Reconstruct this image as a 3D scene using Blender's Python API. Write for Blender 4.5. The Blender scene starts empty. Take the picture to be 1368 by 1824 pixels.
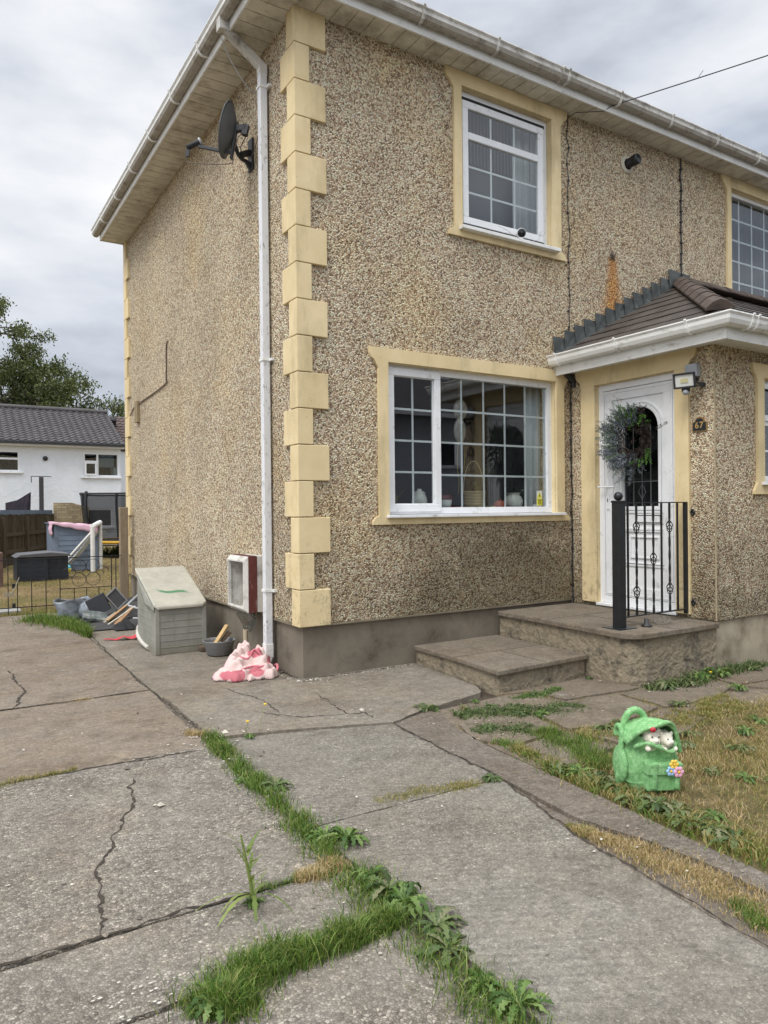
import bpy, bmesh, math, random
import numpy as np
from mathutils import Vector, Matrix
from math import sin, cos, pi, radians
random.seed(7); NR = np.random.RandomState(5)
SC = bpy.context.scene; COL = SC.collection

# ------------------------------------------------------------------ camera
YAW, PIT, ROL = radians(31.959), radians(-.198), radians(-.576)
Fv = Vector((sin(YAW)*cos(PIT), cos(YAW)*cos(PIT), sin(PIT)))
Rv = Vector((cos(YAW), -sin(YAW), 0)); Uv = Rv.cross(Fv)
R2 = Rv*cos(ROL)+Uv*sin(ROL); U2 = -Rv*sin(ROL)+Uv*cos(ROL)
cam_d = bpy.data.cameras.new('camera'); cam = bpy.data.objects.new('camera', cam_d); COL.objects.link(cam)
mw = Matrix(((R2.x, U2.x, -Fv.x, -2.473), (R2.y, U2.y, -Fv.y, -5.212), (R2.z, U2.z, -Fv.z, 1.35), (0, 0, 0, 1)))
cam.matrix_world = mw
cam_d.sensor_fit = 'VERTICAL'; cam_d.sensor_height = 36; cam_d.lens = 1291.56*36/1824
cam_d.clip_start = .05; cam_d.clip_end = 900
SC.camera = cam

# ------------------------------------------------------------------ world, sun, exposure
SUN_AZ, SUN_EL = radians(-112), radians(52)        # heading of the sun, measured from +Y towards +X
W = bpy.data.worlds.new('World'); SC.world = W; W.use_nodes = True
nt = W.node_tree; nt.nodes.clear()
def wn(t, **k):
    n = nt.nodes.new(t)
    for a, b in k.items(): setattr(n, a, b)
    return n
out = wn('ShaderNodeOutputWorld'); bg = wn('ShaderNodeBackground'); bg.inputs['Strength'].default_value = .1
sky = wn('ShaderNodeTexSky', sky_type='NISHITA', sun_disc=False, sun_elevation=SUN_EL, sun_rotation=SUN_AZ, air_density=1.2, dust_density=1.5)
tc = wn('ShaderNodeTexCoord'); sep = wn('ShaderNodeSeparateXYZ'); nt.links.new(tc.outputs['Generated'], sep.inputs[0])
mp = wn('ShaderNodeMapping'); mp.inputs['Scale'].default_value = (1, 1, 2.6); mp.inputs['Location'].default_value = (.37, .1, .22)
nt.links.new(tc.outputs['Generated'], mp.inputs[0])
nz = wn('ShaderNodeTexNoise'); nz.inputs['Scale'].default_value = 2.3; nz.inputs['Detail'].default_value = 7; nz.inputs['Roughness'].default_value = .52
nt.links.new(mp.outputs[0], nz.inputs['Vector'])
cr = wn('ShaderNodeValToRGB'); e = cr.color_ramp; e.elements[0].position = .33; e.elements[0].color = (3.3, 3.65, 4.3, 1); e.elements[1].position = .66; e.elements[1].color = (8.0, 8.05, 8.2, 1)
x = e.elements.new(.47); x.color = (5.5, 5.8, 6.4, 1)
nt.links.new(nz.outputs['Fac'], cr.inputs[0])
# overcast skies brighten overhead; this gain starts above the view to add fill light
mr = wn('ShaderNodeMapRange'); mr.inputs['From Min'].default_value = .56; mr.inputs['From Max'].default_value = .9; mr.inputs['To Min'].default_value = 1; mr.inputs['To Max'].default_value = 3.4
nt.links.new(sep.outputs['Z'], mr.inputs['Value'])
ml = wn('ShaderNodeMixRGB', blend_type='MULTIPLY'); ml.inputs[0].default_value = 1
# unseen sky behind the camera, sun's side, brightened to add fill light
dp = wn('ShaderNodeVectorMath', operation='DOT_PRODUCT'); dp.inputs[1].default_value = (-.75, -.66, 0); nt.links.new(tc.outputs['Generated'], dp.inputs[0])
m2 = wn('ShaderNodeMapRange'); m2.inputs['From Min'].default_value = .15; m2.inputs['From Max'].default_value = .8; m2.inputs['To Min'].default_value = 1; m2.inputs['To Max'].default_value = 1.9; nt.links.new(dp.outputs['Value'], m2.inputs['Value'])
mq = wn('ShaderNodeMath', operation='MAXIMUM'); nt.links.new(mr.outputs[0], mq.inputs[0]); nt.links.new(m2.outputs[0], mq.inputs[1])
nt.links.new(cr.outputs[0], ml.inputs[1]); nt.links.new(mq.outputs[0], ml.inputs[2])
nz2 = wn('ShaderNodeTexNoise'); nz2.inputs['Scale'].default_value = 3.1; nz2.inputs['Detail'].default_value = 5
nt.links.new(mp.outputs[0], nz2.inputs['Vector'])
cv = wn('ShaderNodeMapRange'); cv.inputs['From Min'].default_value = .60; cv.inputs['From Max'].default_value = .72; cv.inputs['To Min'].default_value = .97; cv.inputs['To Max'].default_value = .72
nt.links.new(nz2.outputs['Fac'], cv.inputs['Value'])
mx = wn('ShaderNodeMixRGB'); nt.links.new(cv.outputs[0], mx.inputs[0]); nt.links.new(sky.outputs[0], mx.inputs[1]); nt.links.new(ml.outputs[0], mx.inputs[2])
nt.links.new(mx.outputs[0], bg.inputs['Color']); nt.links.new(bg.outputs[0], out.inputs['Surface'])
sd = bpy.data.lights.new('sun', 'SUN'); sd.energy = 1.5; sd.angle = radians(22); sd.color = (1, .96, .9)
so = bpy.data.objects.new('sun', sd); COL.objects.link(so)
sv = Vector((sin(SUN_AZ)*cos(SUN_EL), cos(SUN_AZ)*cos(SUN_EL), sin(SUN_EL)))
so.rotation_euler = sv.to_track_quat('Z', 'Y').to_euler()
SC.view_settings.view_transform = 'Standard'; SC.view_settings.look = 'None'; SC.view_settings.exposure = .35; SC.view_settings.gamma = 1
SC.render.engine = 'CYCLES'

# ------------------------------------------------------------------ material helpers
class M:
    def __init__(s, name, rough=.7, metal=0., spec=.5):
        s.m = bpy.data.materials.new(name); s.m.use_nodes = True; s.t = s.m.node_tree; s.t.nodes.clear()
        s.out = s.t.nodes.new('ShaderNodeOutputMaterial'); s.b = s.t.nodes.new('ShaderNodeBsdfPrincipled')
        s.t.links.new(s.b.outputs[0], s.out.inputs[0]); s.b.inputs['Roughness'].default_value = rough; s.b.inputs['Metallic'].default_value = metal
        s.b.inputs['Specular IOR Level'].default_value = spec
        s.co = s.t.nodes.new('ShaderNodeTexCoord').outputs['Object']
    def put(s, v, sock):
        if isinstance(v, bpy.types.NodeSocket): s.t.links.new(v, sock)
        elif isinstance(v, (tuple, list)) and len(v) == 3 and sock.type == 'RGBA': sock.default_value = (*v, 1)
        else: sock.default_value = v
    def noise(s, sc, det=4, ro=.55, co=None, dist=0):
        n = s.t.nodes.new('ShaderNodeTexNoise'); s.put(co or s.co, n.inputs['Vector']); n.inputs['Scale'].default_value = sc
        n.inputs['Detail'].default_value = det; n.inputs['Roughness'].default_value = ro; n.inputs['Distortion'].default_value = dist; return n.outputs['Fac']
    def vor(s, sc, feat='F1', o='Distance', co=None, rnd=1):
        n = s.t.nodes.new('ShaderNodeTexVoronoi'); n.feature = feat; s.put(co or s.co, n.inputs['Vector']); n.inputs['Scale'].default_value = sc
        n.inputs['Randomness'].default_value = rnd; return n.outputs[o]
    def scale(s, v, co=None, loc=(0, 0, 0), rot=(0, 0, 0)):
        n = s.t.nodes.new('ShaderNodeMapping'); s.put(co or s.co, n.inputs[0]); n.inputs['Scale'].default_value = v; n.inputs['Location'].default_value = loc; n.inputs['Rotation'].default_value = rot; return n.outputs[0]
    def ramp(s, f, st, interp='LINEAR'):
        n = s.t.nodes.new('ShaderNodeValToRGB'); r = n.color_ramp; r.interpolation = interp
        for i, (p, c) in enumerate(st):
            e = r.elements[i] if i < 2 else r.elements.new(p)
            e.position = p; e.color = (c, c, c, 1) if not isinstance(c, tuple) else (*c, 1)
        s.put(f, n.inputs[0]); return n.outputs[0]
    def mix(s, f, a, b, mode='MIX'):
        n = s.t.nodes.new('ShaderNodeMixRGB'); n.blend_type = mode; s.put(f, n.inputs[0]); s.put(a, n.inputs[1]); s.put(b, n.inputs[2]); return n.outputs[0]
    def ma(s, op, a, b=0., c=0.):
        n = s.t.nodes.new('ShaderNodeMath'); n.operation = op; s.put(a, n.inputs[0]); s.put(b, n.inputs[1]); s.put(c, n.inputs[2]); n.use_clamp = False; return n.outputs[0]
    def mr(s, v, a, b, c=0., d=1.):
        n = s.t.nodes.new('ShaderNodeMapRange'); s.put(v, n.inputs[0])
        for i, q in enumerate((a, b, c, d)): n.inputs[i+1].default_value = q
        return n.outputs[0]
    def xyz(s, co=None):
        n = s.t.nodes.new('ShaderNodeSeparateXYZ'); s.put(co or s.co, n.inputs[0]); return n.outputs
    def island(s):
        return s.t.nodes.new('ShaderNodeNewGeometry').outputs['Random Per Island']
    def world(s):
        return s.t.nodes.new('ShaderNodeNewGeometry').outputs['Position']
    def bump(s, h, st=.5, d=.01, nrm=None):
        n = s.t.nodes.new('ShaderNodeBump'); s.put(h, n.inputs['Height']); n.inputs['Strength'].default_value = st; n.inputs['Distance'].default_value = d
        if nrm: s.put(nrm, n.inputs['Normal'])
        s.put(n.outputs[0], s.b.inputs['Normal']); return n.outputs[0]
    def col(s, v): s.put(v, s.b.inputs['Base Color']); return s
    def rough(s, v): s.put(v, s.b.inputs['Roughness']); return s

def sr(r, g, b):   # sRGB 0-255 -> linear
    f = lambda c: (c/255/12.92) if c/255 <= .04045 else ((c/255+.055)/1.055)**2.4
    return (f(r), f(g), f(b))
def simple(name, c, rough=.6, metal=0., var=.12, sc=6, dirt=None, damt=.5, dsc=5, bump=0., bsc=60, bd=.003, dstretch=(1, 1, 1), spec=.5):
    m = M(name, rough, metal, spec)
    n = m.noise(sc, 5)
    c1 = tuple(x*(1-var) for x in c); c2 = tuple(min(1, x*(1+var)) for x in c)
    v = m.ramp(n, [(.3, c1), (.7, c2)])
    if dirt:
        d = m.noise(dsc, 8, .7, co=m.scale(dstretch)); v = m.mix(m.mr(d, .62-.2*damt, .78-.1*damt), v, dirt)
    m.col(v)
    if bump: m.bump(m.noise(bsc, 4), bump, bd)
    return m.m

def pebbledash(name, lo, hi, dark, sc=70, patch=None, stains=False, world=True):
    m = M(name, .85, 0, .25)
    rc = m.vor(sc, 'F1', 'Color'); sx = m.t.nodes.new('ShaderNodeSeparateColor'); m.put(rc, sx.inputs[0])
    r = sx.outputs[0]
    edge = m.vor(sc, 'DISTANCE_TO_EDGE')
    base = m.ramp(r, [(0., dark), (.16, tuple(x*.6 for x in lo)), (.34, lo), (.62, hi), (.86, tuple(min(.85, x*1.28) for x in hi)), (1., (.72, .67, .58))])
    base = m.mix(m.ramp(edge, [(0., .75), (.13, 0.)]), base, tuple(x*1.05 for x in dark))
    # small mortar showing between clusters
    n2 = m.noise(26, 5, .6); base = m.mix(m.mr(n2, .42, .68, 0, .22), base, tuple(x*.7 for x in lo))
    big = m.noise(1.1, 6, .6)
    base = m.mix(1., base, m.ramp(big, [(.3, (.84, .83, .82)), (.55, (1, 1, 1)), (.75, (1.08, 1.05, .98))]), 'MULTIPLY')
    if patch:
        pn = m.noise(.9, 5, .6, co=m.scale((1, 1, 1), loc=(4, 2, 7)))
        base = m.mix(m.mr(pn, .5, .68, 0, .45), base, m.mix(1., base, patch, 'MULTIPLY'))
    # faint vertical weathering
    vs = m.noise(3.2, 5, .6, co=m.scale((1, 1, .12)))
    base = m.mix(m.mr(vs, .55, .8, 0, .3), base, m.mix(1., base, (.62, .58, .52), 'MULTIPLY'))
    if stains:
        X, Y, Z = m.xyz(m.world())
        nn = m.noise(3.5, 7, .7)
        # green-black algae low under the window, strongest towards the step
        mz = m.mr(Z, .5, 1.45, 1, 0); mxx = m.ma('MULTIPLY', m.mr(X, .8, 2.0, .25, 1), m.mr(X, 2.5, 3.1, 1, .35)); 
        a = m.ma('MULTIPLY', m.ma('MULTIPLY', mz, mxx), m.mr(nn, .26, .50, 0, 1.9))
        fr = m.ma('LESS_THAN', Y, .5)
        a = m.ma('MINIMUM', m.ma('MULTIPLY', a, .95), .8)
        a = m.ma('MULTIPLY', a, fr)
        base = m.mix(a, base, m.mix(.9, base, (.16, .16, .12), 'MULTIPLY'))
        # rust streak running down from an old fixing above the porch flashing
        wd = m.mr(Z, 3.45, 3.98, .155, .06)
        cx = m.ma('ADD', 3.655, m.ma('MULTIPLY', m.ma('SUBTRACT', m.noise(9, 6, .7), .5), .16))
        dx = m.ma('DIVIDE', m.ma('ABSOLUTE', m.ma('SUBTRACT', X, cx)), wd)
        rs = m.ma('MULTIPLY', m.mr(dx, .35, 1.3, 1, 0), m.mr(Z, 3.97, 4.0, 1, 0))
        rs = m.ma('MULTIPLY', rs, m.mr(Z, 3.2, 3.35, 0, 1)); rs = m.ma('MULTIPLY', rs, m.mr(nn, .3, .5, .6, 1))
        base = m.mix(m.ma('MULTIPLY', rs, .88), base, m.mix(.92, base, (1.0, .55, .17), 'MULTIPLY'))
        fz = m.ma('MULTIPLY', m.mr(m.ma('ABSOLUTE', m.ma('SUBTRACT', X, 3.655)), .02, .06, 1, 0), m.mr(m.ma('ABSOLUTE', m.ma('SUBTRACT', Z, 3.99)), .02, .06, .9, 0))
        base = m.mix(fz, base, (.03, .025, .02))
    m.col(base)
    h = m.mix(.35, m.ramp(m.vor(sc, 'F1', 'Distance'), [(0., 1.), (.25, .9), (.7, .0)]), r)
    m.bump(h, .9, .012)
    return m.m

def concrete(name, c, agg=.5, asc=95, patch=(.5, .42, .34), pamt=.4, rake=None, white=.3, seed=0, stain=.4, brown=.25):
    m = M(name, .88, 0, .25)
    m.co = m.scale((1, 1, 1), co=m.world(), loc=(seed*3.1, seed*1.7, 0))
    sx = m.t.nodes.new('ShaderNodeSeparateColor'); m.put(m.vor(asc, 'F1', 'Color'), sx.inputs[0]); r = sx.outputs[0]
    ed = m.vor(asc, 'DISTANCE_TO_EDGE')
    a = m.ramp(r, [(0., .40), (.25, .76), (.6, 1.04), (.87, 1.35), (1., 1.95)])
    a = m.mix(m.ramp(ed, [(0., .9), (.16, 0.)]), a, (.38, .35, .32))
    a = m.mix(m.ma('MULTIPLY', m.mr(m.noise(1.1, 6, .6, co=m.scale((1, 1, 1), loc=(17, 2, 3))), .38, .62, .5, 1.), agg), (1, 1, 1), a)
    g = m.ramp(m.noise(240, 3, .7), [(.3, .74), (.7, 1.25)])
    md = m.ramp(m.noise(14, 8, .72), [(.32, .80), (.52, 1.), (.72, 1.17)])
    lg = m.noise(1.3, 7, .62)
    sm_ = m.ramp(m.noise(36, 6, .8, co=m.scale((1, 1, 1), loc=(7, 7, 7))), [(.34, .70), (.5, 1.), (.68, 1.24)]); v = m.mix(1., a, g, 'MULTIPLY'); v = m.mix(1., v, md, 'MULTIPLY'); v = m.mix(1., v, sm_, 'MULTIPLY'); v = m.mix(1., v, c, 'MULTIPLY')
    v = m.mix(m.mr(lg, .42, .68, 0, pamt), v, m.mix(1., v, tuple(x*1.6 for x in patch), 'MULTIPLY'))
    lg2 = m.noise(2.1, 8, .68, co=m.scale((1, 1, 1), loc=(9, 4, 1)))
    v = m.mix(m.mr(lg2, .5, .7, 0, stain), v, m.mix(1., v, (.5, .47, .43), 'MULTIPLY'))
    # brown dusting
    lg3 = m.noise(3.3, 8, .7, co=m.scale((1, 1, 1), loc=(2, 14, 5))); v = m.mix(m.mr(lg3, .5, .7, 0, brown), v, m.mix(1., v, (1.05, .86, .66), 'MULTIPLY'))
    # lime bloom, very local
    wn_ = m.noise(1.7, 9, .78, co=m.scale((1, 1, 1), loc=(31, 7, 2))); v = m.mix(m.mr(wn_, .64, .73, 0, white), v, (.46, .45, .42))
    # dark spots (gum, moss pits)
    sp = m.vor(5.5, 'F1', 'Distance', co=m.mix(.02, m.co, m.noise(9, 3))); v = m.mix(m.ramp(sp, [(.035, .65), (.07, 0.)]), v, (.05, .045, .04))
    wr = m.noise(4.2, 9, .72, co=m.scale((1, 1.25, 1), loc=(13, 3, 8)), dist=.6); v = m.mix(1., v, m.ramp(wr, [(.32, (.74, .73, .71)), (.46, (.97, .97, .97)), (.56, (1.03, 1.03, 1.02)), (.70, (1.26, 1.25, 1.22))]), 'MULTIPLY')
    h = m.mix(.5, m.ramp(ed, [(0, 0.), (.3, 1.)]), m.noise(50, 6, .7))
    h = m.mix(.25, h, m.noise(7, 5))
    if rake is not None:
        w = m.t.nodes.new('ShaderNodeTexWave'); w.inputs['Scale'].default_value = 9; w.inputs['Distortion'].default_value = 3.5; w.inputs['Detail'].default_value = 3; w.inputs['Detail Scale'].default_value = 2.2
        m.put(m.scale((1, 1, 1), rot=(0, 0, rake)), w.inputs['Vector'])
        k = m.mr(m.noise(.8, 3), .38, .6, 0, 1)
        v = m.mix(m.ma('MULTIPLY', k, .28), v, m.mix(1., v, m.ramp(w.outputs['Fac'], [(0, (.72, .71, .7)), (1, (1.18, 1.17, 1.15))]), 'MULTIPLY'))
        h = m.mix(m.ma('MULTIPLY', k, .22), h, w.outputs['Fac'])
    m.col(v); m.bump(h, .7, .008)
    return m.m

def glassmat(name, tint=(.75, .8, .8), boost=2.0, rough=.0):
    m = M(name); t = m.t
    lw = t.nodes.new('ShaderNodeLayerWeight'); lw.inputs['Blend'].default_value = .5
    f0 = ((boost-1)/(boost+1))**2; fac = m.ma('ADD', m.ma('MULTIPLY', m.ma('POWER', lw.outputs['Facing'], 4.), 1-f0), f0)
    tr = t.nodes.new('ShaderNodeBsdfTransparent'); tr.inputs[0].default_value = (*tint, 1)
    gl = t.nodes.new('ShaderNodeBsdfGlossy'); gl.inputs['Roughness'].default_value = rough; gl.inputs[0].default_value = (.95, .97, 1, 1)
    bp = t.nodes.new('ShaderNodeBump'); bp.inputs['Strength'].default_value = .06; bp.inputs['Distance'].default_value = .02; m.put(m.noise(1.6, 1), bp.inputs['Height'])
    t.links.new(bp.outputs[0], gl.inputs['Normal'])
    mx = t.nodes.new('ShaderNodeMixShader'); t.links.new(fac, mx.inputs[0]); t.links.new(tr.outputs[0], mx.inputs[1]); t.links.new(gl.outputs[0], mx.inputs[2])
    t.links.new(mx.outputs[0], m.out.inputs[0]); return m.m

# ------------------------------------------------------------------ geometry helpers
class MB:
    def __init__(s): s.v = []; s.f = []; s.mi = []; s.sm = []
    def add(s, vs, fs, mi=0, sm=False):
        o = len(s.v); s.v += [tuple(p) for p in vs]
        for f in fs: s.f.append([i+o for i in f]); s.mi.append(mi); s.sm.append(sm)
        return s
    def box(s, x0, x1, y0, y1, z0, z1, mi=0):
        if x0 > x1: x0, x1 = x1, x0
        if y0 > y1: y0, y1 = y1, y0
        if z0 > z1: z0, z1 = z1, z0
        return s.add([(x0, y0, z0), (x1, y0, z0), (x1, y1, z0), (x0, y1, z0), (x0, y0, z1), (x1, y0, z1), (x1, y1, z1), (x0, y1, z1)],
              [(0, 3, 2, 1), (4, 5, 6, 7), (0, 1, 5, 4), (1, 2, 6, 5), (2, 3, 7, 6), (3, 0, 4, 7)], mi)
    def obox(s, c, ax, h, mi=0):      # centre, three axis vectors, half sizes
        c = Vector(c); a = [Vector(q).normalized()*k for q, k in zip(ax, h)]
        P = [c+sx*a[0]+sy*a[1]+sz*a[2] for sz in (-1, 1) for sx, sy in ((-1, -1), (1, -1), (1, 1), (-1, 1))]
        return s.add(P, [(0, 3, 2, 1), (4, 5, 6, 7), (0, 1, 5, 4), (1, 2, 6, 5), (2, 3, 7, 6), (3, 0, 4, 7)], mi)
    def bar(s, a, b, w, h, up=(0, 0, 1), mi=0):
        a = Vector(a); b = Vector(b); d = b-a; up = Vector(up)
        sd = d.cross(up)
        if sd.length < 1e-6: sd = d.cross(Vector((1, 0, 0)))
        u = sd.cross(d); return s.obox((a+b)/2, (d, sd, u), (d.length/2, w/2, h/2), mi)
    def prism(s, poly, axis, a, b, mi=0):   # poly in the other two axes (cyclic order kept), extruded along axis
        def P(p, t):
            return {'x': (t, p[0], p[1]), 'y': (p[0], t, p[1]), 'z': (p[0], p[1], t)}[axis]
        n = len(poly); vs = [P(p, a) for p in poly]+[P(p, b) for p in poly]
        return s.add(vs, [tuple(range(n)), tuple(range(2*n-1, n-1, -1))]+[(i, i+n, (i+1) % n+n, (i+1) % n) for i in range(n)], mi)
    def tube(s, pts, r, n=8, mi=0, cap=True, sm=True):
        pts = [Vector(p) for p in pts]; rr = r if isinstance(r, (list, tuple)) else [r]*len(pts)
        o = []; prev = None
        for i, p in enumerate(pts):
            d = (pts[min(i+1, len(pts)-1)]-pts[max(i-1, 0)]).normalized()
            if prev is None: a = d.cross(Vector((0, 0, 1))); a = a if a.length > .05 else d.cross(Vector((1, 0, 0)))
            else: a = prev-d*prev.dot(d)
            a.normalize(); prev = a; b = d.cross(a)
            o += [p+a*rr[i]*cos(2*pi*k/n)+b*rr[i]*sin(2*pi*k/n) for k in range(n)]
        fs = [(i*n+k, i*n+(k+1) % n, (i+1)*n+(k+1) % n, (i+1)*n+k) for i in range(len(pts)-1) for k in range(n)]
        s.add(o, fs, mi, sm)
        if cap: m = len(pts)-1; s.add(o[:n], [tuple(range(n-1, -1, -1))], mi); s.add(o[m*n:], [tuple(range(n))], mi)
        return s
    def lathe(s, prof, c=(0, 0, 0), n=24, mi=0, sm=True, ax=None):   # prof (r, z)
        M3 = Matrix.Identity(3) if ax is None else Vector(ax).to_track_quat('Z', 'Y').to_matrix(); c = Vector(c)
        vs = [c+M3 @ Vector((r*cos(2*pi*k/n), r*sin(2*pi*k/n), z)) for r, z in prof for k in range(n)]
        fs = [(i*n+k, i*n+(k+1) % n, (i+1)*n+(k+1) % n, (i+1)*n+k) for i in range(len(prof)-1) for k in range(n)]
        return s.add(vs, fs, mi, sm)
    def ball(s, c, r, n=14, mi=0, M3=None):
        rx, ry, rz = r if isinstance(r, (tuple, list)) else (r, r, r); c = Vector(c); vs = []; m = n//2
        for i in range(m+1):
            t = pi*i/m
            for k in range(n):
                p = Vector((rx*sin(t)*cos(2*pi*k/n), ry*sin(t)*sin(2*pi*k/n), rz*cos(t)))
                vs.append(c+(M3 @ p if M3 else p))
        return s.add(vs, [(i*n+k, (i+1)*n+k, (i+1)*n+(k+1) % n, i*n+(k+1) % n) for i in range(m) for k in range(n)], mi, True)
    def grid(s, fn, nu, nv, mi=0, sm=True):
        vs = [fn(i/nu, j/nv) for j in range(nv+1) for i in range(nu+1)]
        return s.add(vs, [(j*(nu+1)+i, j*(nu+1)+i+1, (j+1)*(nu+1)+i+1, (j+1)*(nu+1)+i) for j in range(nv) for i in range(nu)], mi, sm)
    def build(s, name, mats, parent=None, bevel=0, seg=2, origin=None, weld=False, solid=0, sub=0, remesh=0):
        me = bpy.data.meshes.new(name)
        off = Vector(origin) if origin is not None else woff(parent)
        me.from_pydata([(p[0]-off[0], p[1]-off[1], p[2]-off[2]) for p in s.v], [], s.f)
        if not isinstance(mats, (list, tuple)): mats = [mats]
        for m in mats: me.materials.append(m)
        me.polygons.foreach_set('material_index', s.mi); me.polygons.foreach_set('use_smooth', s.sm)
        bm = bmesh.new(); bm.from_mesh(me)
        if weld: bmesh.ops.remove_doubles(bm, verts=bm.verts, dist=1e-5)
        bmesh.ops.recalc_face_normals(bm, faces=bm.faces); bm.to_mesh(me); bm.free()
        me.update()
        o = bpy.data.objects.new(name, me); COL.objects.link(o)
        if parent is not None: o.parent = parent
        elif origin is not None: o.location = origin
        if solid: q = o.modifiers.new('s', 'SOLIDIFY'); q.thickness = solid
        if remesh: q = o.modifiers.new('r', 'REMESH'); q.mode = 'VOXEL'; q.voxel_size = remesh; q.use_smooth_shade = True
        if bevel: q = o.modifiers.new('b', 'BEVEL'); q.width = bevel; q.segments = seg; q.limit_method = 'ANGLE'; q.angle_limit = radians(40); q.harden_normals = False
        if sub: q = o.modifiers.new('u', 'SUBSURF'); q.levels = sub; q.render_levels = sub
        return o
def woff(p):
    o = Vector((0, 0, 0))
    while p is not None: o = o+Vector(p.location); p = p.parent
    return o
def tag(o, label=None, cat=None, group=None, kind=None):
    if label: o['label'] = label
    if cat: o['category'] = cat
    if group: o['group'] = group
    if kind: o['kind'] = kind
    return o
def thing(name, label, cat, loc=(0, 0, 0), group=None):
    o = bpy.data.objects.new(name, None); COL.objects.link(o); o.location = loc; o.empty_display_size = .1
    return tag(o, label, cat, group)
def one(mb, name, mats, label, cat, origin, group=None, **k):
    return tag(mb.build(name, mats, None, origin=origin, **k), label, cat, group)
def catenary(a, b, sag, n=16):
    a = Vector(a); b = Vector(b)
    return [a.lerp(b, i/n)-Vector((0, 0, sag*4*(i/n)*(1-i/n))) for i in range(n+1)]
def smoothpath(pts, n=6):
    P = [Vector(p) for p in pts]; P = [P[0]]+P+[P[-1]]; o = []
    for i in range(1, len(P)-2):
        for k in range(n):
            t = k/n; o.append(.5*((2*P[i])+(P[i+1]-P[i-1])*t+(2*P[i-1]-5*P[i]+4*P[i+1]-P[i+2])*t*t+(3*P[i]-P[i-1]-3*P[i+1]+P[i+2])*t**3))
    return o+[P[-2]]

# ------------------------------------------------------------------ materials
DASH = pebbledash('pebbledash', sr(193, 168, 139), sr(231, 211, 181), sr(104, 86, 70), 76, patch=(1.08, .98, .72), stains=True)
PLINTH = simple('plinth_render', sr(122, 113, 99), .9, var=.25, sc=5, dirt=sr(70, 64, 54), damt=.7, dsc=2.5, bump=.5, bsc=90, bd=.004)
def cream_mat():
    m = M('cream_paint', .75, 0, .3)
    v = m.ramp(m.noise(3, 6, .6), [(.3, sr(208, 188, 144)), (.7, sr(226, 207, 165))])
    g = m.noise(2.4, 8, .7, co=m.scale((1.6, 1.6, .5), loc=(3, 1, 5)))
    v = m.mix(m.mr(g, .50, .74, 0, .6), v, sr(150, 134, 104))
    X, Y, Z = m.xyz(m.world()); nn = m.noise(16, 7, .75)
    v = m.mix(m.ma('MULTIPLY', m.mr(Z, .4, 1.2, .6, 0), m.mr(nn, .5, .62)), v, sr(110, 98, 74))
    sp = m.vor(40); v = m.mix(m.ma('MULTIPLY', m.ramp(sp, [(.10, .8), (.16, 0.)]), m.mr(m.noise(4, 4), .56, .6)), v, sr(90, 78, 55))
    m.col(v); m.bump(m.noise(160, 4, .6), .25, .002); return m.m
CREAM = cream_mat()
UPVC = simple('white_plastic', (.76, .77, .78), .35, var=.05, sc=4, dirt=sr(168, 166, 160), damt=.25, dsc=9)
UPVCD = simple('weathered_white_plastic', sr(226, 226, 222), .5, var=.07, sc=5, dirt=sr(150, 145, 136), damt=.3, dsc=8, dstretch=(1, 1, 2.2))
GUTM = simple('grimy_gutter_plastic', sr(205, 203, 196), .55, var=.12, sc=5, dirt=sr(118, 110, 98), damt=.7, dsc=7)
def soffit_mat():
    m = M('soffit_plastic', .5); v = m.ramp(m.noise(4, 6), [(.3, sr(204, 200, 186)), (.7, sr(222, 218, 204))])
    d = m.noise(3, 9, .75); v = m.mix(m.mr(d, .45, .68, 0, .75), v, sr(122, 110, 92)); m.col(v); return m.m
SOFFIT = soffit_mat(); GRIME = simple('gutter_grime', sr(168, 162, 150), .7, var=.2, sc=6, dirt=sr(96, 86, 74), damt=.75, dsc=6)
DARK = simple('dark_gap', (.02, .02, .02), .9)
GLASS = glassmat('window_glass')
def pipe_mat():
    m = M('speckled_downpipe', .4); n = m.noise(40, 7, .8, co=m.scale((1, 1, .35))); v = m.mix(m.ma('MULTIPLY', m.mr(n, .54, .62, 0, .8), m.mr(m.noise(2.2, 4), .42, .58)), (.72, .73, .74), sr(84, 78, 70)); m.col(v); return m.m
PIPEM = pipe_mat()
GLASSD = glassmat('door_glass', (.25, .28, .28), 1.45)
BLACKM = simple('black_painted_iron', (.012, .013, .015), .4, var=.3, sc=20, bump=.3, bsc=120, bd=.002)
BLACKP = simple('black_plastic', (.02, .021, .023), .45, var=.2)
DISHM = simple('charcoal_dish_paint', sr(88, 91, 94), .6, var=.1, sc=12)
GREYM = simple('light_grey_plastic', sr(170, 172, 172), .45)
LEAD = simple('lead_flashing', sr(84, 88, 86), .5, .3, var=.3, sc=7, dirt=sr(120, 128, 126), damt=.5, dsc=9)
def slate_mat():
    m = M('slate_tiles', .55, 0, .4); X, Y, Z = m.xyz()
    v = m.ramp(m.noise(5, 7, .65), [(.3, sr(54, 49, 46)), (.7, sr(90, 82, 76))])
    v = m.mix(m.mr(m.noise(22, 7, .8), .60, .72, 0, .5), v, sr(150, 146, 136)); m.col(v); m.bump(m.noise(30, 6), .3, .004); return m.m
SLATE = slate_mat()
RIDGE = simple('brown_ridge_tile', sr(80, 68, 60), .85, var=.25, sc=12, dirt=sr(40, 36, 32), damt=.6, dsc=9, bump=.5, bsc=60)
SLABC = concrete('paving_slab_concrete', sr(132, 123, 110), .4, 130, pamt=.35, white=.25, seed=3, stain=.55, brown=.3)
STEPB = simple('step_brickwork_render', sr(156, 143, 120), .92, var=.32, sc=7, dirt=sr(66, 62, 56), damt=1., dsc=7, bump=1., bsc=22, bd=.03)
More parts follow.
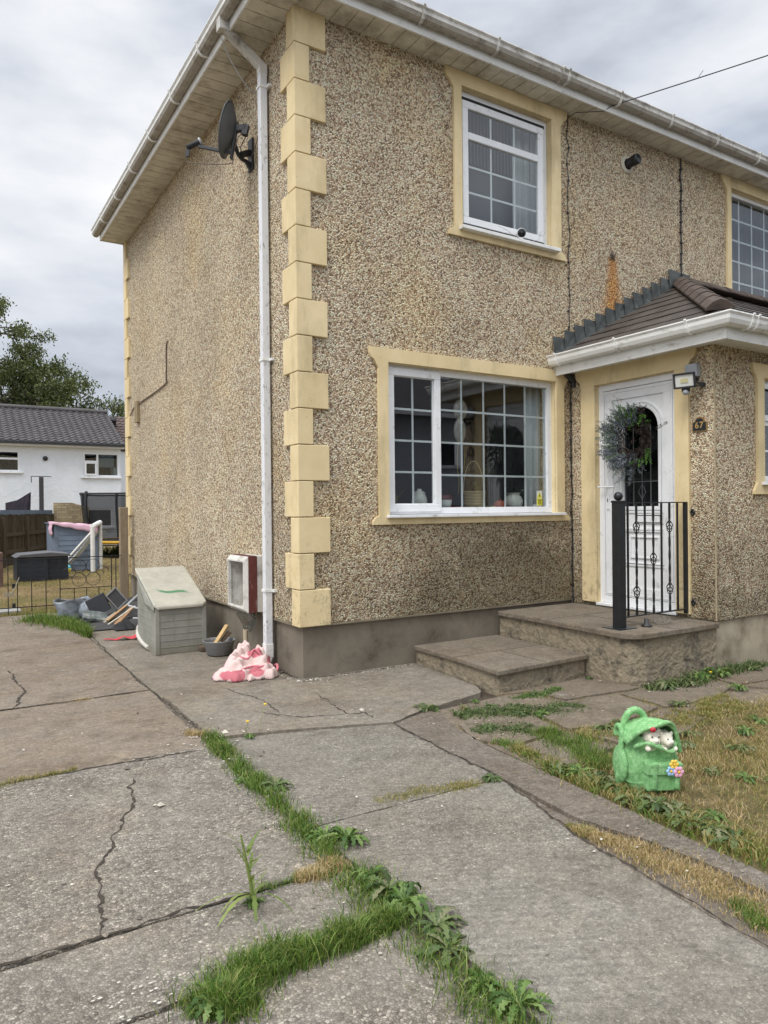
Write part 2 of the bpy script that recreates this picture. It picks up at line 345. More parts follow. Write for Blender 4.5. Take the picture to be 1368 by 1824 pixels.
ROOMW = simple('room_wall', sr(92, 92, 92), .9, var=.05)
CURT = simple('net_curtain', sr(196, 200, 200), .9, var=.06)
BLIND = simple('vertical_blind', sr(120, 132, 136), .8, var=.08)
WROOF = simple('house_roof_tile', sr(80, 76, 74), .8, var=.2)
# ------------------------------------------------------------------ THE HOUSE
HZ0, HZ1, HL, HW = .434, 5.32, 5.9, 10.5
house = thing('house', 'two storey pebbledashed house with cream corner stones and white windows', 'house')
def holes(mb, axis, val, thick, u0, u1, z0, z1, hs):      # wall slab along u with rectangular holes; thickness goes from val to val+thick
    us = sorted({u0, u1, *[h[0] for h in hs], *[h[1] for h in hs]}); zs = sorted({z0, z1, *[h[2] for h in hs], *[h[3] for h in hs]})
    for side in (val, val+thick):
        for i in range(len(us)-1):
            for j in range(len(zs)-1):
                um, zm = (us[i]+us[i+1])/2, (zs[j]+zs[j+1])/2
                if any(h[0] < um < h[1] and h[2] < zm < h[3] for h in hs): continue
                q = [(us[i], zs[j]), (us[i+1], zs[j]), (us[i+1], zs[j+1]), (us[i], zs[j+1])]
                mb.add([(a, side, b) if axis == 'y' else (side, a, b) for a, b in q], [(0, 1, 2, 3)])
    def strip(a, b):
        q = [(a[0], val, a[1]), (b[0], val, b[1]), (b[0], val+thick, b[1]), (a[0], val+thick, a[1])]
        if axis == 'x': q = [(p[1], p[0], p[2]) for p in q]
        mb.add(q, [(0, 1, 2, 3)])
    for h in list(hs)+[(u0, u1, z0, z1)]:
        a, b, c, d = h; strip((a, c), (b, c)); strip((b, c), (b, d)); strip((b, d), (a, d)); strip((a, d), (a, c))
WL = (.82, 2.79, 1.30, 2.60); WU = (1.635, 2.755, 3.90, 5.185); WR = (5.74, 7.75, 3.55, 5.185)
m = MB(); holes(m, 'y', 0, .22, 0, HW, HZ0, HZ1, [WL, WU, WR]); m.build('front_wall', DASH, house)
m = MB(); m.box(0, .22, .22, HL, HZ0, HZ1); m.build('side_wall', DASH, house)
m = MB(); m.box(.22, HW, HL-.22, HL, HZ0, HZ1); m.build('rear_wall', DASH, house)
m = MB(); m.box(HW-.2, HW-.003, .22, HL-.22, HZ0, HZ1); m.build('party_wall', DASH, house)
m = MB(); m.box(.022, HW-.01, .022, HL-.02, -.3, HZ0-.002); m.build('plinth', PLINTH, house)
m = MB(); m.box(-.012, HW, -.012, .04, HZ0-.014, HZ0-.002); m.box(-.012, .04, .04, HL, HZ0-.014, HZ0-.002); m.build('bell_cast_bead', simple('bead', sr(120, 110, 92), .8, var=.3), house)
# corner stones
qh = (HZ1-HZ0)/17
for k in range(17):
    z0 = HZ0+.002+k*qh; z1 = z0+qh-.006; wide = k % 2 == 0
    wf, ws = (.25, .118) if wide else (.108, .238)
    m = MB(); j = random.uniform(-.004, .004)
    m.prism([(-.03, -.03), (wf+j, -.03), (wf+j, .01), (.01, .01), (.01, ws+j), (-.03, ws+j)], 'z', z0-(.0 if k else .01), z1)
    m.build('corner_stone', CREAM, house, bevel=.005)
for k in range(17):
    z0 = HZ0+.002+k*qh; z1 = z0+qh-.006; ws = .238 if k % 2 else .118
    m = MB(); m.box(-.03, .2, HL-ws, HL+.03, z0, z1); m.build('corner_stone', CREAM, house, bevel=.005)
# roof
OV, OF = .335, .235
m = MB(); z = 5.50
A = [(-OV-.05, -OF-.05), (HW, -OF-.05), (HW, HL+.05), (-OV-.05, HL+.05)]
rd = 3.1
m.add([(A[0][0], A[0][1], z), (HW, A[1][1], z), (HW, HL+.05, z), (A[3][0], A[3][1], z), (rd-.3, 2.9, z+1.75), (HW, 2.9, z+1.75)], [(0, 1, 5, 4), (2, 3, 4, 5), (3, 0, 4), (0, 3, 2, 1)])
m.build('roof', WROOF, house)
# soffit boards: ridged lining, one mesh per side
m = MB(); y = -OF
while y < HL+.02: y2 = min(y+.15, HL+.02); m.box(-OV, -.0, y+.005, y2-.005, HZ1-.004, HZ1+.008); y += .15
m.box(-OV, 0, -OF, HL+.02, HZ1+.004, HZ1+.02); m.build('side_soffit', SOFFIT, house)
m = MB(); x = 0.
while x < HW: m.box(x+.005, x+.145, -OF, -.0, HZ1-.004, HZ1+.008); x += .15
m.box(0, HW, -OF, 0, HZ1+.004, HZ1+.02); m.build('front_soffit', SOFFIT, house)
m = MB(); m.box(-OV-.018, -OV, -OF-.018, HL+.03, HZ1-.012, HZ1+.15); m.box(-OV-.018, .02, HL+.03, HL+.05, HZ1-.012, HZ1+.15); m.build('side_fascia', UPVCD, house, bevel=.003)
m = MB(); m.box(-OV, HW, -OF-.018, -OF, HZ1-.012, HZ1+.15); m.build('front_fascia', UPVCD, house, bevel=.003)
# gutters: ogee trough swept along the fascia
GP = [(0, .02), (0, -.062), (.018, -.078), (.055, -.08), (.078, -.066), (.092, -.035), (.094, -.006), (.108, .012), (.106, .022), (.098, .022), (.088, .004), (.085, -.03), (.072, -.058), (.05, -.07), (.02, -.068), (.008, -.055), (.008, .02)]
def gutter(p0, p1, outv, zt, name, parent, mat, clips=.85, first=.5, union=(), miter=(0, 0)):
    p0 = Vector(p0); p1 = Vector(p1); o = Vector(outv); d = (p1-p0).normalized(); g = MB(); n = len(GP)
    vs = []
    for e, p, mi in ((0, p0, miter[0]), (1, p1, miter[1])):
        for a, b in GP: vs.append(p+o*a+d*(mi*a)+Vector((0, 0, zt+b)))
    g.add(vs, [(i, (i+1) % n, (i+1) % n+n, i+n) for i in range(n)]+[tuple(range(n)), tuple(range(2*n-1, n-1, -1))])
    for i in (1, 2, 3, 4): g.mi[i] = 1
    go = g.build(name, [mat, mat if 'porch' in name else GRIME], parent)
    L = (p1-p0).length; t = first
    while t < L:
        w = .05 if any(abs(t-u) < .3 for u in union) else .018
        for tt in ([t, t+.075] if w > .02 else [t]):
            c = MB()
            q = [(-.0, -.085)]+[(a+.006*(1 if a > .04 else 0), b-.006) for a, b in GP[1:8]]+[(.116, .03), (.07, .036), (.07, .028), (.108, .02)]
            vs = [p0+d*(tt+s_)+o*a+Vector((0, 0, zt+b)) for s_ in (-.011, .011) for a, b in GP[1:9]]
            vs2 = [p0+d*(tt+s_)+o*(a*1.06+.004)+Vector((0, 0, zt+b*1.08-.004+(.012 if b > 0 else 0))) for s_ in (-.011, .011) for a, b in GP[1:9]]
            k = 8
            c.add(vs+vs2, [(2*k+i, 2*k+i+1, 3*k+i+1, 3*k+i) for i in range(k-1)]+[(i, i+1, 2*k+i+1, 2*k+i) for i in range(k-1)]+[(k+i, k+i+1, 3*k+i+1, 3*k+i) for i in range(k-1)])
            c.bar(p0+d*tt+o*.002+Vector((0, 0, zt-.075)), p0+d*tt+o*.03+Vector((0, 0, zt-.082)), .02, .02); c.build('gutter_clip', mat, go)
        t += clips
    return go
gutter((-OV-.018, -OF-.018, 0), (-OV-.018, HL+.12, 0), (-1, 0, 0), HZ1+.135, 'side_gutter', house, UPVCD, .86, .45, miter=(-1, 0))
gutter((-OV-.018, -OF-.018, 0), (HW, -OF-.018, 0), (0, -1, 0), HZ1+.135, 'front_gutter', house, GUTM, .8, .55, (3.0,), miter=(-1, 0))
# downpipe
m = MB(); PY = .555
m.box(-.085, -.02, PY-.0325, PY+.0325, .13, 5.09)
dp = m.build('downpipe', PIPEM, house, bevel=.006)
m = MB(); m.bar((-.395, PY, 5.30), (-.395, PY, 5.44), .085, .085, up=(1, 0, 0)); m.bar((-.395, PY, 5.345), (-.052, PY, 5.115), .066, .066)
m.bar((-.052, PY, 5.14), (-.052, PY, 5.05), .072, .072, up=(1, 0, 0)); m.build('offset_bend', GUTM, dp, bevel=.006)
m = MB(); m.box(-.089, -.016, PY-.037, PY+.037, .10, .22); m.bar((-.055, PY, .12), (-.09, PY, .02), .07, .07); m.build('pipe_shoe', UPVCD, dp, bevel=.006)
for z in (.66, 2.62, 4.93):
    m = MB(); m.box(-.092, -.0, PY-.04, PY+.04, z, z+.022); m.box(-.03, -.0, PY-.085, PY-.04, z, z+.02); m.build('pipe_bracket', UPVCD, dp)

# --- windows ------------------------------------------------------------
def surround(x0, x1, z0, z1, xo0, xo1, top, bot, ear, parent, plane='y', val=0., label=None, topear=True):
    """flat painted band with ogee shoulders; plane y (front) or x (porch side: u = -y)"""
    t = .027; g = MB()
    def pr(poly):
        if plane == 'y': g.prism(poly, 'y', val-t, val-.001)
        else: g.prism([(-a, b) for a, b in poly], 'x', val-t, val-.001)
    og = [(0, 0), (.004, -.05), (.02, -.085), (.05, -.105), (.068, -.135), (ear, -.17)]
    L = [(xo0-ear+a, top+b) for a, b in og]; Rr = [(xo1+ear-a, top+b) for a, b in og]
    pr(L+[(xo0, z1), (x0, z1), (x1, z1), (xo1, z1)]+Rr[::-1])
    pr([(xo0, z0), (x0, z0), (x0, z1), (xo0, z1)][::1]); pr([(x1, z0), (xo1, z0), (xo1, z1), (x1, z1)])
    if bot is not None:
        e2 = ear*.75
        pr([(xo0-e2, bot), (xo1+e2, bot), (xo1+e2-.004, bot+.03), (xo1+e2*.55, bot+.06), (xo1, bot+.11) if bot+.11 < z0 else (xo1, z0-.001), (xo1, z0), (x1, z0), (x0, z0), (xo0, z0), (xo0, min(bot+.11, z0-.001)), (xo0-e2*.55, bot+.06), (xo0-e2+.004, bot+.03)])
    # reveals
    def rv(a0, a1, b0, b1):
        if plane == 'y': g.box(a0, a1, val+.001, val+.10, b0, b1)
        else: g.box(val+.001, val+.10, -a0, -a1, b0, b1)
    rv(x0, x0+.004, z0, z1-.004); rv(x1-.004, x1, z0, z1-.004); rv(x0, x1, z1-.004, z1)
    return g.build('surround', CREAM, parent, bevel=.003)
def frame_rect(g, a0, a1, b0, b1, w, y0, y1, P, wb=None):
    wb = wb or w
    g_ = lambda u0, u1, v0, v1: P(g, u0, u1, v0, v1, y0, y1)
    g_(a0, a1, b0, b0+wb); g_(a0, a1, b1-w, b1); g_(a0, a0+w, b0+wb, b1-w); g_(a1-w, a1, b0+wb, b1-w)
def PY_(g, u0, u1, v0, v1, y0, y1): g.box(u0, u1, y0, y1, v0, v1)
def bars(parent, a0, a1, b0, b1, nx, nz, y, P=PY_, skip=(), w=.018):
    if nz == 1:
        for i in range(1, nx): g = MB(); c = a0+(a1-a0)*i/nx; P(g, c-w/2, c+w/2, b0, b1, y, y+.006); g.build('glazing_bar', UPVC, parent)
        return
    g = MB()
    for i in range(1, nx): c = a0+(a1-a0)*i/nx; P(g, c-w/2, c+w/2, b0, b1, y, y+.006)
    zs = nz if isinstance(nz, (list, tuple)) else [b0+(b1-b0)*i/nz for i in range(1, nz)]
    us = [a0+(a1-a0)*i/nx for i in range(nx+1)]
    for c in zs:
        for i in range(nx): P(g, us[i]+(w/2 if i else 0), us[i+1]-(w/2 if i < nx-1 else 0), c-w/2, c+w/2, y, y+.006)
    return g.build('glazing_bars', UPVC, parent)
def pane(parent, a0, a1, b0, b1, y, P=PY_, mat=None):
    g = MB(); g.add([(a0, y, b0), (a1, y, b0), (a1, y, b1), (a0, y, b1)], [(0, 1, 2, 3)]); return g.build('pane', mat or GLASS, parent)
FY = .045
# lower front window
g = MB(); frame_rect(g, WL[0], WL[1], WL[2]+.005, WL[3], .058, FY, FY+.07, PY_)
PY_(g, 1.375, 1.42, WL[2]+.063, WL[3]-.058, FY, FY+.07)
wl = tag(g.build('window', UPVC, house, bevel=.004), 'wide ground floor window with one narrow opening casement')
g = MB(); frame_rect(g, .845, 1.405, WL[2]+.028, WL[3]-.028, .066, FY-.018, FY-.001, PY_); frame_rect(g, .905, 1.345, WL[2]+.088, WL[3]-.088, .012, FY, FY+.03, PY_); g.build('casement', UPVC, wl, bevel=.004)
pane(wl, .917, 1.333, WL[2]+.1, WL[3]-.1, FY+.012); bars(wl, .917, 1.333, WL[2]+.1, WL[3]-.1, 2, 4, FY+.0195)
pane(wl, 1.42, 2.732, WL[2]+.063, WL[3]-.058, FY+.03); bars(wl, 1.42, 2.732, WL[2]+.063, WL[3]-.058, 5, 4, FY+.038)
g = MB(); g.box(WL[0]-.03, WL[1]+.075, -.075, FY-.002, WL[2]-.022, WL[2]+.003); g.build('sill', UPVC, wl, bevel=.004)
surround(*WL, .722, 2.895, 2.715, 1.222, .09, wl)
# upper front window
g = MB(); frame_rect(g, WU[0], WU[1], WU[2]+.005, WU[3], .062, FY, FY+.07, PY_)
wu = tag(g.build('window', UPVC, house, bevel=.004), 'upstairs casement window left ajar with a small camera on its sill')
g = MB(); a0, a1, b0, b1 = WU[0]+.028, WU[1]-.09, WU[2]+.055, WU[3]-.105
frame_rect(g, a0, a1, b0, b1, .066, FY-.045, FY-.002, PY_); PY_(g, a0+.066, a1-.066, 4.735, 4.80, FY-.045, FY-.002); g.build('casement', UPVC, wu, bevel=.005)
g = MB(); g.box(a0, a1+.02, FY-.04, FY-.004, b1+.002, b1+.028); g.build('seal', DARK, wu); g = MB(); g.box(a0-.0, a1, FY-.05, FY-.03, b0-.022, b0-.004); g.build('seal', DARK, wu)
pane(wu, a0+.066, a1-.066, b0+.066, 4.735, FY-.025); bars(wu, a0+.066, a1-.066, b0+.066, 4.735, 3, 3, FY-.018)
pane(wu, a0+.066, a1-.066, 4.80, b1-.066, FY-.025); bars(wu, a0+.066, a1-.066, 4.80, b1-.066, 3, 1, FY-.018)
g = MB(); g.box(WU[0]-.04, WU[1]+.06, -.085, FY-.002, WU[2]-.03, WU[2]+.003); g.build('sill', UPVCD, wu, bevel=.004)
surround(*WU, 1.548, 2.88, 5.312, 3.815, .095, wu)
# right-hand upper window
g = MB(); frame_rect(g, WR[0], WR[1], WR[2]+.005, WR[3], .05, FY, FY+.07, PY_); wr = tag(g.build('window', UPVCD, house, bevel=.004), 'upstairs window partly hidden by the porch roof')
pane(wr, WR[0]+.05, WR[1]-.05, WR[2]+.055, WR[3]-.05, FY+.03); bars(wr, WR[0]+.05, WR[1]-.05, WR[2]+.055, WR[3]-.05, 7, 6, FY+.038, w=.02)
g = MB(); g.box(WR[0]-.03, WR[1]+.05, -.08, FY-.002, WR[2]-.025, WR[2]+.003); g.build('sill', UPVCD, wr)
surround(*WR, 5.655, 7.85, 5.312, 3.46, .095, wr)
# rooms behind the glass
def room(x0, x1, z0, z1, y1, label):
    g = MB(); y0 = .225
    g.box(x0, x1, y1, y1+.05, z0, z1); g.box(x0-.05, x0, y0, y1, z0, z1); g.box(x1, x1+.05, y0, y1, z0, z1); g.box(x0, x1, y0, y1, z1, z1+.05); g.box(x0, x1, y0, y1, z0-.05, z0)
    return tag(g.build('room_lining', ROOMW, house), label)
room(.3, 2.96, .5, 2.75, 3.2, 'dim room seen through the ground floor window')
room(1.2, 3.2, 3.0, 5.28, 2.4, 'dim bedroom behind the upstairs casement window')
room(5.3, 8.2, 3.0, 5.28, 2.4, 'dim bedroom behind the right-hand upstairs window')
g = MB(); g.box(.76, 2.85, FY+.072, .42, WL[2]-.01, WL[2]+.032); g.build('window_board', simple('window_board', (.5, .5, .5), .4), house)
def curtain(x0, x1, z0, z1, y, name, mat, parent, n=40, amp=.018, fr=60):
    g = MB(); g.grid(lambda u, v: (x0+(x1-x0)*u, y+amp*sin(u*(x1-x0)*fr)+amp*.4*sin(u*(x1-x0)*fr*2.3+1), z0+(z1-z0)*v), n, 2); return g.build(name, mat, parent, solid=.002)
curtain(2.57, 2.8, 1.33, 2.6, .20, 'curtain', CURT, house)
curtain(2.42, 2.74, 3.92, 5.15, .17, 'curtain', CURT, house)
curtain(5.8, 7.7, 3.6, 5.15, .2, 'net_curtain', simple('grey_net', sr(96, 94, 100), .9), house, 120)
g = MB()
for i in range(26): x = 1.66+i*.042; g.obox((x, .19, 4.87), ((1, .75, 0), (.75, -1, 0), (0, 0, 1)), (.022, .001, .24))
g.build('blind_slats', BLIND, house)
g = MB(); g.grid(lambda u, v: (1.64+1.1*u, .26, 3.9+.98*v), 1, 1); g.build('roller_blind', simple('roller_blind', sr(88, 92, 100), .9), house, solid=.004)

# --- porch ---------------------------------------------------------------
PX, PYF, PZ = 3.02, -1.58, 2.70
DO = (.325, 1.215, .43, 2.53)         # door opening in u = -y, z
m = MB(); holes(m, 'x', PX, .2, PYF+.0, -.001, .40, PZ, [(-DO[1], -DO[0], .401, DO[3])]); porch = tag(m.build('porch_wall', DASH, house), 'pebbledashed porch side wall holding the front door')
PW = (3.70, 5.0, 1.56, 2.465)
m = MB(); holes(m, 'y', PYF, .2, PX+.2, HW, .40, PZ, [PW]); m.build('porch_front_wall', DASH, house)
m = MB(); m.box(PX+.015, HW, PYF+.018, -.01, -.3, .398); m.build('porch_plinth', simple('porch_plinth_render', sr(160, 150, 130), .9, var=.2, sc=4, dirt=sr(104, 92, 72), damt=.7, dsc=3, bump=.4, bsc=80), house)
m = MB(); m.box(PX-.004, PX+.006, PYF-.006, PYF+.004, .40, PZ-.02); m.build('corner_bead', simple('bead2', sr(164, 150, 122), .7), house)
g = MB(); frame_rect(g, PW[0], PW[1], PW[2], PW[3], .055, PYF+.045, PYF+.11, PY_); frame_rect(g, PW[0]+.03, PW[1]-.03, 2.10, PW[3]-.025, .055, PYF+.028, PYF+.044, PY_); PY_(g, PW[0]+.055, PW[1]-.055, 2.06, 2.12, PYF+.045, PYF+.11)
wp = tag(g.build('window', UPVC, house, bevel=.004), 'porch window cut off by the right edge of the photo')
pane(wp, PW[0]+.055, PW[1]-.055, PW[2]+.055, 2.06, PYF+.07); pane(wp, PW[0]+.055, PW[1]-.055, 2.12, PW[3]-.055, PYF+.07)
bars(wp, PW[0]+.055, PW[1]-.055, PW[2]+.055, 2.06, 1, 2, PYF+.055)
g = MB(); g.box(PW[0]-.05, PW[1]+.05, PYF-.06, PYF+.043, PW[2]-.028, PW[2]-.002); g.build('sill', UPVC, wp)
surround(*PW, 3.60, 5.12, 2.585, 1.45, .075, wp, 'y', PYF)
surround(DO[0], DO[1], DO[2], DO[3], .15, 1.352, 2.70, None, .075, porch, 'x', PX)
# porch roof: lean-to with a hipped left end
EZ, EX, EY = 2.845, 2.78, -1.84; AZ = 3.85; AX = EX+(0-EY)*1.06
m = MB(); th = .03
V = {'c': (EX, EY, EZ), 'w': (EX, -.0, EZ), 'a': (AX, -.0, AZ), 'r': (HW, -.0, AZ), 'e': (HW, EY, EZ)}
m.add([V['c'], V['w'], V['a']], [(0, 2, 1)]); m.add([V['c'], V['a'], V['r'], V['e']], [(0, 1, 2, 3)]); m.add([(EX, EY, EZ-.04), (EX, 0, EZ-.04), (HW, 0, EZ-.04), (HW, EY, EZ-.04)], [(0, 1, 2, 3)])
m.add([(EX, EY, EZ-.04), (EX, 0, EZ-.04), V['w'], V['c'], (HW, EY, EZ-.04), V['e']], [(0, 1, 2, 3), (0, 3, 5, 4)])
proof = tag(m.build('porch_roof', SLATE, house), 'dark tiled porch roof with hipped left end')
m = MB(); rows = 9
def tile(p, du, dn, w, l, th=.014):       # p lower-left corner on the plane
    n = du.cross(dn).normalized()
    if n.z < 0: n = -n
    q = [p, p+du*w, p+du*w+dn*l, p+dn*l]; top = [q[0]+n*th*1.7, q[1]+n*th*1.7, q[2]+n*th*.5, q[3]+n*th*.5]
    m.add([*q, *top], [(0, 1, 2, 3), (4, 5, 6, 7), (0, 1, 5, 4), (1, 2, 6, 5), (2, 3, 7, 6), (3, 0, 4, 7)])
cV, wV, aV, rV, eV = [Vector(V[k]) for k in 'cware']
def field(p0, p1, apex_fn, up, rows, w, off):
    du = (p1-p0).normalized(); L = (p1-p0).length; H = up.length; dn = up.normalized(); l = H/rows
    for r in range(rows):
        t0 = r/rows; lo, hi = apex_fn(min(1, t0)); lo2, hi2 = apex_fn(min(1, t0+1/rows))
        s = lo-(w/2 if r % 2 else 0)
        while s < hi-.01:
            a = max(s, lo); b = min(s+w-.006, hi); tl = max(a, lo2) ; tr = min(b, hi2)
            if b-a > .02:
                n = du.cross(dn); n = -n if n.z < 0 else n
                z_ = random.uniform(.9, 1.25)
                q = [p0+du*a+dn*(t0*H-.012), p0+du*b+dn*(t0*H-.012), p0+du*max(tr, tl+.001)+dn*((t0+1/rows)*H), p0+du*tl+dn*((t0+1/rows)*H)]
                top = [q[0]+n*.015*z_, q[1]+n*.015*z_, q[2]+n*.006, q[3]+n*.006]
                m.add([*q, *top], [(0, 1, 2, 3), (4, 5, 6, 7), (0, 1, 5, 4), (1, 2, 6, 5), (2, 3, 7, 6), (3, 0, 4, 7)])
            s += w
Ls = -EY; upS = Vector((AX-EX, 0, AZ-EZ))
field(Vector((EX, EY, EZ)), Vector((EX, 0, EZ)), lambda t: (t*Ls, Ls), upS, 8, .33, 0)
upF = Vector((0, -EY, AZ-EZ)); field(Vector((EX, EY, EZ)), Vector((HW, EY, EZ)), lambda t: (t*(AX-EX), HW-EX), upF, 8, .33, 0)
m.build('tile_courses', SLATE, proof)
m = MB()     # hip ridge tiles
def ridge(p0, p1, n, w=.11):
    p0 = Vector(p0); p1 = Vector(p1); d = (p1-p0).normalized(); sd = d.cross(Vector((0, 0, 1))).normalized(); up = sd.cross(d).normalized()
    for i in range(n):
        a = p0.lerp(p1, i/n); b = p0.lerp(p1, (i+1)/n+.012); r0 = 1.0; r1 = .93
        pr = [(-w, -.02), (-w, .0), (-w*.5, .05), (0, .068), (w*.5, .05), (w, .0), (w, -.02)]
        vs = [a+sd*x*r0+up*(y*r0+.02) for x, y in pr]+[b+sd*x*r1+up*(y*r1+.012) for x, y in pr]; k = len(pr)
        m.add(vs, [(j, (j+1) % k, (j+1) % k+k, j+k) for j in range(k)]+[tuple(range(k)), tuple(range(2*k-1, k-1, -1))])
ridge(Vector((EX+.13, EY+.13, EZ+.08)), Vector((AX, -.06, AZ+.01)), 7)
ridge(Vector((AX+.05, -.06, AZ+.01)), Vector((HW, -.06, AZ+.01)), 16, .09); m.build('ridge_tiles', RIDGE, proof, bevel=.004)
m = MB()     # stepped lead flashing on the wall
nst = 13
for i in range(nst):
    t0 = i/nst; t1 = (i+1)/nst; x0 = EX+.0+(AX-EX)*t0; x1 = EX+(AX-EX)*t1; z0 = EZ+(AZ-EZ)*t0; z1 = EZ+(AZ-EZ)*t1
    hgt = .155 if i < nst-1 else .19; lift = random.uniform(.0, .012); tw = random.uniform(-.012, .012)
    if i == nst-1: x1 += .22; 
    y0 = -.006-lift*.3; 
    P0 = [(x0-.01, y0-.02, z0+.01), (x1, y0-.014, z1+.01), (x1+.01+tw, y0, z1+hgt*.80), (x0-.03+tw, y0-.012-lift, z0+hgt+.045)]
    m.add(P0, [(0, 1, 2, 3)])
m.build('lead_flashing', LEAD, proof, solid=.006)
m = MB(); m.add([(EX, -.012, EZ+.02), (AX, -.012, AZ+.02), (AX+.05, -.1, AZ+.0), (EX+.03, -.1, EZ+.03)], [(0, 1, 2, 3)]); m.build('lead_soaker', LEAD, proof, solid=.005)
m = MB(); m.box(EX-.0, EX+.02, EY, -.002, 2.655, 2.80); m.box(EX+.02, HW, EY, EY+.02, 2.655, 2.80); m.build('porch_fascia', UPVCD, house, bevel=.003)
m = MB(); m.box(EX+.02, PX, EY+.02, -.002, 2.69, 2.70)
x = EX+.02
while x < HW: m.box(x+.003, x+.16, EY+.02, PYF, 2.688, 2.70); x += .163
m.build('porch_soffit', UPVCD, house)
gp = gutter((EX, EY, 0), (EX, .0-.01, 0), (-1, 0, 0), 2.822, 'porch_gutter', house, UPVCD, .72, .28, miter=(-1, 0))
gutter((EX, EY, 0), (HW, EY, 0), (0, -1, 0), 2.822, 'porch_gutter', house, UPVCD, .8, .2, (.2,), miter=(-1, 0))
# --- front door (wall plane x = PX, u = -y) --------------------------------
def PXX(g, u0, u1, v0, v1, d0, d1): g.box(PX+d0, PX+d1, -u1, -u0, v0, v1)
g = MB(); frame_rect(g, DO[0], DO[1], DO[2], DO[3], .062, .035, .10, PXX, .07); PXX(g, DO[0]-.0, DO[1]+.0, .405, .43, -.03, .10)
door = tag(g.build('door_frame', UPVC, house, bevel=.004), 'white plastic front door frame')
u0, u1, v0, v1 = DO[0]+.064, DO[1]-.064, DO[2]+.072, DO[3]-.064
gu0, gu1, gz0, gzs = .598, .992, 1.355, 2.07; gc = (gu0+gu1)/2; gr = (gu1-gu0)/2
g = MB(); arch = [(gc+gr*cos(a), gzs+gr*sin(a)) for a in [pi*i/16 for i in range(17)]]
d0, d1 = .052, .10
def leaf(face):
    # door leaf with arched opening, built as left, right, bottom and arch segments
    pass
PXX(g, u0, gu0, v0, v1, d0, d1); PXX(g, gu1, u1, v0, v1, d0, d1); PXX(g, gu0, gu1, v0, gz0, d0, d1)
for i in range(16):
    (a, b), (c, d) = arch[i], arch[i+1]
    g.prism([(-a, b), (-c, d), (-c, v1), (-a, v1)], 'x', PX+d0, PX+d1)
dl = tag(g.build('door', UPVC, house), 'white front door with arched dark glass')
g = MB(); w = .05      # raised sash edge and mouldings
frame_rect(g, u0+.004, u1-.004, v0+.004, v1-.004, .095, d0-.014, d0-.001, PXX); frame_rect(g, u0+.02, u1-.02, v0+.02, v1-.02, .012, d0-.020, d0-.0145, PXX)
def mould(off, dep, wd):
    pts = [(gu1+off, gz0-off)]+[(gc+(gr+off)*cos(a), gzs+(gr+off)*sin(a)) for a in [pi*i/20 for i in range(21)]]+[(gu0-off, gz0-off)]
    pin = [(gu1+off-wd, gz0-off+wd)]+[(gc+(gr+off-wd)*cos(a), gzs+(gr+off-wd)*sin(a)) for a in [pi*i/20 for i in range(21)]]+[(gu0-off+wd, gz0-off+wd)]
    n = len(pts); vs = []
    for (a, b) in pts: vs += [(PX+d0-.0005, -a, b), (PX+d0-dep, -a, b)]
    for (a, b) in pin: vs += [(PX+d0-.0005, -a, b), (PX+d0-dep, -a, b)]
    fs = []
    for i in range(n):
        j = (i+1) % n
        fs += [(2*i, 2*j, 2*j+1, 2*i+1), (2*i+1, 2*j+1, 2*n+2*j+1, 2*n+2*i+1), (2*n+2*i+1, 2*n+2*j+1, 2*n+2*j, 2*n+2*i)]
    g.add(vs, fs)
mould(.062, .012, .02); mould(.036, .016, .03)
frame_rect(g, .60, 1.075, .80, 1.155, .018, d0-.012, d0-.001, PXX); frame_rect(g, .625, 1.05, .825, 1.13, .010, d0-.018, d0-.001, PXX); frame_rect(g, .68, 1.0, .875, 1.08, .014, d0-.014, d0-.001, PXX)
g.build('moulding', UPVC, dl, bevel=.003)
g = MB(); g.add([(PX+.078, -a, b) for a, b in [(gu0, gz0), (gu1, gz0)]+arch], [tuple(range(19))]); g.build('pane', GLASSD, dl)
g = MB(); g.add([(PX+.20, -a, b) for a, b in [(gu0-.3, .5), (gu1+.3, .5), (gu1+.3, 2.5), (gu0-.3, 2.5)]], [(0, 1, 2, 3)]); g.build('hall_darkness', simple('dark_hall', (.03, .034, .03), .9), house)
g = MB()
for a in (.70, .795, .89): PXX(g, a-.004, a+.004, gz0, 2.1, .074, .0775)
PXX(g, gu0, gu1, 1.58, 1.588, .0735, .077); 
for s_ in (-1, 1): g.bar((PX+.074, -gc, 1.56), (PX+.074, -(gc+s_*.04), 1.49), .006, .004); g.bar((PX+.074, -gc, 1.42), (PX+.074, -(gc+s_*.04), 1.49), .006, .004)
g.build('leading', simple('lead_came', (.12, .13, .13), .5), dl)
g = MB(); PXX(g, .735, 1.045, 1.195, 1.285, d0-.012, d0-.001); lb = g.build('letterbox', UPVC, dl, bevel=.004)
g = MB(); frame_rect(g, .742, 1.038, 1.202, 1.278, .009, d0-.0145, d0-.0122, PXX); PXX(g, 1.012, 1.034, 1.21, 1.27, d0-.016, d0-.0125); g.build('letterbox_rim', simple('rim', (.1, .1, .1), .5), lb)
g = MB(); PXX(g, .415, .447, 1.33, 1.62, d0-.024, d0-.0145); g.tube([(PX+.028, -.431, 1.545), (PX-.02, -.431, 1.545), (PX-.028, -.45, 1.545), (PX-.028, -.56, 1.542)], .009, 8); g.tube([(PX+.028, -.431, 1.545), (PX-.028, -.431, 1.545), (PX-.028, -.36, 1.545)], .008, 8); g.build('door_handle', UPVC, dl, bevel=.003)
g = MB(); PXX(g, .426, .436, 1.40, 1.435, d0-.026, d0-.0245); g.build('keyhole', BLACKP, dl)

